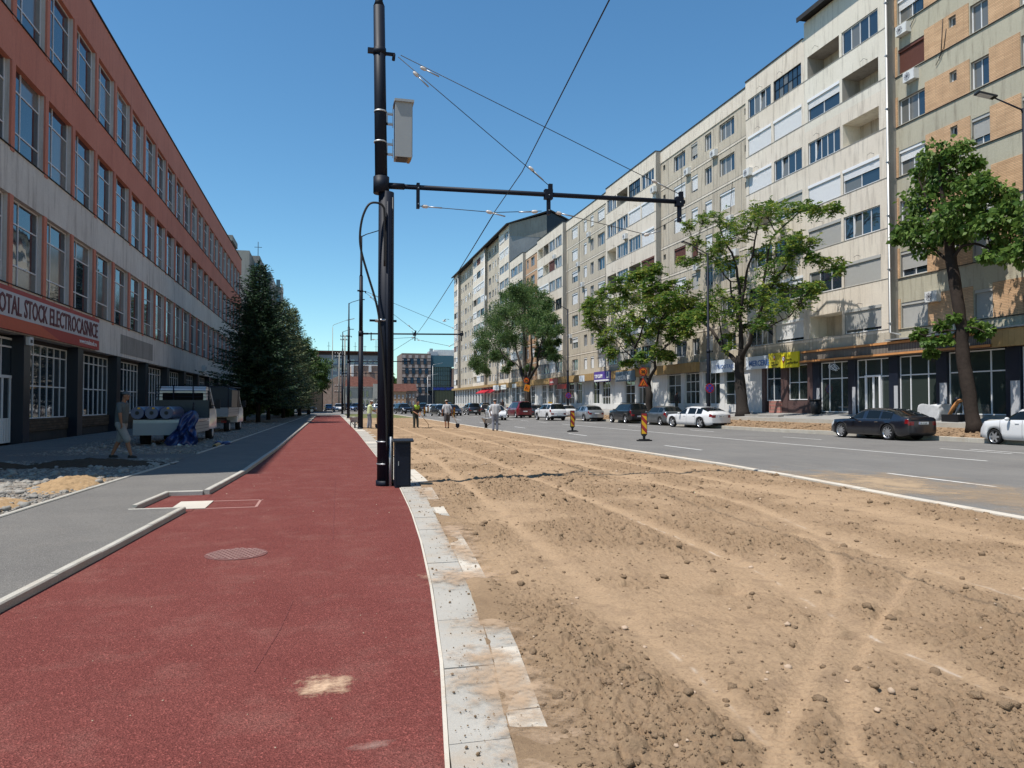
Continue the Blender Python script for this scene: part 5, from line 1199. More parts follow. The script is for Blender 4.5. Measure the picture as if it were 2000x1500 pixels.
# wires
def wire(name, pts, lab, r=.009, cat='wire', group='overhead tram wires', sag=0., fit=None, mat='cable'):
    pts = [Vector(p) for p in pts]; out = []
    for a, b in zip(pts, pts[1:]):
        n = 10 if sag else 1
        for k in range(n): t = k / n; q = a.lerp(b, t); q.z -= sag * 4 * t * (1 - t); out.append(q)
    out.append(pts[-1]); mb = MB(); mb.tube(out, r, mat, 6); o = mb.build(name); tag(o, lab, cat, group)
    if fit:
        for c, d in fit:
            m2 = MB(); c = Vector(c); d = Vector(d).normalized()
            m2.tube([c - d * .07, c - d * .035, c + d * .035, c + d * .07], [.012, .035, .035, .012], 'porcelain', 8)
            m2.tube([c + d * .07, c + d * .34], .014, 'steel', 6); f = m2.build('insulator'); f.parent = o
    return o
W1 = FY(965, 415, 14.62); W0 = G(1190, 0, 5.62); 
Wk = G(1020, 335, 5.55)
back = W0 + (W0 - Wk).normalized() * 6
W2 = FY(809, 659, 46.45)
wire('contact_wire', [back, W0, Wk, W1], 'steel overhead contact wire running up out of the picture over the earth strip', .0085)
W1b = W1 + Vector((.0, .05, -.02))
wire('contact_wire', [W1b, W2], 'contact wire span between the first and the second black pole', .012, sag=.12)
W3 = Vector((3.6, 78.2, 5.35)); wire('contact_wire', [W2, W3], 'contact wire span between the second and third poles', .012, sag=.15)
wire('contact_wire', [W3, (3.8, 110, 5.4), (6, 160, 5.6)], 'farthest contact wire span beyond the third pole', .012, sag=.15)
def wires_for(x, y, names, W, thin=1.):
    z0 = 5.86; A_ = Vector((x + .62, y, z0 - .36)); Bm = Vector((x + 3.32, y, z0 - .30)); Cc = Vector((x + 6.28, y, z0 - .22)); top = Vector((x + .22, y, 8.44))
    r = .0075 * thin
    wire('span_wire', [A_, W, Bm + Vector((-.15, 0, 0))], names[0], r, fit=[(A_ + (W - A_).normalized() * .14, W - A_), (Bm + (W - Bm).normalized() * .3, W - Bm), (W + Vector((-.1, 0, 0)), (1, 0, -.2))])
    low = Bm.lerp(Cc, .74) + Vector((0, 0, -.42))
    wire('span_wire', [Bm + Vector((.1, 0, 0)), low, Cc], names[1], r, fit=[(Bm + Vector((.22, 0, -.02)), (1, 0, -.15)), (low, (1, 0, .3))])
    wire('stay_cable', [top, Vector((x + 3.36, y, z0 + .22))], names[2], r, fit=[(top + Vector((.35, 0, -.31)), (1, 0, -.9)), (Vector((x + 2.95, y, z0 + .56)), (1, 0, -.85))])
    wire('stay_cable', [top + Vector((.05, 0, .04)), Vector((x + 6.3, y, z0 + .26))], names[3], r, fit=[(top + Vector((.5, 0, -.18)), (1, 0, -.4)), (Vector((x + 5.7, y, z0 + .5)), (1, 0, -.4))])
wires_for(PN.x, PN.y, ['thin span wire slung under the left half of the nearest cross arm', 'thin span wire slung under the right half of the nearest cross arm', 'shorter stay cable from the nearest pole down to the middle of its arm', 'longer stay cable from the nearest pole down to the tip of its arm'], W1)
wires_for(2.11, 46.45, ['span wire under the left half of the second pole arm', 'span wire under the right half of the second pole arm', 'short stay cable of the second black pole', 'long stay cable of the second black pole, reaching towards the far apartment tower'], W2, 1.6)

# lamp posts
def lamp_post(x, y, z, h, lab, arm=(-1.6, 0), stepped=True, mat='dark_steel', armz=.55, name='lamp_post', head=1.):
    t = thing(name, (x, y, z), lab, 'lamp post', 'street lamps')
    mb = MB()
    if stepped: mb.tube([(x, y, z - .1), (x, y, z + h * .42), (x, y, z + h * .425), (x, y, z + h)], [.13, .12, .085, .07], mat, 12); mb.tube([(x, y, z + h * .41), (x, y, z + h * .43)], .13, mat, 12)
    else: mb.tube([(x, y, z - .1), (x, y, z + h * .97)], [.09, .05], mat, 10)
    mb.tube([(x, y, z - .05), (x, y, z + .25)], .17 if stepped else .12, mat, 12); mb.build('shaft', t)
    ax, ay = arm; mb = MB(); mb.tube([(x, y, z + h - .3), (x + ax * .08, y + ay * .08, z + h - .05), (x + ax, y + ay, z + h + armz)], [.035, .035, .028], mat, 8); mb.build('lamp_arm', t)
    rot = Matrix.Rotation(math.atan2(ay, ax), 3, 'Z') @ Matrix.Rotation(-.25, 3, 'Y')
    mb = MB(); c = Vector((x + ax * 1.16, y + ay * 1.16, z + h + armz + .05)); mb.obox(c, .34 * head, .15 * head, .035, 'black_plastic' if mat == 'dark_steel' else 'grey_frame', rot); mb.obox(c + rot @ Vector((.04, 0, -.038)), .24 * head, .12 * head, .006, 'clear_lens', rot); mb.build('lamp_head', t)
    return t
lamp_post(25.9, 46.8, .2, 11.9, 'tall black lamp post with round no stopping sign near the large wispy tree', (-1.4, 0))
lamp_post(25.5, 76.5, .2, 11.6, 'black lamp post with short arm to the left, standing behind the white crossover', (-1.3, -.2))
p = G(2000, 852, .25); lamp_post(27.3, 23.75, .2, 13.3, 'black lamp post at the right picture edge whose flat lamp head reaches to the left', (-1.25, .35), armz=.5, head=1.15)
lamp_post(1.2, 132, 0, 15.2, 'thin old grey street lamp with curved arm beyond the end of the red path', (2.6, 0), False, 'concrete', .9, head=2.)
for (px, h, lab) in ((845, 12, 'thin grey lamp mast in front of the chequered office, left of the blue letters'), (902, 12.5, 'thin grey mast directly in front of the blue letters'), (715 + 120, 9, 'shorter bent grey mast at the corner of the office block')):
    q = FY(px, 787, 200.); lamp_post(q.x, 200, 0, h, lab, (1.8, 0), False, 'galvanised', .3, head=2.)
# wooden-looking line masts with fittings beyond the path
for (px, Y, zt, lab) in ((673, 150, 15.0, 'old line mast crowded with insulators behind the parked police car'), (662, 158, 12.0, 'slimmer old line mast left of the crowded mast')):
    q = FY(px, 787, float(Y)); t = thing('line_mast', (q.x, Y, 0), lab, 'mast'); mb = MB(); mb.tube([(q.x, Y, 0), (q.x, Y, zt)], [.16, .1], 'concrete', 8); mb.build('shaft', t)
    for z in (zt - .3, zt - 1.0, zt - 7, zt - 8.2): mb = MB(); mb.box((q.x - .9, Y - .06, z), (q.x + .9, Y + .06, z + .12), 'dark_steel'); [mb.ball((q.x + dx, Y, z + .25), (.08, .08, .14), 'porcelain', 6, 5) for dx in (-.8, -.3, .3, .8)]; mb.build('cross_arm', t)
# round traffic signs
def disc(mb, c, r, m, y, n=24, t=.012):
    mb.prism([(c[0] + r * math.cos(k / n * 6.2832), c[1] + r * math.sin(k / n * 6.2832)) for k in range(n)], 'y', y - t, y, m)
def nostop(x, y, z, lab, r=.34):
    t = thing('no_stopping_sign', (x, y, z), lab, 'traffic sign', 'no stopping signs'); Y = y - .16
    mb = MB(); disc(mb, (x, z), r, 'red_paint', Y); mb.build('panel', t)
    mb = MB(); disc(mb, (x, z), r * .78, 'blue_paint', Y - .013, t=.003); mb.build('blue_field', t)
    mb = MB()
    for a in (R(45), R(-45)): mb.obox((x, Y - .021, z), r * .8, .003, r * .085, 'red_paint', Matrix.Rotation(a, 3, 'Y'))
    mb.build('red_cross', t)
    mb = MB(); mb.tube([(x - r * 0, Y, z), (x, y, z)], .02, 'steel', 6); mb.build('clip', t)
nostop(25.9, 46.8, 2.62, 'round no stopping sign on the tall lamp post beside the largest tree')
nostop(25.5, 76.5, 2.4, 'smaller looking no stopping sign on the lamp post behind the white crossover')
def works_signs(x, y, ztop, lab1, lab2, tilt=False):
    t = thing('speed_limit_sign', (x, y, ztop), lab1, 'traffic sign', 'orange roadworks speed signs'); r = .36
    mb = MB(); disc(mb, (x, ztop), r, 'red_paint', y); mb.build('panel', t); mb = MB(); disc(mb, (x, ztop), r * .76, 'orange_sign', y - .013, t=.003); mb.build('field', t)
    text_part('lettering', '30', t, (x - .19, y - .017, ztop - .14), .28, 'black_plastic', (1, 0, 0), width=.38, bold=.03)
    mb = MB(); mb.tube([(x, y + .04, ztop - 2.3), (x, y + .04, ztop + .2)], .03, 'steel', 8); mb.build('post', t)
    t2 = thing('roadworks_sign', (x, y, ztop - .8), lab2, 'traffic sign', 'triangular roadworks signs'); z = ztop - .95
    if not tilt:
        mb = MB(); mb.prism([(x - .46, z - .25), (x + .46, z - .25), (x, z + .5)], 'y', y - .012, y, 'red_paint'); mb.build('panel', t2)
        mb = MB(); mb.prism([(x - .31, z - .17), (x + .31, z - .17), (x, z + .33)], 'y', y - .016, y - .0121, 'orange_sign'); mb.build('field', t2)
    else:
        rt = Matrix.Rotation(R(14), 3, 'Y'); mb = MB(); mb.obox((x + .1, y, z), .36, .01, .42, 'yellow_paint', rt); mb.build('panel', t2)
        mb = MB(); mb.obox((x + .1, y - .012, z), .31, .001, .37, 'orange_sign', rt); mb.build('field', t2)
    mb = MB(); Y = y - .021 + (-.0 if not tilt else 0)
    mb.ball((x + .02, Y, z + .14), (.04, .006, .04), 'black_plastic', 8, 6)
    for a, b, w in (((x + .0, z + .1), (x - .08, z - .02), .02), ((x - .08, z - .02), (x - .13, z - .15), .02), ((x - .06, z - .02), (x - .02, z - .15), .02), ((x - .02, z + .08), (x + .09, z + .0), .016), ((x + .09, z + .04), (x + .16, z - .13), .012)):
        d = Vector((b[0] - a[0], 0, b[1] - a[1])); L = d.length; ang = math.atan2(d.z, d.x); mb.obox(((a[0] + b[0]) / 2, Y, (a[1] + b[1]) / 2), L / 2, .004, w, 'black_plastic', Matrix.Rotation(-ang, 3, 'Y'))
    mb.prism([(x + .1, z - .16), (x + .24, z - .16), (x + .19, z - .08)], 'y', Y - .004, Y + .004, 'black_plastic'); mb.build('digging_man_symbol', t2)
P1 = FY(1256, 726, 56.); works_signs(P1.x, 56, P1.z, 'round orange speed sign reading 30 beside the third tree from the right', 'orange roadworks triangle under the readable 30 sign')
P2 = FY(1028, 743, 90.); works_signs(P2.x, 90, P2.z, 'distant round orange speed sign on the trunk of the dark dense tree', 'tilted yellow roadworks board on the trunk of the dark dense tree', True)
# delineator posts
def delineator(x, y, lab, s=1., back=False, rz=0.):
    t = thing('delineator_post', (x, y, -.095), lab, 'delineator', 'red and yellow delineator posts', rz); w, z0, z1 = .14 * s, .20, 1.22 * s
    P = MB(); P.prism([(-w, z0 + .1), (-w * .45, z0), (w * .45, z0), (w, z0 + .1), (w, z1), (w * .9, z1 + .03), (-w * .9, z1 + .03), (-w, z1)], 'y', -.02, .02, 'black_plastic'); P.build('panel', t, local=True)
    m = MB(); a, b = z0 + .12, z1; wi = w * .84; m.face([(-wi, -.024, a), (wi, -.024, a), (wi, -.024, b - .06), (-wi, -.024, b - .06)], 'yellow_paint'); m.face([(-wi, -.024, b - .055), (wi, -.024, b - .055), (wi, -.024, b), (-wi, -.024, b)], 'red_paint'); m.build('face', t, local=True, fix=False)
    m = MB(); zz = a
    k = 0
    while zz < b - .06:
        lo, hi = zz, zz + .19; pts = []
        sh = .26
        for (xx, z) in ((-wi, lo + sh), (wi, lo), (wi, hi), (-wi, hi + sh)): pts.append((xx, -.0265, min(max(z, a), b - .06)))
        m.face(pts, 'red_paint'); zz += .385; 
    m.face([(-wi, -.0262, a), (wi, -.0262, a), (-wi, -.0262, a + .001)], 'red_paint'); m.build('red_stripe', t, local=True, fix=False)
    m = MB()
    n = 14; ring = [(.36 * s * (1 + .07 * math.sin(5 * k)) * math.cos(k / n * 6.2832), .2 * s * math.sin(k / n * 6.2832)) for k in range(n)]
    m.prism(ring, 'z', 0, .05, 'rubber'); m.prism([(p_[0] * .72, p_[1] * .75) for p_ in ring], 'z', .05, .085, 'rubber'); m.box((-.05, -.04, .08), (.05, .04, .24), 'rubber'); m.build('base', t, local=True)
    return t
plain('rubber_dusty', (.10, .095, .085), .9, .1)
a = G(1118, 843, -.09); delineator(a.x, a.y, 'red and yellow striped delineator post in the road, in front of the silver saloon', rz=.1)
a = G(1258, 861, -.09); delineator(a.x, a.y, 'largest and nearest red and yellow striped delineator post in the road', rz=-.12)
a = G(970, 829, -.09); delineator(a.x, a.y, 'tilted delineator post half hidden behind the worker with the barrow', rz=.4)
a = G(887, 815, -.09); delineator(a.x, a.y, 'delineator post just right of the worker in shorts', rz=.3)
a = G(829, 813, -.09); delineator(a.x, a.y, 'left one of the two delineator posts near the worker in the green vest', rz=.3)
a = G(836, 807, -.09); delineator(a.x, a.y, 'right one of the two delineator posts near the worker in the green vest', rz=.3)
a = G(663, 803, -.09); delineator(a.x, a.y, 'red striped beacon before the white car at the far end of the path', s=1.1)
# litter bin near the shops, AC-like dark unit, white cloth bundle, digger arm behind the tree
q = FX(1593, 806, 30.0); t = thing('litter_bin', (30.0, q.y, .9), 'black plastic litter bin on the pavement under the yellow sign', 'bin')
mb = MB(); mb.tube([(30.0, q.y, .9), (30.0, q.y, 1.75)], [.26, .33], 'black_plastic', 12); mb.build('body', t); mb = MB(); mb.tube([(30.0, q.y, 1.75), (30, q.y, 1.83)], .36, 'black_plastic', 12); mb.build('rim', t)
q = FX(1818, 790, 29.3); t = thing('sack', (29.5, q.y, .72), 'big white building sack on the pavement behind the dark saloon', 'sack')
bm = bmesh.new(); bmesh.ops.create_icosphere(bm, subdivisions=4, radius=1)
for v in bm.verts:
    n_ = v.co.normalized(); s_ = 1 + .05 * math.sin(3 * n_.x + 2 * n_.z) * math.cos(4 * n_.y + 2) + .02 * math.sin(13 * n_.y + 7 * n_.z)
    v.co = Vector((max(-.8, min(.8, n_.x * 1.2)) * .5, max(-.85, min(.85, n_.y * 1.25)) * .8, max(-.8, min(.6, n_.z * 1.1)) * .62 + .42)) * s_
me = bpy.data.meshes.new('sack_cloth'); bm.to_mesh(me); bm.free(); [setattr(p_, 'use_smooth', True) for p_ in me.polygons]; me.materials.append(plain('sack_weave', (.50, .50, .50), .8, .2, var=.15, scale=8, bump=.5, bscale=12)); link('cloth', me, t)
mb = MB(); mb.tube([(-.2, -.2, .78), (0, 0, .9), (.2, .2, .76)], .02, 'cable', 5); mb.build('strap', t, local=True)
q = FX(1870, 800, 29.4); t = thing('mini_excavator', (29.4, q.y, .7), 'rusty orange digger boom reaching behind the trunk of the nearest tree', 'excavator')
J = lambda px, py: FX(px, py, 29.2) - Vector((29.4, q.y, .7))
mb = MB(); mb.tube([J(1848, 822), J(1862, 796), J(1872, 783), J(1886, 781)], [.07, .09, .09, .07], 'orange_rail', 8); mb.build('boom', t, local=True)
mb = MB(); mb.tube([J(1858, 826), J(1868, 806), J(1876, 788)], .045, 'steel', 8); mb.build('hydraulic_cylinder', t, local=True)
mb = MB(); mb.box((-.5, -.5, 0), (.5, .45, .35), 'black_plastic'); mb.ball(J(1869, 780), .12, 'dark_steel', 10, 8); mb.tube([J(1856, 826), J(1862, 820), J(1858, 832)], .02, 'cable', 5); mb.build('undercarriage', t, local=True)
# stone edging in the verge by the large tree
for k, (px, py) in enumerate(((1470, 812), (1484, 812.5), (1498, 813), (1512, 813.5))):
    q = FX(px, py, 28.0); mb = MB(); mb.obox((28.0, q.y, .66), .22, .62, .17, 'concrete', Matrix.Rotation(.05 * k, 3, 'Z'))
    tag(mb.build('stone_block'), ['grey stone edging block nearest the trunk of the largest tree', 'second grey edging block right of the largest trunk', 'third grey edging block right of the largest trunk', 'rightmost grey edging block in the verge under the yellow signs'][k], 'stone block', 'stone edging blocks')
# wheelbarrows
def wheelbarrow(x, y, z, rz, lab):
    t = thing('wheelbarrow', (x, y, z), lab, 'wheelbarrow', 'wheelbarrows of the workers', rz)
    mb = MB(); mb.raw([(-.34, -.45, .66), (.34, -.45, .66), (.34, .42, .68), (-.34, .42, .68), (-.2, -.25, .36), (.2, -.25, .36), (.18, .22, .34), (-.18, .22, .34)], [(0, 1, 5, 4), (1, 2, 6, 5), (2, 3, 7, 6), (3, 0, 4, 7), (4, 5, 6, 7)], 'grey_frame'); mb.tube([(-.34, -.45, .66), (.34, -.45, .66), (.34, .42, .68), (-.34, .42, .68), (-.34, -.45, .66)], .015, 'steel', 6); mb.build('tray', t, local=True, fix=False)
    mb = MB(); mb.tube([(0, 0, 0)], 0, 'rubber') if False else None
    for a in range(16):
        p0 = a / 16 * 6.2832; 
    mb.tube([(-.045, .52, .18), (.045, .52, .18)], .18, 'rubber', 18); mb.build('wheel', t, local=True)
    for s in (-1, 1):
        mb = MB(); mb.tube([(s * .07, .55, .18), (s * .2, .1, .34), (s * .27, -.5, .55), (s * .27, -.95, .62)], .018, 'dark_steel', 6); mb.build('handle', t, local=True)
        mb = MB(); mb.tube([(s * .22, -.15, .36), (s * .26, -.32, .0), (s * .24, -.42, .48)], .016, 'dark_steel', 6); mb.build('leg', t, local=True)
    return t
wheelbarrow(1.85, 48.8, .02, math.pi, 'dusty grey wheelbarrow parked at the foot of the second black pole')
a = G(958, 838); wheelbarrow(a.x - .1, a.y + .3, .0, 0, 'wheelbarrow with raised tray pushed by the worker at the road kerb')
# seagull
mb = MB(); g_ = FY(868, 627, 90.); mb.ball((0, 0, 0), (.28, .08, .08), 'white_paint', 10, 8)
for s in (-1, 1): mb.raw([(-.05, 0, .05), (.15, 0, .05), (.05, s * .38, .22), (-.1, s * .36, .2), (-.3, s * .85, .12), (-.22, s * .6, .1), (-.05, 0, .03), (.15, 0, .03)], [(0, 1, 2, 3), (3, 2, 4, 5)], 'grey_frame')
mb.raw([(-.25, -.04, 0), (-.25, .04, 0), (-.42, .06, 0), (-.42, -.06, 0)], [(0, 1, 2, 3)], 'white_paint')
o = mb.build('bird'); o.location = g_; o.rotation_euler = (0, .1, R(200)); tag(o, 'bird gliding in the sky left of the far tower', 'bird')
# ================================================================== VEHICLES
def paint(name, col, metal=.0, rough=.3):
    m, n, l, b = nodes(name, rough, .5, metal); b.inputs['Base Color'].default_value = (*col, 1); b.inputs['Coat Weight'].default_value = 1; b.inputs['Coat Roughness'].default_value = .04
    g = n.new('ShaderNodeNewGeometry'); nz = n.new('ShaderNodeTexNoise'); nz.inputs['Scale'].default_value = 5; nz.inputs['Detail'].default_value = 8; l.new(g.outputs['Position'], nz.inputs['Vector'])
    mr = n.new('ShaderNodeMapRange'); mr.inputs[3].default_value = .02; mr.inputs[4].default_value = .16; l.new(nz.outputs['Fac'], mr.inputs[0]); l.new(mr.outputs[0], b.inputs['Coat Roughness'])
    return m
paint('paint_white', (.64, .64, .64)); paint('paint_black', (.008, .008, .010)); paint('paint_navy', (.006, .007, .012)); paint('paint_charcoal', (.03, .032, .038), .3)
paint('paint_silver', (.42, .45, .48), .7); paint('paint_red', (.16, .008, .014), .2); paint('paint_blue', (.01, .05, .14), .3); paint('paint_brown', (.10, .075, .06), .3); paint('paint_grey', (.11, .12, .13), .4)
def profile(kind, L, H, hood, deck):
    """side silhouette (distance from the nose, height)"""
    if kind == 'saloon': return [(0, .58), (.06, .70), (.35, hood - .06), (1.28, hood), (1.38, hood + .01), (2.12, H - .07), (2.55, H), (3.0, H - .008), (3.45, H - .035), (3.95, H - .12), (L - .40, deck + .03), (L - .32, deck), (L - .07, deck - .03), (L - .02, deck - .08), (L, deck - .2)]
    if kind == 'hatch': return [(0, .56), (.06, .68), (.3, hood - .07), (1.05, hood), (1.15, hood + .01), (1.85, H - .06), (2.3, H), (L - .85, H - .03), (L - .5, H - .09), (L - .12, deck + .04), (L - .05, deck), (L, deck - .25)]
    if kind == 'suv': return [(0, .72), (.05, .88), (.28, hood - .06), (1.12, hood), (1.22, hood + .01), (1.85, H - .06), (2.3, H), (L - .85, H - .01), (L - .42, H - .06), (L - .14, deck + .05), (L - .06, deck), (L, deck - .3)]
    if kind == 'van': return [(0, .75), (.05, .92), (.3, hood - .08), (.85, hood), (.92, hood + .02), (1.75, H - .1), (2.2, H), (L - .3, H), (L - .1, H - .05), (L - .02, deck + .1), (L, deck - .1)]
def car(x, y, heading, lab, kind='saloon', paintm='paint_white', L=4.6, W=1.8, H=1.45, hood=.95, deck=1.03, belt=.92, wb=2.7, fo=.88, wr=.32, cl=.2, plate=True, detail=2, rim='alloy', z=-.095, taxi=False, spokes=10, tint='car_glass', cladding=False, tail='red_lens', pillars=None, roofrails=False, group='cars on the road'):
    """a car whose nose points along heading (radians from +Y, counter-clockwise); local frame: nose at +Y"""
    t = thing('car', (x, y, z), lab, 'van' if kind == 'van' else 'car', group, heading)
    prof = profile(kind, L, H, hood, deck); top = lambda s: lerp(prof, s)
    f1, f2 = fo, fo + wb; ra = wr + .055
    xs = set(); 
    for p in prof: xs.add(round(p[0], 3))
    s = 0
    while s < L: xs.add(round(s, 3)); s += .11 if detail > 1 else .2
    for c in (f1, f2):
        for k in range(-8, 9): xs.add(round(c + ra * math.sin(k / 8 * math.pi / 2), 3))
    xs = sorted(v for v in xs if 0 <= v <= L); xs = [v for i, v in enumerate(xs) if i == 0 or v - xs[i - 1] > .012]; xs[-1] = L
    if pillars is None:
        pillars = {'saloon': (1.38, 2.38, 2.46, 3.35, L - .98), 'hatch': (1.15, 2.1, 2.2, 3.05, L - .45), 'suv': (1.25, 2.2, 2.3, 3.2, L - .35), 'van': (1.0, 1.95, 2.1, 3.4, L - .35)}[kind]
    def sec(s):
        e = min(s, L - s); u = min(1, e / .55); w = W / 2 * (1 - .13 * (1 - u) ** 2.2) * (1 - .02 * abs(s / L - .5) * 2)
        tp = top(s); bl = min(belt + .05 * (s / L), tp - .03); low = min(.45, tp - .3)
        zb = cl + .10 * (1 - min(1, e / .5)) ** 2
        arch = 0
        for c in (f1, f2):
            if abs(s - c) < ra: arch = max(arch, wr + math.sqrt(ra * ra - (s - c) ** 2) * 1.0)
        zz = lambda v: max(v, arch)
        gh = max(0, tp - bl); gl = w * .95; gt = max(w * .5, gl - .36 * gh - .02)
        if gh < .12: gt = gl - gh * .8
        cr = .06 if gh > .3 else .05
        return [(0, zz(zb)), (w * .90, zz(zb)), (w * .985, zz(zb + .07)), (w, zz(low)), (w * .995, max(zz(bl * .80), arch + .01)), (w * .962, max(bl, arch + .02)), (gl, max(bl + .012, arch + .03)), (gt + (gl - gt) * .12, tp - cr - .05 * min(1, gh * 2)) if gh > .12 else (gt, tp - cr * .5), (gt * .86, tp - .018), (gt * .45, tp - .004), (0, tp)]
    secs = [sec(s) for s in xs]; N = len(secs[0])
    def pt(i, k, side):
        s = xs[i]; w_, z_ = secs[i][k]; e = min(s, L - s); bow = .11 * (abs(w_) / (W / 2)) ** 2.4 * max(0, 1 - e / .6)
        yy = (L / 2 - s) + (-bow if s < L / 2 else bow)
        if kind in ('hatch', 'suv') and s > L - .01: yy += 0
        return (side * w_, yy, z_)
    body, glass, under, dark = MB(), MB(), MB(), MB(); tl = {-1: MB(), 1: MB()}; hl = {-1: MB(), 1: MB()}
    cowl = {'saloon': (1.38, 2.12), 'hatch': (1.15, 1.85), 'suv': (1.22, 1.85), 'van': (.92, 1.75)}[kind]
    rear = {'saloon': (3.62, L - .44), 'hatch': (L - .5, L - .12), 'suv': (L - .42, L - .14), 'van': (L - .1, L - .03)}[kind]
    for i in range(len(xs) - 1):
        sm = (xs[i] + xs[i + 1]) / 2
        for side in (-1, 1):
            for k in range(N - 1):
                q = [pt(i, k, side), pt(i, k + 1, side), pt(i + 1, k + 1, side), pt(i + 1, k, side)]
                gh = secs[i][7][1] - secs[i][6][1]; gh2 = secs[i + 1][7][1] - secs[i + 1][6][1]
                tgt = body; mt = paintm
                if k == 0: tgt, mt = under, 'black_plastic'
                elif k == 1 and cladding: mt = 'black_plastic'
                elif k == 6 and max(gh, gh2) > .12:
                    inside = pillars[0] + .1 < sm < pillars[-1] and not any(a - .03 < sm < a + .035 for a in pillars[1:-1])
                    if inside: tgt, mt = glass, tint
                elif k in (8, 9) and (cowl[0] < sm < cowl[1] or rear[0] < sm < rear[1]): tgt, mt = glass, tint
                elif k == 7 and (cowl[0] + .08 < sm < cowl[1] - .1 or (rear[0] < sm < rear[1])): tgt, mt = glass, tint
                elif k == 4 and sm < .32: tgt, mt = hl[side], 'clear_lens'
                elif k in ((4,) if kind != 'van' else (4, 5, 6)) and sm > L - .20: tgt, mt = tl[side], tail
                tgt.face(q, mt, True)
    # end caps
    for end, i in ((0, 0), (1, len(xs) - 1)):
        cols_ = [1.0, .93, .8, .66, .4, 0, -.4, -.66, -.8, -.93, -1.0]
        for k in range(N - 1):
            if secs[i][k + 1][1] - secs[i][k][1] < 1e-4 and k > 0: continue
            for a, b in zip(cols_, cols_[1:]):
                def cp(f, kk):
                    w_, z_ = secs[i][kk]; bow = .11 * (abs(w_ * f) / (W / 2)) ** 2.4
                    yy = (L / 2 - xs[i]) + (-bow if end == 0 else bow); return (w_ * f, yy, z_)
                q = [cp(a, k), cp(b, k), cp(b, k + 1), cp(a, k + 1)]; m = abs(a + b) / 2; side = 1 if a + b > 0 else -1
                tgt, mt = body, paintm
                if end == 1 and k == 4 and m > .64: tgt, mt = tl[side], tail
                if end == 1 and k <= 1: mt = 'black_plastic'
                if end == 1 and k == 2 and cladding: mt = 'black_plastic'
                if end == 0 and k in (4,) and m > .62: tgt, mt = hl[side], 'clear_lens'
                if end == 0 and k in (2, 3) and m < .62: mt = 'black_plastic'
                tgt.face(q, mt, True)
    body.build('body', t, local=True); glass.build('windows', t, local=True); under.build('underbody', t, local=True)
    for s_ in (-1, 1): 
        if tl[s_].f: tl[s_].build('tail_light', t, local=True)
        if hl[s_].f: hl[s_].build('headlight', t, local=True)
    # interior block so that light does not fall through
    # bigger tail-light lens, slightly proud
    yr = -L / 2; zl = secs[-1][4][1]; zt_ = secs[-1][5][1]
    def wheel(sx, sy):
        w = MB(); n = 24; X0_, X1_ = sx * (W / 2 - .02), sx * (W / 2 - .22); yc = L / 2 - sy
        prof_ = [(X1_, wr * .62), (X1_, wr * .95), (X1_ + sx * .03, wr), (X0_ - sx * .03, wr), (X0_, wr * .95), (X0_ + sx * .002, wr * .78), (X0_ - sx * .02, wr * .75)]
        vs = [(px, yc + r * math.cos(a), wr + r * math.sin(a)) for a in [k / n * 6.2832 for k in range(n)] for px, r in prof_]; m = len(prof_)
        w.raw(vs, [(k * m + j, k * m + j + 1, ((k + 1) % n) * m + j + 1, ((k + 1) % n) * m + j) for k in range(n) for j in range(m - 1)], 'rubber', True)
        w.raw([(X1_, yc + wr * .62 * math.cos(k / n * 6.2832), wr + wr * .62 * math.sin(k / n * 6.2832)) for k in range(n)], [tuple(range(n))], 'black_plastic')
        wo = w.build('wheel', t, local=True)
        r_ = MB(); xr = X0_ - sx * .02
        ring = [(r1 * 1.0, dx) for r1, dx in ((wr * .76, 0.0), (wr * .71, -.012), (wr * .70, -.09))]
        vs = [(xr + sx * dx, yc + r * math.cos(a), wr + r * math.sin(a)) for a in [k / n * 6.2832 for k in range(n)] for r, dx in ring]
        r_.raw(vs, [(k * 3 + j, k * 3 + j + 1, ((k + 1) % n) * 3 + j + 1, ((k + 1) % n) * 3 + j) for k in range(n) for j in range(2)], rim, True)
        for k in range(spokes):
            a = k / spokes * 6.2832; c, s2 = math.cos(a), math.sin(a); hw = wr * (.9 / spokes + .03)
            P_ = lambda r, o_, d: (xr + sx * d, yc + r * c - o_ * s2, wr + r * s2 + o_ * c)
            r_.raw([P_(wr * .1, -hw, -.005), P_(wr * .1, hw, -.005), P_(wr * .73, hw * .6, -.012), P_(wr * .73, -hw * .6, -.012)], [(0, 1, 2, 3)], rim)
        r_.tube([(xr - sx * .03, yc, wr), (xr + sx * .004, yc, wr)], wr * .17, rim, 12)
        r_.raw([(xr - sx * .085, yc + wr * .70 * math.cos(k / n * 6.2832), wr + wr * .70 * math.sin(k / n * 6.2832)) for k in range(n)], [tuple(range(n))], 'black_plastic')
        ro = r_.build('rim', None, local=True); ro.parent = wo
    for sx in (-1, 1):
        for sy in (f1, f2): wheel(sx, sy)
    if plate:
        pz = (zl + .10) if kind in ('saloon',) else zl - .02
        for yy, nrm, pz_ in ((yr - .012, -1, pz), (-yr + .012, 1, .48)):
            mb = MB(); mb.box((-.26, min(yy, yy - nrm * .02), pz_ - .055), (.26, max(yy, yy - nrm * .02), pz_ + .055), 'white_paint'); mb.box((-.26, yy - .002, pz_ - .055), (-.22, yy + .002, pz_ + .055), 'blue_paint'); mb.build('number_plate', t, local=True)
            if detail > 1 and nrm < 0: o_ = text_part('lettering', 'BH 10 KAR' if kind == 'saloon' and paintm == 'paint_navy' else 'BH 07', t, (0, 0, 0), .07, 'black_plastic', (1, 0, 0), width=.38, depth=.004); o_.location = Vector((-.19, yy - .003, pz_ - .035)) + wloc(t)
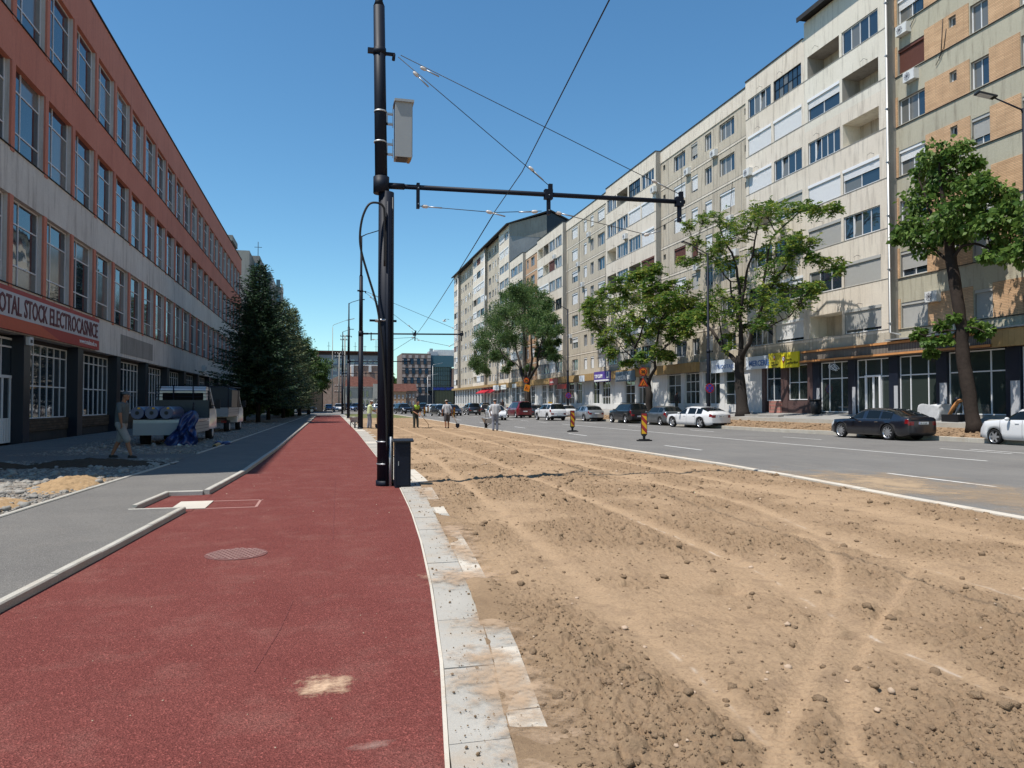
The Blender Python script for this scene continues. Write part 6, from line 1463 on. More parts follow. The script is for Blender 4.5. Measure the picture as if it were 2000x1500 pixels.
    # mirrors
    for s_ in (-1, 1):
        mb = MB(); my = L / 2 - cowl[0] - .38; mb.ball((s_ * (W / 2 + .10), my, belt + .07), (.11, .07, .075), paintm, 10, 8); mb.tube([(s_ * (W / 2 - .06), my - .02, belt + .02), (s_ * (W / 2 + .06), my, belt + .04)], .025, 'black_plastic', 6); mb.build('mirror', t, local=True)
    # door seams and handles laid on the skin
    def skin(s, k, f, side, off):
        i = min(range(len(xs)), key=lambda j: abs(xs[j] - s)); a = pt(i, k, side); b = pt(i, k + 1, side); p_ = Vector(a).lerp(Vector(b), f); p_.x += side * off; return p_
    if detail > 0:
        mb = MB()
        for side in (-1, 1):
            for s in (pillars[0] - .05, pillars[1] + .03, pillars[3] - .02 if len(pillars) > 3 else 3.3):
                pp = [skin(s, 2, .1, side, .003), skin(s, 3, 0, side, .003), skin(s, 4, 0, side, .003), skin(s, 5, .0, side, .004)]
                for a, b in zip(pp, pp[1:]): mb.raw([a + Vector((0, -.006, 0)), a + Vector((0, .006, 0)), b + Vector((0, .006, 0)), b + Vector((0, -.006, 0))], [(0, 1, 2, 3)], 'black_plastic')
        mb.build('door_seam', t, local=True)
        for side in (-1, 1):
            for s in (pillars[1] - .18, pillars[3] - .2 if len(pillars) > 3 else 3.1):
                p_ = skin(s, 4, .35, side, .015); mb = MB(); mb.obox(p_, .012, .09, .014, paintm if paintm != 'paint_navy' else 'chrome'); mb.build('door_handle', t, local=True)
    if kind == 'saloon' and detail > 1:
        mb = MB()
        for side in (-1, 1):
            pp = [Vector(pt(i, 6, side)) + Vector((side * .006, 0, 0)) for i in range(len(xs)) if pillars[0] < xs[i] < pillars[-1]]
            mb.tube(pp, .009, 'chrome', 5)
            pp = [Vector(pt(i, 7, side)) + Vector((side * .008, 0, 0)) for i in range(len(xs)) if pillars[0] < xs[i] < pillars[-1] and secs[i][7][1] - secs[i][6][1] > .03]
            mb.tube(pp, .008, 'chrome', 5)
        mb.build('chrome_trim', t, local=True)
    if roofrails:
        for s_ in (-1, 1): mb = MB(); mb.tube([(s_ * .55, L / 2 - 1.95, H - .02), (s_ * .56, L / 2 - 2.1, H + .05), (s_ * .56, -L / 2 + .75, H + .05), (s_ * .55, -L / 2 + .6, H - .02)], .02, 'black_plastic', 6); mb.build('roof_rail', t, local=True)
    if taxi: mb = MB(); mb.prism([(-.22, H), (.22, H), (.16, H + .13), (-.16, H + .13)], 'y', -.06, .06, 'yellow_paint'); mb.build('roof_sign', t, local=True)
    # rear window / boot line for upright tails
    if kind == 'van':
        mb = MB(); mb.box((-.70, yr - .03, 1.15), (.70, yr + .0, H - .18), 'car_glass'); mb.build('rear_window', t, local=True)
    return t
def ang(ax, ay, bx, by): return math.atan2(-(bx - ax), by - ay)
# right-hand row, from the right edge to the distance
W_ = lambda px, py: G(px, py, -.095)
a = W_(1940, 867.5)
car(a.x + .85, a.y - 1.25, .02, 'white hatchback with plastic wheel trims cut off by the right picture edge', 'hatch', 'paint_white', L=4.07, W=1.73, H=1.52, hood=1.02, deck=1.0, belt=.98, wb=2.59, fo=.82, wr=.31, spokes=6, rim='alloy', cladding=False)
a = W_(1639, 853.5); b = W_(1745, 860); h = ang(b.x, b.y, a.x, a.y)
c = (a + b) / 2; car(c.x + .82, c.y - .08, h, 'dark navy saloon with chrome window trim and multi spoke wheels, parked below the canopy', 'saloon', 'paint_navy', L=5.0, W=1.86, H=1.47, hood=.96, deck=1.10, belt=.91, wb=2.97, fo=.85, wr=.36, spokes=10)
a = W_(1316, 834); b = W_(1366, 836); h = ang(b.x, b.y, a.x, a.y); c = (a + b) / 2
car(c.x + .80, c.y - .1, h * .7, 'white saloon with dark rear window and wide thin tail lights, parked by the largest tree', 'saloon', 'paint_white', L=4.96, W=1.88, H=1.47, hood=.96, deck=1.12, belt=.91, wb=2.94, fo=.85, wr=.37, spokes=5)
b = W_(1290, 831); car(b.x + .75, b.y + 1.35, .05, 'dark grey hatchback parked between the black off-roader and the white saloon', 'hatch', 'paint_grey', L=4.2, W=1.79, H=1.48, wb=2.58, fo=.86, wr=.32, spokes=5)
b = W_(1223, 827); car(b.x + .8, b.y + 1.45, .04, 'black off-roader partly hidden by the nearest striped delineator post', 'suv', 'paint_black', L=4.57, W=1.85, H=1.68, hood=1.1, deck=1.1, belt=1.05, wb=2.8, fo=.8, wr=.36, cl=.25, spokes=5, roofrails=True)
b = W_(1142, 823); car(b.x + .72, b.y + 1.4, .06, 'silver saloon with red tail lights behind the second delineator post', 'saloon', 'paint_silver', L=4.56, W=1.73, H=1.48, wb=2.6, fo=.85, wr=.31, detail=1)
b = W_(1068, 821.5); car(b.x + .75, b.y + 1.35, .10, 'white taxi crossover with black cladding and a roof sign in the driving lane', 'suv', 'paint_white', L=4.32, W=1.82, H=1.66, hood=1.08, deck=1.05, belt=1.04, wb=2.67, fo=.82, wr=.34, cl=.24, cladding=True, taxi=True, roofrails=True)
b = W_(1104, 819); car(b.x + 1.4, b.y + 4.5, 0, 'small white hatchback mostly hidden between the white taxi and the silver saloon', 'hatch', 'paint_white', L=3.9, W=1.65, H=1.5, wb=2.45, detail=0)
b = W_(1007, 816.5); car(b.x + .82, b.y + 1.75, .06, 'dark red passenger van with tinted rear window', 'van', 'paint_red', L=4.75, W=1.9, H=1.88, hood=1.15, deck=1.1, belt=1.08, wb=3.2, fo=.78, wr=.34, detail=1)
f = W_(978, 821); car(f.x, f.y + 2.2, math.pi - .12, 'white estate car driving towards the camera behind the worker with the barrow', 'hatch', 'paint_white', L=4.6, W=1.82, H=1.48, hood=.95, wb=2.7, wr=.33)
b = W_(927, 811); car(b.x + .1, b.y + 2.2, -.02, 'black people carrier driving away in the middle of the road', 'suv', 'paint_black', L=4.6, W=1.85, H=1.7, hood=1.08, deck=1.08, belt=1.02, wb=2.8, wr=.34, detail=1)
b = W_(952, 807); car(b.x, b.y + 3, 0, 'black car parked just right of the black people carrier', 'suv', 'paint_black', L=4.5, W=1.8, H=1.75, hood=1.05, detail=0)
f = W_(893, 812); car(f.x - .3, f.y + 1.5, math.pi, 'dark saloon facing the camera right behind the worker in shorts', 'saloon', 'paint_charcoal', L=4.6, W=1.8, H=1.5, detail=1)
f = W_(858, 813); car(f.x + .5, f.y + 1.9, math.pi + .2, 'charcoal car facing the camera, half hidden left of the worker in shorts', 'hatch', 'paint_charcoal', L=4.3, W=1.8, H=1.5, detail=1)
f = W_(848, 806.5); car(f.x, f.y + 1.2, math.pi + .3, 'white car queueing just left of the worker in shorts', 'hatch', 'paint_white', L=4.1, W=1.75, H=1.5, detail=1)
f = W_(862, 804.); car(f.x + .4, f.y + 4, math.pi + .2, 'second white car farther back in the oncoming queue', 'hatch', 'paint_white', L=4.1, W=1.75, H=1.5, detail=0)
f = W_(828, 806); car(f.x, f.y + 1, math.pi - .1, 'dark blue crossover facing the camera behind two delineator posts', 'suv', 'paint_navy', L=4.4, W=1.8, H=1.7, hood=1.05, detail=1)
f = W_(791, 808.5); car(f.x, f.y + 2.2, math.pi + .25, 'black crossover facing the camera left of the worker in the green vest', 'suv', 'paint_black', L=4.6, W=1.9, H=1.66, hood=1.05, wr=.36, detail=1)
f = W_(768, 804); car(f.x, f.y + 1, math.pi, 'silver car just right of the nearest black pole', 'hatch', 'paint_silver', L=4.2, W=1.75, H=1.5, detail=0)
f = W_(735, 803); car(f.x, f.y + 8, 1.3, 'silver car side on, seen between the first two poles behind the shovel worker', 'saloon', 'paint_silver', L=4.4, W=1.75, H=1.45, detail=0)
f = W_(885, 803); car(f.x, f.y + 5, math.pi, 'black crossover far back in the oncoming queue', 'suv', 'paint_black', L=4.5, W=1.85, H=1.75, hood=1.05, detail=0)
f = W_(643, 803); car(f.x, f.y, math.pi + .1, 'blue and white patrol car parked at the far left end of the red path', 'saloon', 'paint_blue', L=4.4, W=1.8, H=1.45, detail=0)
f = W_(661, 803.5); car(f.x, f.y + 1, math.pi, 'white car parked behind the far beacon at the end of the path', 'hatch', 'paint_white', L=4.2, W=1.75, H=1.6, detail=0)
f = W_(680, 803.5); car(f.x, f.y + 2, math.pi + .5, 'black crossover parked between the two farther black poles', 'suv', 'paint_black', L=4.5, W=1.8, H=1.65, hood=1.0, detail=0)
f = W_(695, 803.5); car(f.x, f.y - 1, math.pi - .6, 'dark blue crossover parked just left of the second black pole', 'suv', 'paint_blue', L=4.5, W=1.85, H=1.7, hood=1.05, detail=0)
f = W_(708, 797); car(f.x + .5, 178, math.pi + .1, 'white minibus with black windows parked before the arched windows', 'van', 'paint_white', L=6, W=2.1, H=2.9, hood=1.4, deck=1.3, belt=1.5, wb=3.6, detail=0)
f = W_(603, 806.5); car(f.x - 1.0, f.y + .5, -1.45, 'brown off-roader parked crosswise under the trees at the end of the footpath', 'suv', 'paint_brown', L=4.6, W=1.85, H=1.8, hood=1.1, deck=1.1, belt=1.08, wb=2.7, wr=.4, cl=.28, detail=1)
# parked traffic farther up the right-hand side
for k, (px, py, pm, kd, lb) in enumerate(((1092, 815.5, 'paint_charcoal', 'hatch', 'dark hatchback parked by the kerb right of the red van'), (985, 808.5, 'paint_black', 'saloon', 'black saloon parked by the kerb just left of the red van'), (968, 806.5, 'paint_silver', 'hatch', 'pale silver hatchback parked by the kerb behind the white estate'))):
    a = W_(px, py); car(25.0 - .95, a.y + 3, 0, lb, kd, pm, L=4.3, W=1.75, H=1.5, detail=0)

# ---------- open lorries in the shade
def lorry(x, y, rz, lab, tipper=False):
    t = thing('flatbed_truck', (x, y, 0), lab, 'truck', 'small open trucks parked on the gravel', rz)
    wv_ = 1.02
    # local: rear at y=0, cab towards +Y
    mb = MB(); mb.box((-wv_, 0, .88), (wv_, 3.3, .98), 'steel'); mb.box((-.4, .1, .55), (.4, 5.2, .75), 'dark_steel'); mb.build('load_bed', t, local=True)
    for s in (-1, 1):
        zo = 0 if tipper else -.50
        mb = MB(); mb.box((s * wv_ - .015, .02, .98 + zo), (s * wv_ + .015, 3.28, 1.36 + zo), 'cabinet_grey')
        for k in (1.1 + zo, 1.22 + zo): mb.box((s * (wv_ + .0155) - .004, .05, k), (s * (wv_ + .0155) + .004, 3.25, k + .012), 'dark_steel')
        mb.build('side_board', t, local=True)
    mb = MB()
    if tipper: mb.box((-wv_, -.02, .98), (wv_, .01, 1.36), 'cabinet_grey')
    else: mb.box((-wv_, -.06, .42), (wv_, -.025, .86), 'cabinet_grey'); mb.box((-wv_, -.03, .84), (wv_, .0, .98), 'steel')
    mb.build('tailboard', t, local=True)
    mb = MB(); 
    for xx in (-wv_, wv_, -.35, .4): mb.tube([(xx, 3.33, .98), (xx, 3.33, 2.33)], .025, 'dark_steel', 6)
    for zz in (1.85, 1.98, 2.10, 2.22, 2.33): mb.tube([(-wv_, 3.33, zz), (wv_, 3.33, zz)], .015, 'dark_steel', 6)
    mb.box((-wv_, 3.3, .98), (wv_, 3.32, 1.72), 'navy_panel'); mb.build('headboard', t, local=True)
    # cab
    pr = [(3.42, .5), (3.42, 2.12), (3.55, 2.28), (4.55, 2.26), (5.15, 1.45), (5.55, 1.25), (5.68, .95), (5.68, .5)]
    mb = MB(); n = len(pr)
    L1 = [(-.96 if z < 1.3 else -.96 + .10 * (z - 1.3), y_, z) for y_, z in pr]; R1 = [(-v[0], v[1], v[2]) for v in L1]
    mb.raw(L1 + R1, [(i, (i + 1) % n, n + (i + 1) % n, n + i) for i in range(n)], 'paint_white'); mb.raw(L1, [tuple(range(n))], 'paint_white'); mb.raw(R1, [tuple(range(n))[::-1]], 'paint_white'); mb.build('cab', t, local=True)
    mb = MB(); mb.box((-.78, 3.405, 1.45), (.78, 3.419, 2.02), 'dark_interior'); mb.face([(-.86, 4.62, 2.17), (.86, 4.62, 2.17), (.9, 5.14, 1.49), (-.9, 5.14, 1.49)], 'car_glass')
    for s in (-1, 1): mb.face([(s * .955, 3.8, 1.36), (s * .955, 5.0, 1.36), (s * .885, 4.5, 2.1), (s * .885, 3.8, 2.1)], 'car_glass')
    mb.build('windows', t, local=True)
    for s in (-1, 1):
        for yy, r_ in ((.95, .34), (4.75, .34)):
            mb = MB(); mb.tube([(s * .70, yy, r_), (s * .95, yy, r_)], r_, 'rubber', 20); w_ = mb.build('wheel', t, local=True); mb = MB(); mb.tube([(s * .94, yy, r_), (s * .962, yy, r_)], r_ * .55, 'grey_frame', 12); ro = mb.build('rim', None, local=True); ro.parent = w_
        mb = MB(); mb.box((s * .8 - .12, -.03, .56), (s * .8 + .12, .0, .68), 'red_lens'); mb.build('tail_light', t, local=True)
        mb = MB(); mb.box((s * 1.12 - .1, 4.9, 1.35), (s * 1.12 + .1, 4.95, 1.75), 'black_plastic'); mb.tube([(s * .95, 4.95, 1.5), (s * 1.1, 4.93, 1.5)], .02, 'black_plastic', 5); mb.build('mirror', t, local=True)
    mb = MB(); mb.box((-.3, -.02, .5), (.22, .0, .6), 'white_paint'); mb.build('number_plate', t, local=True)
    if tipper:
        mb = MB()
        for s in (-1, 1): mb.tube([(s * wv_, .0, 1.3), (s * wv_, 0, 2.45), (s * wv_, 4.2, 2.45)], .025, 'dark_steel', 6)
        for yy in (0, 1.4, 2.8, 4.2): mb.tube([(-wv_, yy, 2.45), (wv_, yy, 2.45)], .025, 'dark_steel', 6)
        mb.build('load_rack', t, local=True)
        mb = MB(); mb.prism([(-1.0, 1.38), (1.0, 1.38), (1.02, 2.3), (.5, 2.52), (-.6, 2.5), (-1.02, 2.25)], 'y', 1.2, 3.9, 'navy_panel'); mb.build('dark_cover', t, local=True)
    return t
tr1 = lorry(-5.75, 29.6, -.02, 'nearest white flatbed truck with three blue rolls on its lowered bed')
tr2 = lorry(-5.95, 41.5, -.04, 'second open truck with dark load rack, parked ahead of the flatbed', True)
glassmat('blue_foil', (.012, .03, .12), .3, .5, .6)
for k, xx in enumerate((-6.62, -6.14, -5.64)):
    t = thing('foil_roll', (xx, 29.75, 1.0), ['dark blue foil wrapped roll lying leftmost on the flatbed', 'dark blue foil wrapped roll lying in the middle of the flatbed', 'dark blue foil wrapped roll lying rightmost on the flatbed, clear of the others'][k], 'roll', 'three blue rolls on the flatbed')
    mb = MB(); mb.tube([(xx, 29.5, 1.235), (xx, 29.6, 1.235), (xx + .02, 31.6, 1.235)], [.22, .235, .23], 'blue_foil', 20); mb.build('wrapping', t)
    mb = MB(); mb.box((xx + .02, 29.47, 1.38), (xx + .1, 29.499, 1.44), 'yellow_paint'); mb.build('tag', t); mb = MB(); mb.tube([(xx, 29.485, 1.235), (xx, 29.499, 1.235)], .07, 'black_plastic', 12); mb.build('core', t)
# crumpled blue tarpaulin hanging from the corner post
t = thing('tarpaulin', (-4.75, 29.3, 0), 'crumpled dark blue tarpaulin hanging off the rear corner of the flatbed truck', 'tarpaulin')
nx, nz = 34, 40; rs = np.random.RandomState(3); mb = MB(); V = []
for j in range(nz + 1):
    v = j / nz; z = 1.32 - 1.28 * v; half = .07 + .46 * v ** .6 + .06 * math.sin(v * 9)
    for i in range(nx + 1):
        u = i / nx * 2 - 1; fold = (.09 * math.sin(u * 7 + 4 * math.sin(v * 5)) + .05 * math.sin(u * 13 + 9 * v) + .05 * math.sin(v * 17 + u * 4)) * min(1, v * 1.6)
        V.append((-4.72 + u * half - .38 * v, 29.3 - .12 * v + fold - .16 * math.cos(u * 1.5) * v, max(.02, z + .07 * math.sin(u * 6 + 1) * v)))
mb.raw(V, [(j * (nx + 1) + i, j * (nx + 1) + i + 1, (j + 1) * (nx + 1) + i + 1, (j + 1) * (nx + 1) + i) for j in range(nz) for i in range(nx)], 'blue_foil', True)
o = mb.build('sheet', t, fix=False); sm = o.modifiers.new('thick', 'SOLIDIFY'); sm.thickness = .012
mb = MB(); mb.tube([(-4.72, 29.42, 1.25), (-4.70, 29.45, 1.62)], .03, 'dark_steel', 6); mb.build('hook', t)
mb = MB(); mb.box((-5.15, 28.95, .03), (-4.98, 29.1, .12), 'white_paint'); tag(mb.build('paper_cup'), 'small white scrap of packaging on the gravel below the tarpaulin', 'litter')
t = thing('pipe_offcut', (-4.2, 30.5, .0), 'pale cardboard tube lying on the gravel edge beside the footpath, with blue foil behind it', 'tube')
a = G(419, 872, .08); b = a + (G(443, 859, .08) - a).normalized() * 1.5; mb = MB(); mb.tube([a, b], .075, 'tan_board', 14); mb.build('tube', t); mb = MB(); mb.tube([a + (a - b).normalized() * .003, a + (a - b).normalized() * .006], .06, 'black_plastic', 14); mb.build('opening', t)
mb = MB(); [mb.ball((b.x + .1 + .16 * math.sin(k * 2.1), b.y + .3 + .14 * math.cos(k * 1.7), .07 + .02 * (k % 3)), (.2, .13, .09), 'blue_foil', 9, 6, Matrix.Rotation(k, 3, 'Z')) for k in range(6)]; tag(mb.build('foil_scrap'), 'scrap of dark blue foil lying behind the cardboard tube', 'foil')
# ================================================================== PEOPLE
def capsule(mb, a, b, ra, rb, m, n=12):
    """round cone between two points, closed with hemispheres"""
    a, b = Vector(a), Vector(b); d = (b - a); L = d.length
    if L < 1e-5: mb.ball(a, ra, m, n, 8); return
    d /= L; up = Vector((0, 0, 1)) if abs(d.z) < .9 else Vector((1, 0, 0)); u = d.cross(up).normalized(); w = u.cross(d)
    prof = [(-ra * math.cos(t), ra * math.sin(t)) for t in (0.05, .5, 1.0)] + [(0, ra), (L, rb)] + [(L + rb * math.cos(t), rb * math.sin(t)) for t in (1.0, .5, .05)]
    vs = [a + d * s + (u * math.cos(k / n * 6.2832) + w * math.sin(k / n * 6.2832)) * r for s, r in prof for k in range(n)]
    fs = [(i * n + k, i * n + (k + 1) % n, (i + 1) * n + (k + 1) % n, (i + 1) * n + k) for i in range(len(prof) - 1) for k in range(n)]
    fs += [tuple(range(n))[::-1], tuple((len(prof) - 1) * n + k for k in range(n))]
    mb.raw(vs, fs, m, True)
def remeshed(mb, name, t, vox, smooth=3):
    me = mb.mesh(name); mb.fix(me); o = bpy.data.objects.new(name, me); COL.objects.link(o); o.parent = t
    r = o.modifiers.new('skin', 'REMESH'); r.mode = 'VOXEL'; r.voxel_size = vox; r.use_smooth_shade = True
    s = o.modifiers.new('smooth', 'SMOOTH'); s.iterations = smooth; s.factor = .5
    return o
def person(x, y, z, rz, lab, H=1.75, lean=0., hip=0., stance=((.10, .02), (-.10, -.02)), knees=(0., 0.), arms=None, shirt='shirt', trousers='trousers', short=False, sleeves=.5, cap=None, hair=True, head_turn=0., head_down=.1, skin_='tanned_skin', vest=None, fat=1.):
    """local frame: faces +Y; arms = ((elbow, hand), (elbow, hand)) for right (+x) and left, in metres"""
    t = thing('person', (x, y, z), lab, 'person', None, rz); k = H / 1.75
    pel = Vector((0, hip, .93 * k)); chest = pel + Vector((0, math.sin(lean) * .42, math.cos(lean) * .42)) * k; neck = chest + Vector((0, math.sin(lean + .1) * .13, math.cos(lean) * .13)) * k
    headc = neck + Vector((0, .03 + math.sin(lean + head_down) * .15, .16)) * k
    B_ = MB(); S_ = MB(); T_ = MB(); sk = skin_
    def cap_(mb, a, b, ra, rb): capsule(mb, a, b, ra * k, rb * k, sk if mb is B_ else (shirt if mb is S_ else trousers))
    # torso
    cap_(B_, pel, chest, .125, .13); cap_(B_, chest + Vector((.08, 0, 0)), chest + Vector((-.08, 0, 0)), .11, .11); cap_(B_, chest, neck, .09, .058); cap_(B_, neck, headc, .056, .06)
    for s in (1, -1):
        sh = chest + Vector((s * .17, 0, .05)) * k
        cap_(B_, chest + Vector((s * .06, 0, .04)), sh, .09, .062); cap_(S_, chest + Vector((s * .05, 0, .03)), sh, .115, .078)
        cap_(B_, pel, pel + Vector((s * .08, 0, -.05)), .12, .11)
    cap_(S_, pel + Vector((.05, 0, .02)), chest + Vector((.06, 0, 0)), .138 * fat, .14); cap_(S_, pel + Vector((-.05, 0, .02)), chest + Vector((-.06, 0, 0)), .138 * fat, .14)
    cap_(S_, pel + Vector((0, .02, .08)), chest, .15 * fat, .13); cap_(S_, chest, chest + (neck - chest) * .55, .12, .075)
    # head with face
    hr = Matrix.Rotation(head_turn, 3, 'Z') @ Matrix.Rotation(-head_down, 3, 'X')
    Hp = lambda a, b, c: headc + hr @ (Vector((a, b, c)) * k)
    B_.ball(Hp(0, 0, .02), (.075 * k, .095 * k, .105 * k), sk, 14, 10, hr); B_.ball(Hp(0, .035, -.06), (.052 * k, .055 * k, .055 * k), sk, 12, 8, hr)
    B_.ball(Hp(0, .098, -.005), (.013 * k, .02 * k, .026 * k), sk, 8, 6, hr)
    for s in (1, -1): B_.ball(Hp(s * .078, -.005, -.005), (.014 * k, .024 * k, .034 * k), sk, 8, 6, hr)
    # legs
    for i, s in enumerate((1, -1)):
        hipj = pel + Vector((s * .09, 0, -.04)) * k; fx_, fy_ = stance[i]; foot = Vector((fx_, fy_, .08)); kn = (hipj + foot) / 2 + Vector((s * .005, .035 + knees[i], .02))
        cap_(B_, hipj, kn, .088, .056); cap_(B_, kn, kn.lerp(foot, .35) + Vector((0, -.015, 0)), .056, .057); cap_(B_, kn.lerp(foot, .35) + Vector((0, -.015, 0)), foot, .057, .036)
        cap_(B_, foot + Vector((0, -.03, -.03)), foot + Vector((0, .12, -.045)), .035, .028)
        if short: cap_(T_, hipj, kn + (foot - kn) * .05, .115, .098)
        else: cap_(T_, hipj, kn, .108, .082); cap_(T_, kn, foot + Vector((0, 0, .01)), .084, .068)
        cap_(T_, pel + Vector((0, 0, .02)), hipj, .138 * fat, .118)
        sh_ = MB(); capsule(sh_, foot + Vector((0, -.04, -.035)), foot + Vector((0, .13, -.05)), .045 * k, .036 * k, 'shoe'); sh_.box((foot.x - .042, foot.y - .08, .0), (foot.x + .042, foot.y + .17, .02), 'rubber'); remeshed(sh_, 'shoe', t, .012, 2)
    # arms and five fingered hands
    arms = arms or (((.26, -.02, 1.12), (.24, .08, .86)), ((-.26, -.02, 1.12), (-.24, .08, .86)))
    for i, s in enumerate((1, -1)):
        sh = chest + Vector((s * .18, 0, .05)) * k; el, ha = Vector(arms[i][0]) * k, Vector(arms[i][1]) * k
        cap_(B_, sh, el, .054, .041); cap_(B_, el, el.lerp(ha, .35), .042, .040); cap_(B_, el.lerp(ha, .35), ha, .040, .026)
        if sleeves > 0:
            e_ = sh.lerp(el, min(1, sleeves * 1.5)); cap_(S_, sh, e_, .078, .064)
            if sleeves > .9: cap_(S_, el, el.lerp(ha, .9), .062, .045)
        d = (ha - el).normalized(); side = Vector((0, 0, 1)).cross(d); side = side.normalized() if side.length > .1 else Vector((1, 0, 0)); pn = d.cross(side)
        palm = ha + d * .05 * k
        for q in (-1.2, 0, 1.2): cap_(B_, ha + side * .010 * q, palm + side * .018 * q + d * .035 * k, .018, .015)
        for j, (off, ln) in enumerate(((-.030, .062), (-.010, .075), (.010, .07), (.029, .055))):
            p0 = palm + side * off * k + d * .035 * k; p1 = p0 + (d * .8 - pn * .35) * ln * .55 * k; p2 = p1 + (d * .35 - pn * .8) * ln * .6 * k
            cap_(B_, p0, p1, .0095, .0088); cap_(B_, p1, p2, .0088, .0075)
        th = ha + side * (-.03) * k + d * .02 * k; cap_(B_, th, th + (side * -.5 + d * .6 - pn * .4) * .045 * k, .012, .010); cap_(B_, th + (side * -.5 + d * .6 - pn * .4) * .045 * k, th + (side * -.35 + d * .95 - pn * .7) * .065 * k, .010, .008)
    remeshed(B_, 'body', t, .0085, 3)
    remeshed(S_, 'shirt', t, .013, 4); remeshed(T_, 'shorts' if short else 'trousers', t, .013, 4)
    if vest:
        V_ = MB(); capsule(V_, pel + Vector((.045, 0, .10)) * 1, chest + Vector((.06, 0, .02)), .155 * k, .155 * k, vest); capsule(V_, pel + Vector((-.045, 0, .10)), chest + Vector((-.06, 0, .02)), .155 * k, .155 * k, vest); capsule(V_, chest + Vector((.1, 0, .06)), chest + Vector((-.1, 0, .06)), .11 * k, .11 * k, vest); remeshed(V_, 'vest', t, .014, 3)
    # eyes, brows, mouth
    F_ = MB()
    for s in (1, -1): F_.ball(Hp(s * .030, .086, .012), .009 * k, 'white_paint', 8, 6); F_.ball(Hp(s * .030, .0935, .012), .0045 * k, 'black_plastic', 6, 5)
    F_.build('eye', t, local=True); m_ = MB(); m_.ball(Hp(0, .088, -.062), (.024 * k, .008 * k, .006 * k), 'lip', 8, 6, hr); m_.build('mouth', t, local=True)
    if hair: h_ = MB(); h_.ball(Hp(0, -.022, .038), (.081 * k, .093 * k, .096 * k), 'hair_dark', 14, 10, hr); h_.build('hair', t, local=True)
    if cap:
        c_ = MB(); 
        vs = [Hp(.085 * math.sin(ph) * math.cos(a), -.012 + .102 * math.sin(ph) * math.sin(a), .045 + .085 * math.cos(ph)) for ph in [j / 6 * math.pi / 2 for j in range(7)] for a in [q / 16 * 6.2832 for q in range(16)]]
        c_.raw(vs, [(j * 16 + q, j * 16 + (q + 1) % 16, (j + 1) * 16 + (q + 1) % 16, (j + 1) * 16 + q) for j in range(6) for q in range(16)], cap, True)
        c_.raw([Hp(.075 * math.cos(a), .075 + .085 * math.sin(a), .05 - .02 * math.sin(a)) for a in [q / 8 * math.pi for q in range(9)]], [tuple(range(9))], cap); o_ = c_.build('cap', t, local=True); s_ = o_.modifiers.new('t', 'SOLIDIFY'); s_.thickness = .006
    return t
plain('shirt_grey', (.10, .11, .11), .9, .1, var=.1); plain('shorts_grey', (.25, .235, .22), .9, .1, var=.15); plain('tee_light', (.42, .42, .43), .9, .1); plain('shorts_dark', (.09, .085, .09), .9, .1)
plain('vest_green', (.28, .42, .05), .8, .2); plain('trousers_dark', (.045, .05, .045), .9, .1); plain('trousers_grey', (.20, .21, .25), .9, .1); plain('shirt_pale', (.50, .56, .32), .85, .15); plain('shirt_dark', (.05, .04, .04), .9, .1)
plain('shoe', (.03, .025, .022), .7, .3); plain('hair_dark', (.03, .022, .018), .8, .3); plain('lip', (.25, .09, .07), .6, .3); plain('cap_white', (.62, .60, .56), .9, .1); plain('cap_grey', (.09, .10, .11), .9, .1)
# man striding in the shade on the left (walks to the right, seen from his right side)
a = G(236, 894, .055)
person(a.x, a.y, .055, R(-105), 'man in grey cap and pale shorts walking in the shade near the trucks', 1.86, lean=.08, stance=((.08, .33), (-.08, -.30)), knees=(.02, .05), arms=(((.25, .10, 1.14), (.22, .12, .92)), ((-.25, -.16, 1.12), (-.2, -.02, .88))), shirt='shirt_grey', trousers='shorts_grey', short=True, sleeves=.45, cap='cap_grey', head_down=.12)
a = G(721, 837.5, .02)
w1 = person(a.x, a.y, .02, R(-80), 'worker in pale yellow shirt and white cap leaning on a shovel between the black poles', 1.74, lean=.10, stance=((.10, .06), (-.10, -.06)), arms=(((.20, .22, 1.12), (.10, .44, 1.10)), ((-.22, .20, 1.14), (-.06, .42, 1.02))), shirt='shirt_pale', trousers='trousers_grey', sleeves=.5, cap='cap_white', head_down=.25)
def shovel(px, py, z0, top, lab, blade=True, name='shovel'):
    t = thing(name, (px, py, z0), lab, name, 'hand tools of the workers'); tp = Vector(top)
    mb = MB(); mb.tube([(px, py, z0 + .22), tp], .018, 'wood', 7)
    mb.build('handle', t); mb = MB()
    if blade: mb.prism([(px - .12, z0 + .30), (px + .12, z0 + .30), (px + .12, z0 + .10), (px, z0), (px - .12, z0 + .10)], 'y', py - .012, py + .012, 'dark_steel'); mb.build('blade', t)
    else:
        mb.box((px - .22, py - .02, z0 - .005), (px + .22, py + .02, z0 + .03), 'dark_steel')
        for k in range(8): mb.box((px - .2 + k * .056, py - .08, z0 - .02), (px - .19 + k * .056, py - .02, z0 + .02), 'dark_steel')
        mb.tube([(px, py, z0 + .02), (px, py + .01, z0 + .23)], .014, 'dark_steel', 6); mb.build('rake_head', t)
    return t
shovel(a.x + .47, a.y - .12, .02, (a.x + .45, a.y + .05, 1.28), 'long handled shovel held upright by the worker in the pale shirt')
a = G(812, 836, .03)
person(a.x, a.y, .03, R(-160), 'bending worker in green vest and dark trousers raking the earth strip', 1.72, lean=.42, hip=-.06, stance=((.11, .0), (-.11, .05)), arms=(((.27, .16, 1.06), (.12, .42, .92)), ((-.24, .18, 1.05), (-.05, .44, .84))), shirt='shirt_dark', trousers='trousers_dark', sleeves=.6, hair=True, head_down=.5, vest='vest_green', cap=None)
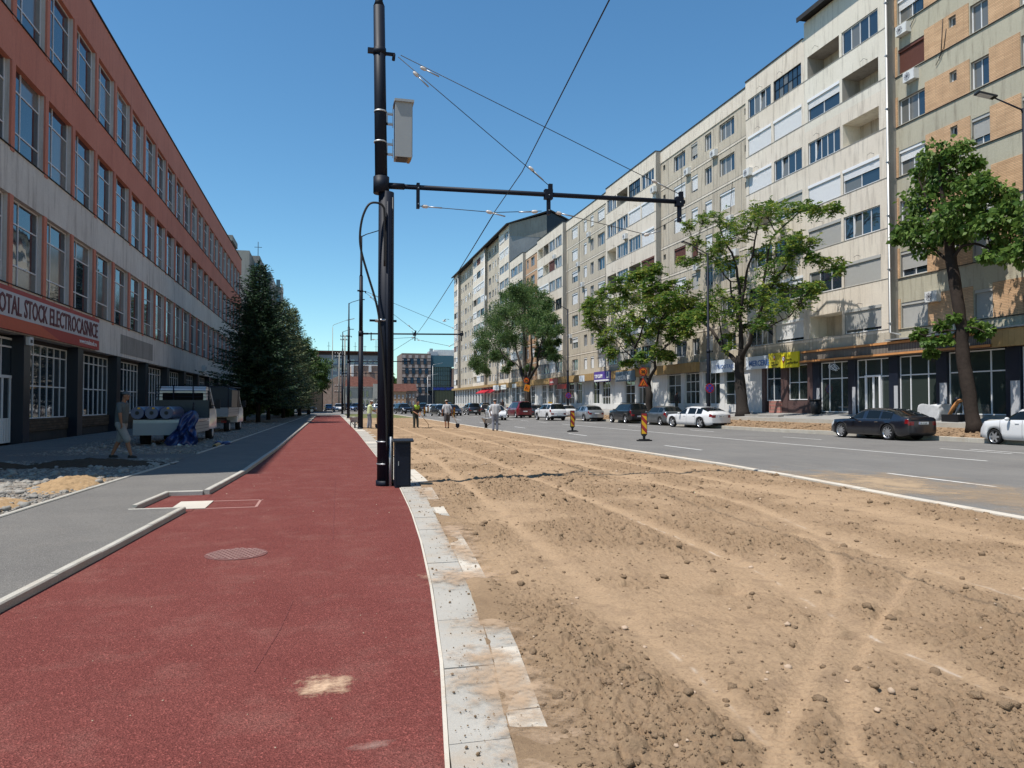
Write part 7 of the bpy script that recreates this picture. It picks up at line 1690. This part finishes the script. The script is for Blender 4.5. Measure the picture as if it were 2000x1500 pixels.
shovel(a.x + .75, a.y - .35, .04, (a.x + .18, a.y - .40, .98), 'rake held low by the worker in the green vest', False, 'rake')
a = G(873, 836.5, .03)
person(a.x, a.y, .03, R(8), 'worker in grey T-shirt and dark shorts seen from behind, dragging a tool', 1.76, lean=.06, stance=((.14, .16), (-.12, -.12)), arms=(((.30, -.05, 1.14), (.30, .02, .88)), ((-.30, -.05, 1.14), (-.30, .04, .90))), shirt='tee_light', trousers='shorts_dark', short=True, sleeves=.5, cap='cap_white', head_down=.15, fat=1.12)
shovel(a.x + .62, a.y - .25, .03, (a.x + .33, a.y + .02, .92), 'tool with pale handle dragged by the worker in shorts', True)
a = G(967, 842, .03)
person(a.x, a.y, .03, R(-8), 'worker in grey shirt and dark blue trousers beside the wheelbarrow, seen from behind', 1.78, lean=.05, stance=((.12, .03), (-.11, -.05)), arms=(((.30, .04, 1.13), (.20, .20, 1.02)), ((-.30, .04, 1.13), (-.24, .18, .95))), shirt='tee_light', trousers='trousers_grey', sleeves=.5, cap='cap_white', head_down=.2)
q = FX(1325, 787, 29.8)
person(29.6, q.y, .9, R(-90), 'pedestrian in black with pale hair standing at a shop door behind the grey hatchback', 1.66, shirt='shirt_dark', trousers='trousers_dark', sleeves=1., hair=True)
q = FX(992, 787, 27.5)
person(26.6, q.y, .3, R(180), 'pedestrian in black shirt standing on the pavement just left of the red van', 1.75, shirt='shirt_dark', trousers='trousers_dark', sleeves=1.)
# ================================================================== TREES
plain('bark', (.04, .034, .03), .95, .1, var=.4, scale=9, bump=1., bscale=26)
plain('bark_brown', (.038, .029, .024), .95, .1, var=.5, scale=7, bump=1., bscale=18)
leafmat('leaf_broad', (.045, .10, .018), (.09, .16, .03), (.15, .23, .05), .38)
leafmat('leaf_ailanthus', (.05, .12, .022), (.105, .20, .035), (.32, .35, .06), .45)
leafmat('leaf_dark', (.035, .08, .025), (.07, .13, .04), (.14, .20, .06), .4)
leafmat('needle', (.012, .032, .018), (.026, .058, .03), (.07, .12, .055), .15)
leafmat('needle_pale', (.05, .085, .04), (.15, .20, .09), (.38, .40, .22), .3)
leafmat('leaf_bush', (.03, .07, .015), (.06, .12, .025), (.11, .17, .05), .25)
def np_mesh(name, co, faces, mat, parent, smooth=False):
    """faces: (n,k) int array"""
    me = bpy.data.meshes.new(name); off = np.array(wloc(parent)); co = co - off
    me.vertices.add(len(co)); me.vertices.foreach_set('co', co.astype(np.float32).reshape(-1)); me.loops.add(faces.size); me.loops.foreach_set('vertex_index', faces.reshape(-1).astype(np.int32))
    me.polygons.add(len(faces)); me.polygons.foreach_set('loop_start', np.arange(len(faces)) * faces.shape[1]); me.update(calc_edges=True)
    if smooth: me.polygons.foreach_set('use_smooth', np.ones(len(faces), bool))
    me.materials.append(MATS[mat]); o = bpy.data.objects.new(name, me); COL.objects.link(o); o.parent = parent; return o
def leaves(rs, P, D, size, aspect, droop=.3, fold=.25):
    """one folded, pointed leaf (two quads) per point P, pointing roughly along D"""
    n = len(P); D = D + rs.randn(n, 3) * .55; D[:, 2] -= droop; D /= np.linalg.norm(D, axis=1)[:, None]
    up = rs.randn(n, 3) * .9 + np.array([0, 0, .8]); S = np.cross(D, up); S /= np.linalg.norm(S, axis=1)[:, None] + 1e-9; N = np.cross(S, D)
    L = (size * (.6 + .8 * rs.rand(n)))[:, None]; Wd = L * aspect
    a = P; m1 = P + D * L * .45 + S * Wd * .5 + N * L * fold * .3; m2 = P + D * L * .45 - S * Wd * .5 + N * L * fold * .3; b = P + D * L + N * (-L * .12); c = P + D * L * .5
    co = np.stack([a, m1, b, m2, c], 1).reshape(-1, 3); i = np.arange(n)[:, None] * 5
    f = np.concatenate([i + np.array([[0, 1, 4, 4]]), i + np.array([[1, 2, 4, 4]])])
    t = np.concatenate([i + np.array([[0, 1, 4]]), i + np.array([[1, 2, 4]]), i + np.array([[2, 3, 4]]), i + np.array([[3, 0, 4]])])
    return co, t
def limb_path(a, b, rnd, sag=.12, n=7):
    a, b = Vector(a), Vector(b); L = (b - a).length; pts = []
    ctrl = a.lerp(b, .45) + Vector((rnd.uniform(-1, 1) * L * .10, rnd.uniform(-1, 1) * L * .10, L * sag))
    for k in range(n + 1):
        t = k / n; p = a * (1 - t) ** 2 + ctrl * 2 * t * (1 - t) + b * t * t
        if 0 < k < n: p += Vector((rnd.uniform(-1, 1), rnd.uniform(-1, 1), rnd.uniform(-1, 1))) * L * .014
        pts.append(p)
    return pts
def broad_tree(name, lab, base, trunk, forks, clumps, mat, leafsize, per, aspect=.5, bark='bark', seed=1, trunk_r=(.3, .2), group='street trees along the far kerb', compound=False, bare=0, droop=.3):
    """trunk: list of points; forks: limb polylines [(pts, r0, r1)]; clumps: [(centre, radius)] foliage masses fed by twigs"""
    rnd = random.Random(seed); rs = np.random.RandomState(seed); t = thing(name, base, lab, 'tree', group)
    mb = MB(); n = len(trunk); rr = [trunk_r[0] + (trunk_r[1] - trunk_r[0]) * i / (n - 1) for i in range(n)]
    tp = []; tr = []
    for i in range(n - 1):
        for k in range(4): s = k / 4; tp.append(Vector(trunk[i]).lerp(Vector(trunk[i + 1]), s) + Vector((rnd.uniform(-1, 1), rnd.uniform(-1, 1), 0)) * .02); tr.append((rr[i] + (rr[i + 1] - rr[i]) * s) * rnd.uniform(.93, 1.07))
    tp.append(Vector(trunk[-1])); tr.append(rr[-1]); tr[0] *= 1.45; tr[1] *= 1.15
    mb.tube(tp, tr, bark, 14); tips = []
    nodes_ = [(p_, r_ * .55) for p_, r_ in zip(tp[len(tp) // 2:], tr[len(tr) // 2:])]
    for pts, r0, r1 in forks:
        pp = []
        for a, b in zip(pts, pts[1:]): pp += limb_path(a, b, rnd, .03, 4)[:-1]
        pp.append(Vector(pts[-1])); rad = [r0 + (r1 - r0) * (i / (len(pp) - 1)) ** .8 for i in range(len(pp))]; mb.tube(pp, rad, bark, 9); nodes_ += list(zip(pp[2:], rad[2:]))
    allP, allD = [], []
    for c, r in clumps:
        c = Vector(c); near = sorted(nodes_, key=lambda q: (q[0] - c).length + max(0, q[0].z - c.z) * 1.2)[:3]; src, sr = near[0]
        path = limb_path(src, c, rnd, .06, 6); r0 = min(sr * .75, .035 + .012 * (c - src).length); mb.tube(path, [r0 + (.012 - r0) * i / 6 for i in range(7)], bark, 6)
        ntw = int(9 + r * 7)
        for _ in range(ntw):
            s0 = path[rnd.randint(3, 6)]; d = Vector((rnd.gauss(0, 1), rnd.gauss(0, 1), rnd.gauss(.25, .8))).normalized(); e = c + d * r * rnd.uniform(.55, 1.0) * (1.0 if d.z > -.3 else .6)
            e.z = c.z + (e.z - c.z) * .92
            tw = limb_path(s0, e, rnd, .08, 4); mb.tube(tw, [.012, .010, .008, .006, .004], bark, 4, cap=False)
            if rnd.random() < bare: continue
            k = max(3, int(per * rnd.uniform(.6, 1.3)))
            if compound:
                # fronds: leaflets in two rows along arching stalks radiating from the twig end
                for _f in range(max(2, k // 16)):
                    d2 = Vector((rnd.gauss(0, 1), rnd.gauss(0, 1), rnd.uniform(-.7, 1.1))).normalized(); st = tw[-1] if rnd.random() < .6 else tw[-2].lerp(tw[-1], rnd.random()); L = rnd.uniform(.45, .8) * r ** .3
                    sd_ = d2.cross(Vector((0, 0, 1))).normalized()
                    for q in range(16):
                        s = (q // 2 + 1) / 8.5; p_ = st + d2 * L * s + Vector((0, 0, -L * .35 * s * s)); sg = 1 if q % 2 else -1
                        allP.append(p_); allD.append((sd_ * sg * 1.2 + d2 * .55) * 2.2)
            else:
                for _k in range(k):
                    s = rnd.random() ** .6; p_ = Vector(tw[2]).lerp(tw[-1], s) + Vector((rnd.gauss(0, 1), rnd.gauss(0, 1), rnd.gauss(0, .8))) * r * .17; allP.append(p_); allD.append((p_ - c).normalized() * .9)
    mb.build('trunk', t, fix=False)
    P = np.array([p[:] for p in allP]); D = np.array([d[:] for d in allD]); co, f = leaves(rs, P, D, leafsize, aspect, droop); np_mesh('crown', co, f, mat, t)
    return t, len(allP)
FXp = lambda px, py, X, dy=0.: FX(px, py, X) + Vector((0, 0, 0))
def pxr(px, py, X, rpx):
    """foliage clump seen at a photo position, on the plane X, with its radius in photo pixels"""
    c = FX(px, py, X); d = (c - Vector((0, 0, EYE))).length; return (c, rpx / F_PX * d)
def clumpset(lst, X, spread, seed):
    rnd = random.Random(seed); return [pxr(px, py, X + rnd.uniform(-spread, spread), r) for px, py, r in lst]
# tree 1: nearest, broad big leaves, leaning dark trunk
X1 = 28.3; q = lambda x, y, dx=0.: FX(x, y, X1 + dx)
base = q(1905, 848); base.z = .22
cl = [(1835, 300, 34), (1870, 305, 30), (1905, 318, 14), (1800, 330, 22), (1815, 355, 38), (1860, 350, 40), (1895, 370, 34), (1925, 365, 26), (1955, 385, 24), (1790, 400, 34), (1830, 400, 40), (1875, 410, 42), (1920, 415, 36), (1960, 425, 30), (1990, 400, 22), (1765, 455, 22), (1785, 440, 34), (1820, 460, 34), (1800, 485, 28), (1850, 455, 40), (1885, 460, 32), (1930, 450, 34), (1975, 470, 32), (2010, 440, 30), (1955, 505, 20), (1990, 500, 24), (1935, 500, 16), (1752, 465, 14), (2020, 480, 30), (2030, 400, 26), (1910, 325, 10), (1842, 330, 30), (1872, 440, 40),
      (1795, 652, 11), (1815, 668, 11), (1838, 640, 11), (1845, 668, 9), (1820, 692, 9), (1905, 636, 9), (1918, 655, 11), (1930, 645, 8), (1862, 622, 7)]
T1, n1 = broad_tree('broadleaf_tree', 'nearest tree on the right with big leaves and leaning dark brown trunk', tuple(base), [base, q(1893, 770), q(1880, 690), q(1878, 640), q(1868, 570), q(1856, 500), q(1850, 440)],
    [([q(1857, 512), q(1835, 495), q(1800, 470)], .10, .04), ([q(1862, 505), q(1880, 480), q(1905, 476), q(1950, 490), q(1985, 480)], .09, .03), ([q(1850, 440), q(1840, 380), q(1835, 310)], .14, .04), ([q(1855, 470), q(1890, 420), q(1925, 380)], .11, .03), ([q(1880, 650), q(1850, 645), q(1805, 655)], .05, .02), ([q(1880, 640), q(1905, 640), q(1925, 650)], .04, .02), ([q(1852, 450), q(1815, 410), q(1795, 350)], .1, .03)],
    clumpset(cl, X1, .9, 5), 'leaf_broad', .24, 19, .75, 'bark_brown', 3, (.30, .22), droop=.9)
# tree 2: large wispy tree with feathery leaves
X2_ = 28.0; q = lambda x, y, dx=0.: FX(x, y, X2_ + dx)
base = q(1451, 818); base.z = .5
cl = [(1345, 440, 14), (1375, 430, 18), (1405, 428, 22), (1430, 440, 22), (1415, 465, 30), (1395, 480, 26), (1360, 480, 16), (1340, 512, 18), (1365, 515, 18), (1400, 505, 26), (1425, 520, 22), (1470, 425, 26), (1490, 415, 28), (1520, 412, 26), (1545, 415, 22), (1575, 400, 22), (1600, 405, 18), (1625, 412, 14), (1450, 455, 22), (1500, 440, 22), (1530, 470, 28), (1555, 480, 28), (1580, 478, 18), (1515, 500, 26), (1545, 500, 24), (1480, 500, 22), (1500, 530, 24), (1540, 530, 20), (1590, 510, 16), (1620, 515, 18), (1640, 525, 14), (1520, 560, 26), (1545, 565, 24), (1575, 575, 22), (1590, 560, 14), (1490, 575, 26), (1470, 600, 28), (1440, 595, 26), (1410, 580, 26), (1380, 590, 30), (1350, 585, 30), (1335, 605, 26), (1360, 615, 26), (1400, 615, 26), (1430, 625, 24), (1500, 610, 28), (1530, 600, 26), (1560, 595, 24), (1480, 630, 20), (1320, 640, 20), (1345, 560, 16), (1450, 555, 18), (1455, 640, 14), (1430, 660, 14), (1425, 680, 10), (1590, 575, 10)]
T2, n2 = broad_tree('broadleaf_tree', 'largest tree, wispy with yellow green feathery leaves and many bare twigs', tuple(base), [base, q(1447, 760), q(1444, 720), q(1446, 695)],
    [([q(1444, 712), q(1420, 690), q(1400, 660), q(1372, 630), q(1335, 600)], .20, .06), ([q(1446, 700), q(1447, 640), q(1446, 600), q(1440, 540), q(1420, 480), q(1405, 440)], .20, .04), ([q(1448, 700), q(1465, 670), q(1470, 640), q(1490, 590), q(1520, 540), q(1560, 490)], .18, .04), ([q(1446, 640), q(1430, 590), q(1427, 550), q(1395, 510), q(1360, 490)], .10, .03), ([q(1447, 610), q(1455, 560), q(1470, 500), q(1480, 440), q(1495, 415)], .12, .03), ([q(1470, 645), q(1500, 640), q(1540, 620)], .07, .03), ([q(1490, 590), q(1493, 540), q(1505, 470), q(1560, 415), q(1620, 410)], .10, .03), ([q(1420, 690), q(1408, 650), q(1400, 600)], .07, .03)],
    clumpset(cl, X2_, 1.6, 8), 'leaf_ailanthus', .19, 64, .42, 'bark', 11, (.40, .30), compound=True, bare=.2)
# tree 3
X3 = 27.6; q = lambda x, y, dx=0.: FX(x, y, X3 + dx)
base = q(1266, 800); base.z = .4
cl = [(1280, 530, 22), (1240, 545, 20), (1215, 560, 22), (1185, 575, 22), (1160, 590, 20), (1150, 615, 16), (1175, 610, 24), (1205, 600, 28), (1240, 580, 30), (1275, 565, 28), (1300, 560, 22), (1310, 590, 26), (1280, 600, 30), (1245, 620, 30), (1210, 640, 28), (1185, 660, 22), (1170, 640, 20), (1150, 635, 12), (1335, 600, 24), (1350, 625, 22), (1325, 630, 24), (1295, 640, 28), (1260, 650, 26), (1300, 610, 26), (1230, 670, 22), (1195, 690, 16), (1180, 675, 12), (1315, 660, 20), (1340, 650, 18), (1370, 620, 16), (1290, 690, 18), (1255, 700, 14), (1305, 700, 14), (1225, 712, 12), (1375, 600, 14), (1260, 540, 20), (1145, 600, 10)]
T3, n3 = broad_tree('broadleaf_tree', 'third tree from the right, bright yellow green crown with low fork behind the 30 sign', tuple(base), [base, q(1268, 770), q(1264, 745)],
    [([q(1264, 750), q(1250, 715), q(1240, 680), q(1225, 640), q(1200, 600)], .18, .04), ([q(1266, 750), q(1280, 720), q(1278, 680), q(1290, 630), q(1310, 590)], .17, .04), ([q(1240, 680), q(1255, 640), q(1270, 580), q(1278, 540)], .11, .03), ([q(1278, 700), q(1310, 670), q(1345, 640)], .08, .03), ([q(1250, 715), q(1215, 680), q(1185, 650)], .08, .03)],
    clumpset(cl, X3, 1.8, 4), 'leaf_ailanthus', .22, 100, .45, 'bark', 21, (.34, .26), compound=True, bare=.04)
# tree 4: dark dense far crown
X4 = 25.6; q = lambda x, y, dx=0.: FX(x, y, X4 + dx)
base = q(1031, 800); base.z = .3
rnd = random.Random(6); cl = []
for px, py, r in [(1030, 562, 16), (1010, 575, 20), (1045, 580, 20), (985, 600, 22), (1015, 605, 24), (1050, 610, 22), (1068, 625, 18), (965, 625, 20), (990, 635, 24), (1025, 640, 24), (1055, 645, 22), (1078, 650, 12), (950, 650, 18), (975, 665, 22), (1005, 670, 20), (940, 680, 16), (960, 695, 18), (935, 705, 14), (1060, 680, 14), (1075, 670, 10), (945, 725, 10), (925, 715, 10), (980, 700, 12), (1000, 590, 20), (1065, 600, 12), (1030, 590, 20), (1000, 570, 12), (1085, 700, 10), (1078, 695, 9), (1035, 720, 7), (990, 725, 8)]: cl.append((px, py, r * 1.35)); cl.append((px + rnd.uniform(-18, 18), py + rnd.uniform(-14, 14), r))
T4, n4 = broad_tree('broadleaf_tree', 'fourth tree, dense dark green crown above a thick forked black trunk near the red van', tuple(base), [base, q(1030, 770), q(1029, 750)],
    [([q(1029, 755), q(1018, 725), q(1010, 690), q(1000, 650)], .30, .07), ([q(1030, 755), q(1036, 720), q(1038, 680), q(1040, 620)], .26, .06), ([q(1032, 750), q(1050, 715), q(1055, 680), q(1060, 640)], .22, .05), ([q(1018, 725), q(1000, 705), q(975, 680), q(950, 660)], .12, .04), ([q(1028, 740), q(1026, 700), q(1022, 650), q(1020, 600)], .2, .05)],
    clumpset(cl, X4, 2.4, 2), 'leaf_dark', .22, 75, .45, 'bark', 31, (.48, .40))
print('leaves', n1, n2, n3, n4)
def spruce(x, y, h, r, lab, mat, seed, z0=1.2, dens=1., droop=.25):
    rs = np.random.RandomState(seed); rnd = random.Random(seed); t = thing('spruce_tree', (x, y, 0), lab, 'tree', 'conifers at the factory front')
    mb = MB(); mb.tube([(x, y, -.05), (x, y, h * .5), (x, y, h * .97)], [.19, .11, .02], 'bark', 9)
    P, D = [], []; z = z0
    while z < h * .97:
        f = (z - z0) / (h - z0); rad = r * (1 - f) ** .82 * (1.0 if f > .06 else .82) + .12; nb = int(7 + 3 * (1 - f))
        a0 = rnd.random() * 6.28
        for k in range(nb):
            a = a0 + k / nb * 6.2832 + rnd.uniform(-.25, .25); R_ = rad * rnd.uniform(.62, 1.16); up = .25 * f - droop * (1 - f)
            d = Vector((math.cos(a), math.sin(a), 0)); n = max(5, int(R_ / .22)); s0 = Vector((x, y, z + rnd.uniform(-.1, .1))); pts = [s0 + d * R_ * (i / n) + Vector((0, 0, R_ * (up * (i / n) + .22 * (i / n) ** 2.2))) for i in range(n + 1)]
            mb.tube(pts, [.03 * (1 - i / (n + .5)) + .004 for i in range(n + 1)], 'bark', 4, cap=False)
            sd_ = d.cross(Vector((0, 0, 1)))
            for i in range(1, n + 1):
                w = min(.62, R_ * .34) * (1.1 - i / n) + .08
                for sg in (-1, 1):
                    m = max(2, int(w / .10 * dens))
                    for j in range(m):
                        s = (j + rnd.random()) / m; p = pts[i] + sd_ * sg * w * s + d * w * s * .45 + Vector((0, 0, -.10 * s * w / .5)) ; P.append(p + Vector((rnd.gauss(0, .02), rnd.gauss(0, .02), rnd.gauss(0, .03)))); D.append((sd_ * sg * .7 + d * .8 + Vector((0, 0, .1))) * 1.6)
        z += .21 + .12 * (1 - f) * rnd.random()
    for _ in range(30): P.append(Vector((x, y, h * .96 + rnd.random() * h * .05))); D.append(Vector((rnd.gauss(0, .6), rnd.gauss(0, .6), 1.)))
    mb.build('trunk', t, fix=False); P = np.array([p[:] for p in P]); D = np.array([d[:] for d in D])
    co, f_ = leaves(rs, P, D, .24, .32, .05, .1); np_mesh('crown', co, f_, mat, t); return t
spruce(-5.2, 62.7, 12.9, 4.9, 'tall dark spruce nearest the camera in front of the factory, with drooping branches', 'needle', 3, z0=1.9, dens=1.5)
spruce(-5.0, 71.0, 10.5, 3.6, 'second dark spruce, hidden mostly behind the nearest spruce', 'needle', 5, z0=1.5, dens=1.2)
spruce(-4.2, 80.5, 12.4, 3.4, 'third conifer, paler grey green with pointed top right of the dark spruce', 'needle_pale', 7, z0=1.4, dens=1.3)
spruce(-3.6, 88.0, 12.6, 3.3, 'fourth conifer, pale tip standing highest of the pale ones', 'needle_pale', 9, z0=1.6, dens=1.2)
spruce(-3.9, 97.0, 10.0, 3.4, 'small green conifer behind the pale ones', 'needle_pale', 12, z0=1.2, dens=1.)
def round_tree(name, x, y, z0, h, r, lab, mat, seed, ls=.22, n=26, group=None, trunkr=.12, per=30):
    rnd = random.Random(seed); cl = []
    for k in range(n):
        a = rnd.random() * 6.28; u = rnd.uniform(-.9, 1); w = math.sqrt(max(0, 1 - u * u)) * rnd.uniform(.45, .9)
        cl.append((Vector((x + r * w * math.cos(a), y + r * w * math.sin(a), z0 + (h - z0) * (.5 + .42 * u))), r * rnd.uniform(.28, .42)))
    return broad_tree(name, lab, (x, y, 0), [Vector((x, y, -.05)), Vector((x + .1, y, z0)), Vector((x, y + .1, z0 + (h - z0) * .5))], [], cl, mat, ls, per, .5, 'bark', seed, (trunkr, trunkr * .5), group)
round_tree('broadleaf_tree', -3.0, 93.5, 2.4, 9.4, 2.8, 'round leafy tree with light green crown among the conifers', 'leaf_bush', 3, group='leafy trees by the footpath', trunkr=.2, n=34, per=40)
round_tree('broadleaf_tree', -2.2, 106, 2.2, 8.6, 3.2, 'farthest leafy tree at the end of the row, overhanging the path end', 'leaf_bush', 8, group='leafy trees by the footpath', trunkr=.2, n=34, per=40)
round_tree('bush', -6.6, 66, .3, 3.0, 1.8, 'dark bush under the nearest spruce', 'leaf_dark', 14, n=18, group='bushes in the shade')
round_tree('bush', -4.6, 84, .2, 2.6, 1.6, 'low dark bush between the conifer trunks', 'leaf_dark', 15, n=16, group='bushes in the shade')
round_tree('bush', -5.6, 96, .2, 3.4, 2.4, 'wide dark bush before the brown off-roader', 'leaf_dark', 16, n=18, group='bushes in the shade')
round_tree('broadleaf_tree', 27, 330, 4, 13.5, 6, 'distant round green tree left of the chequered office', 'leaf_dark', 19, ls=.9, n=24, group=None)
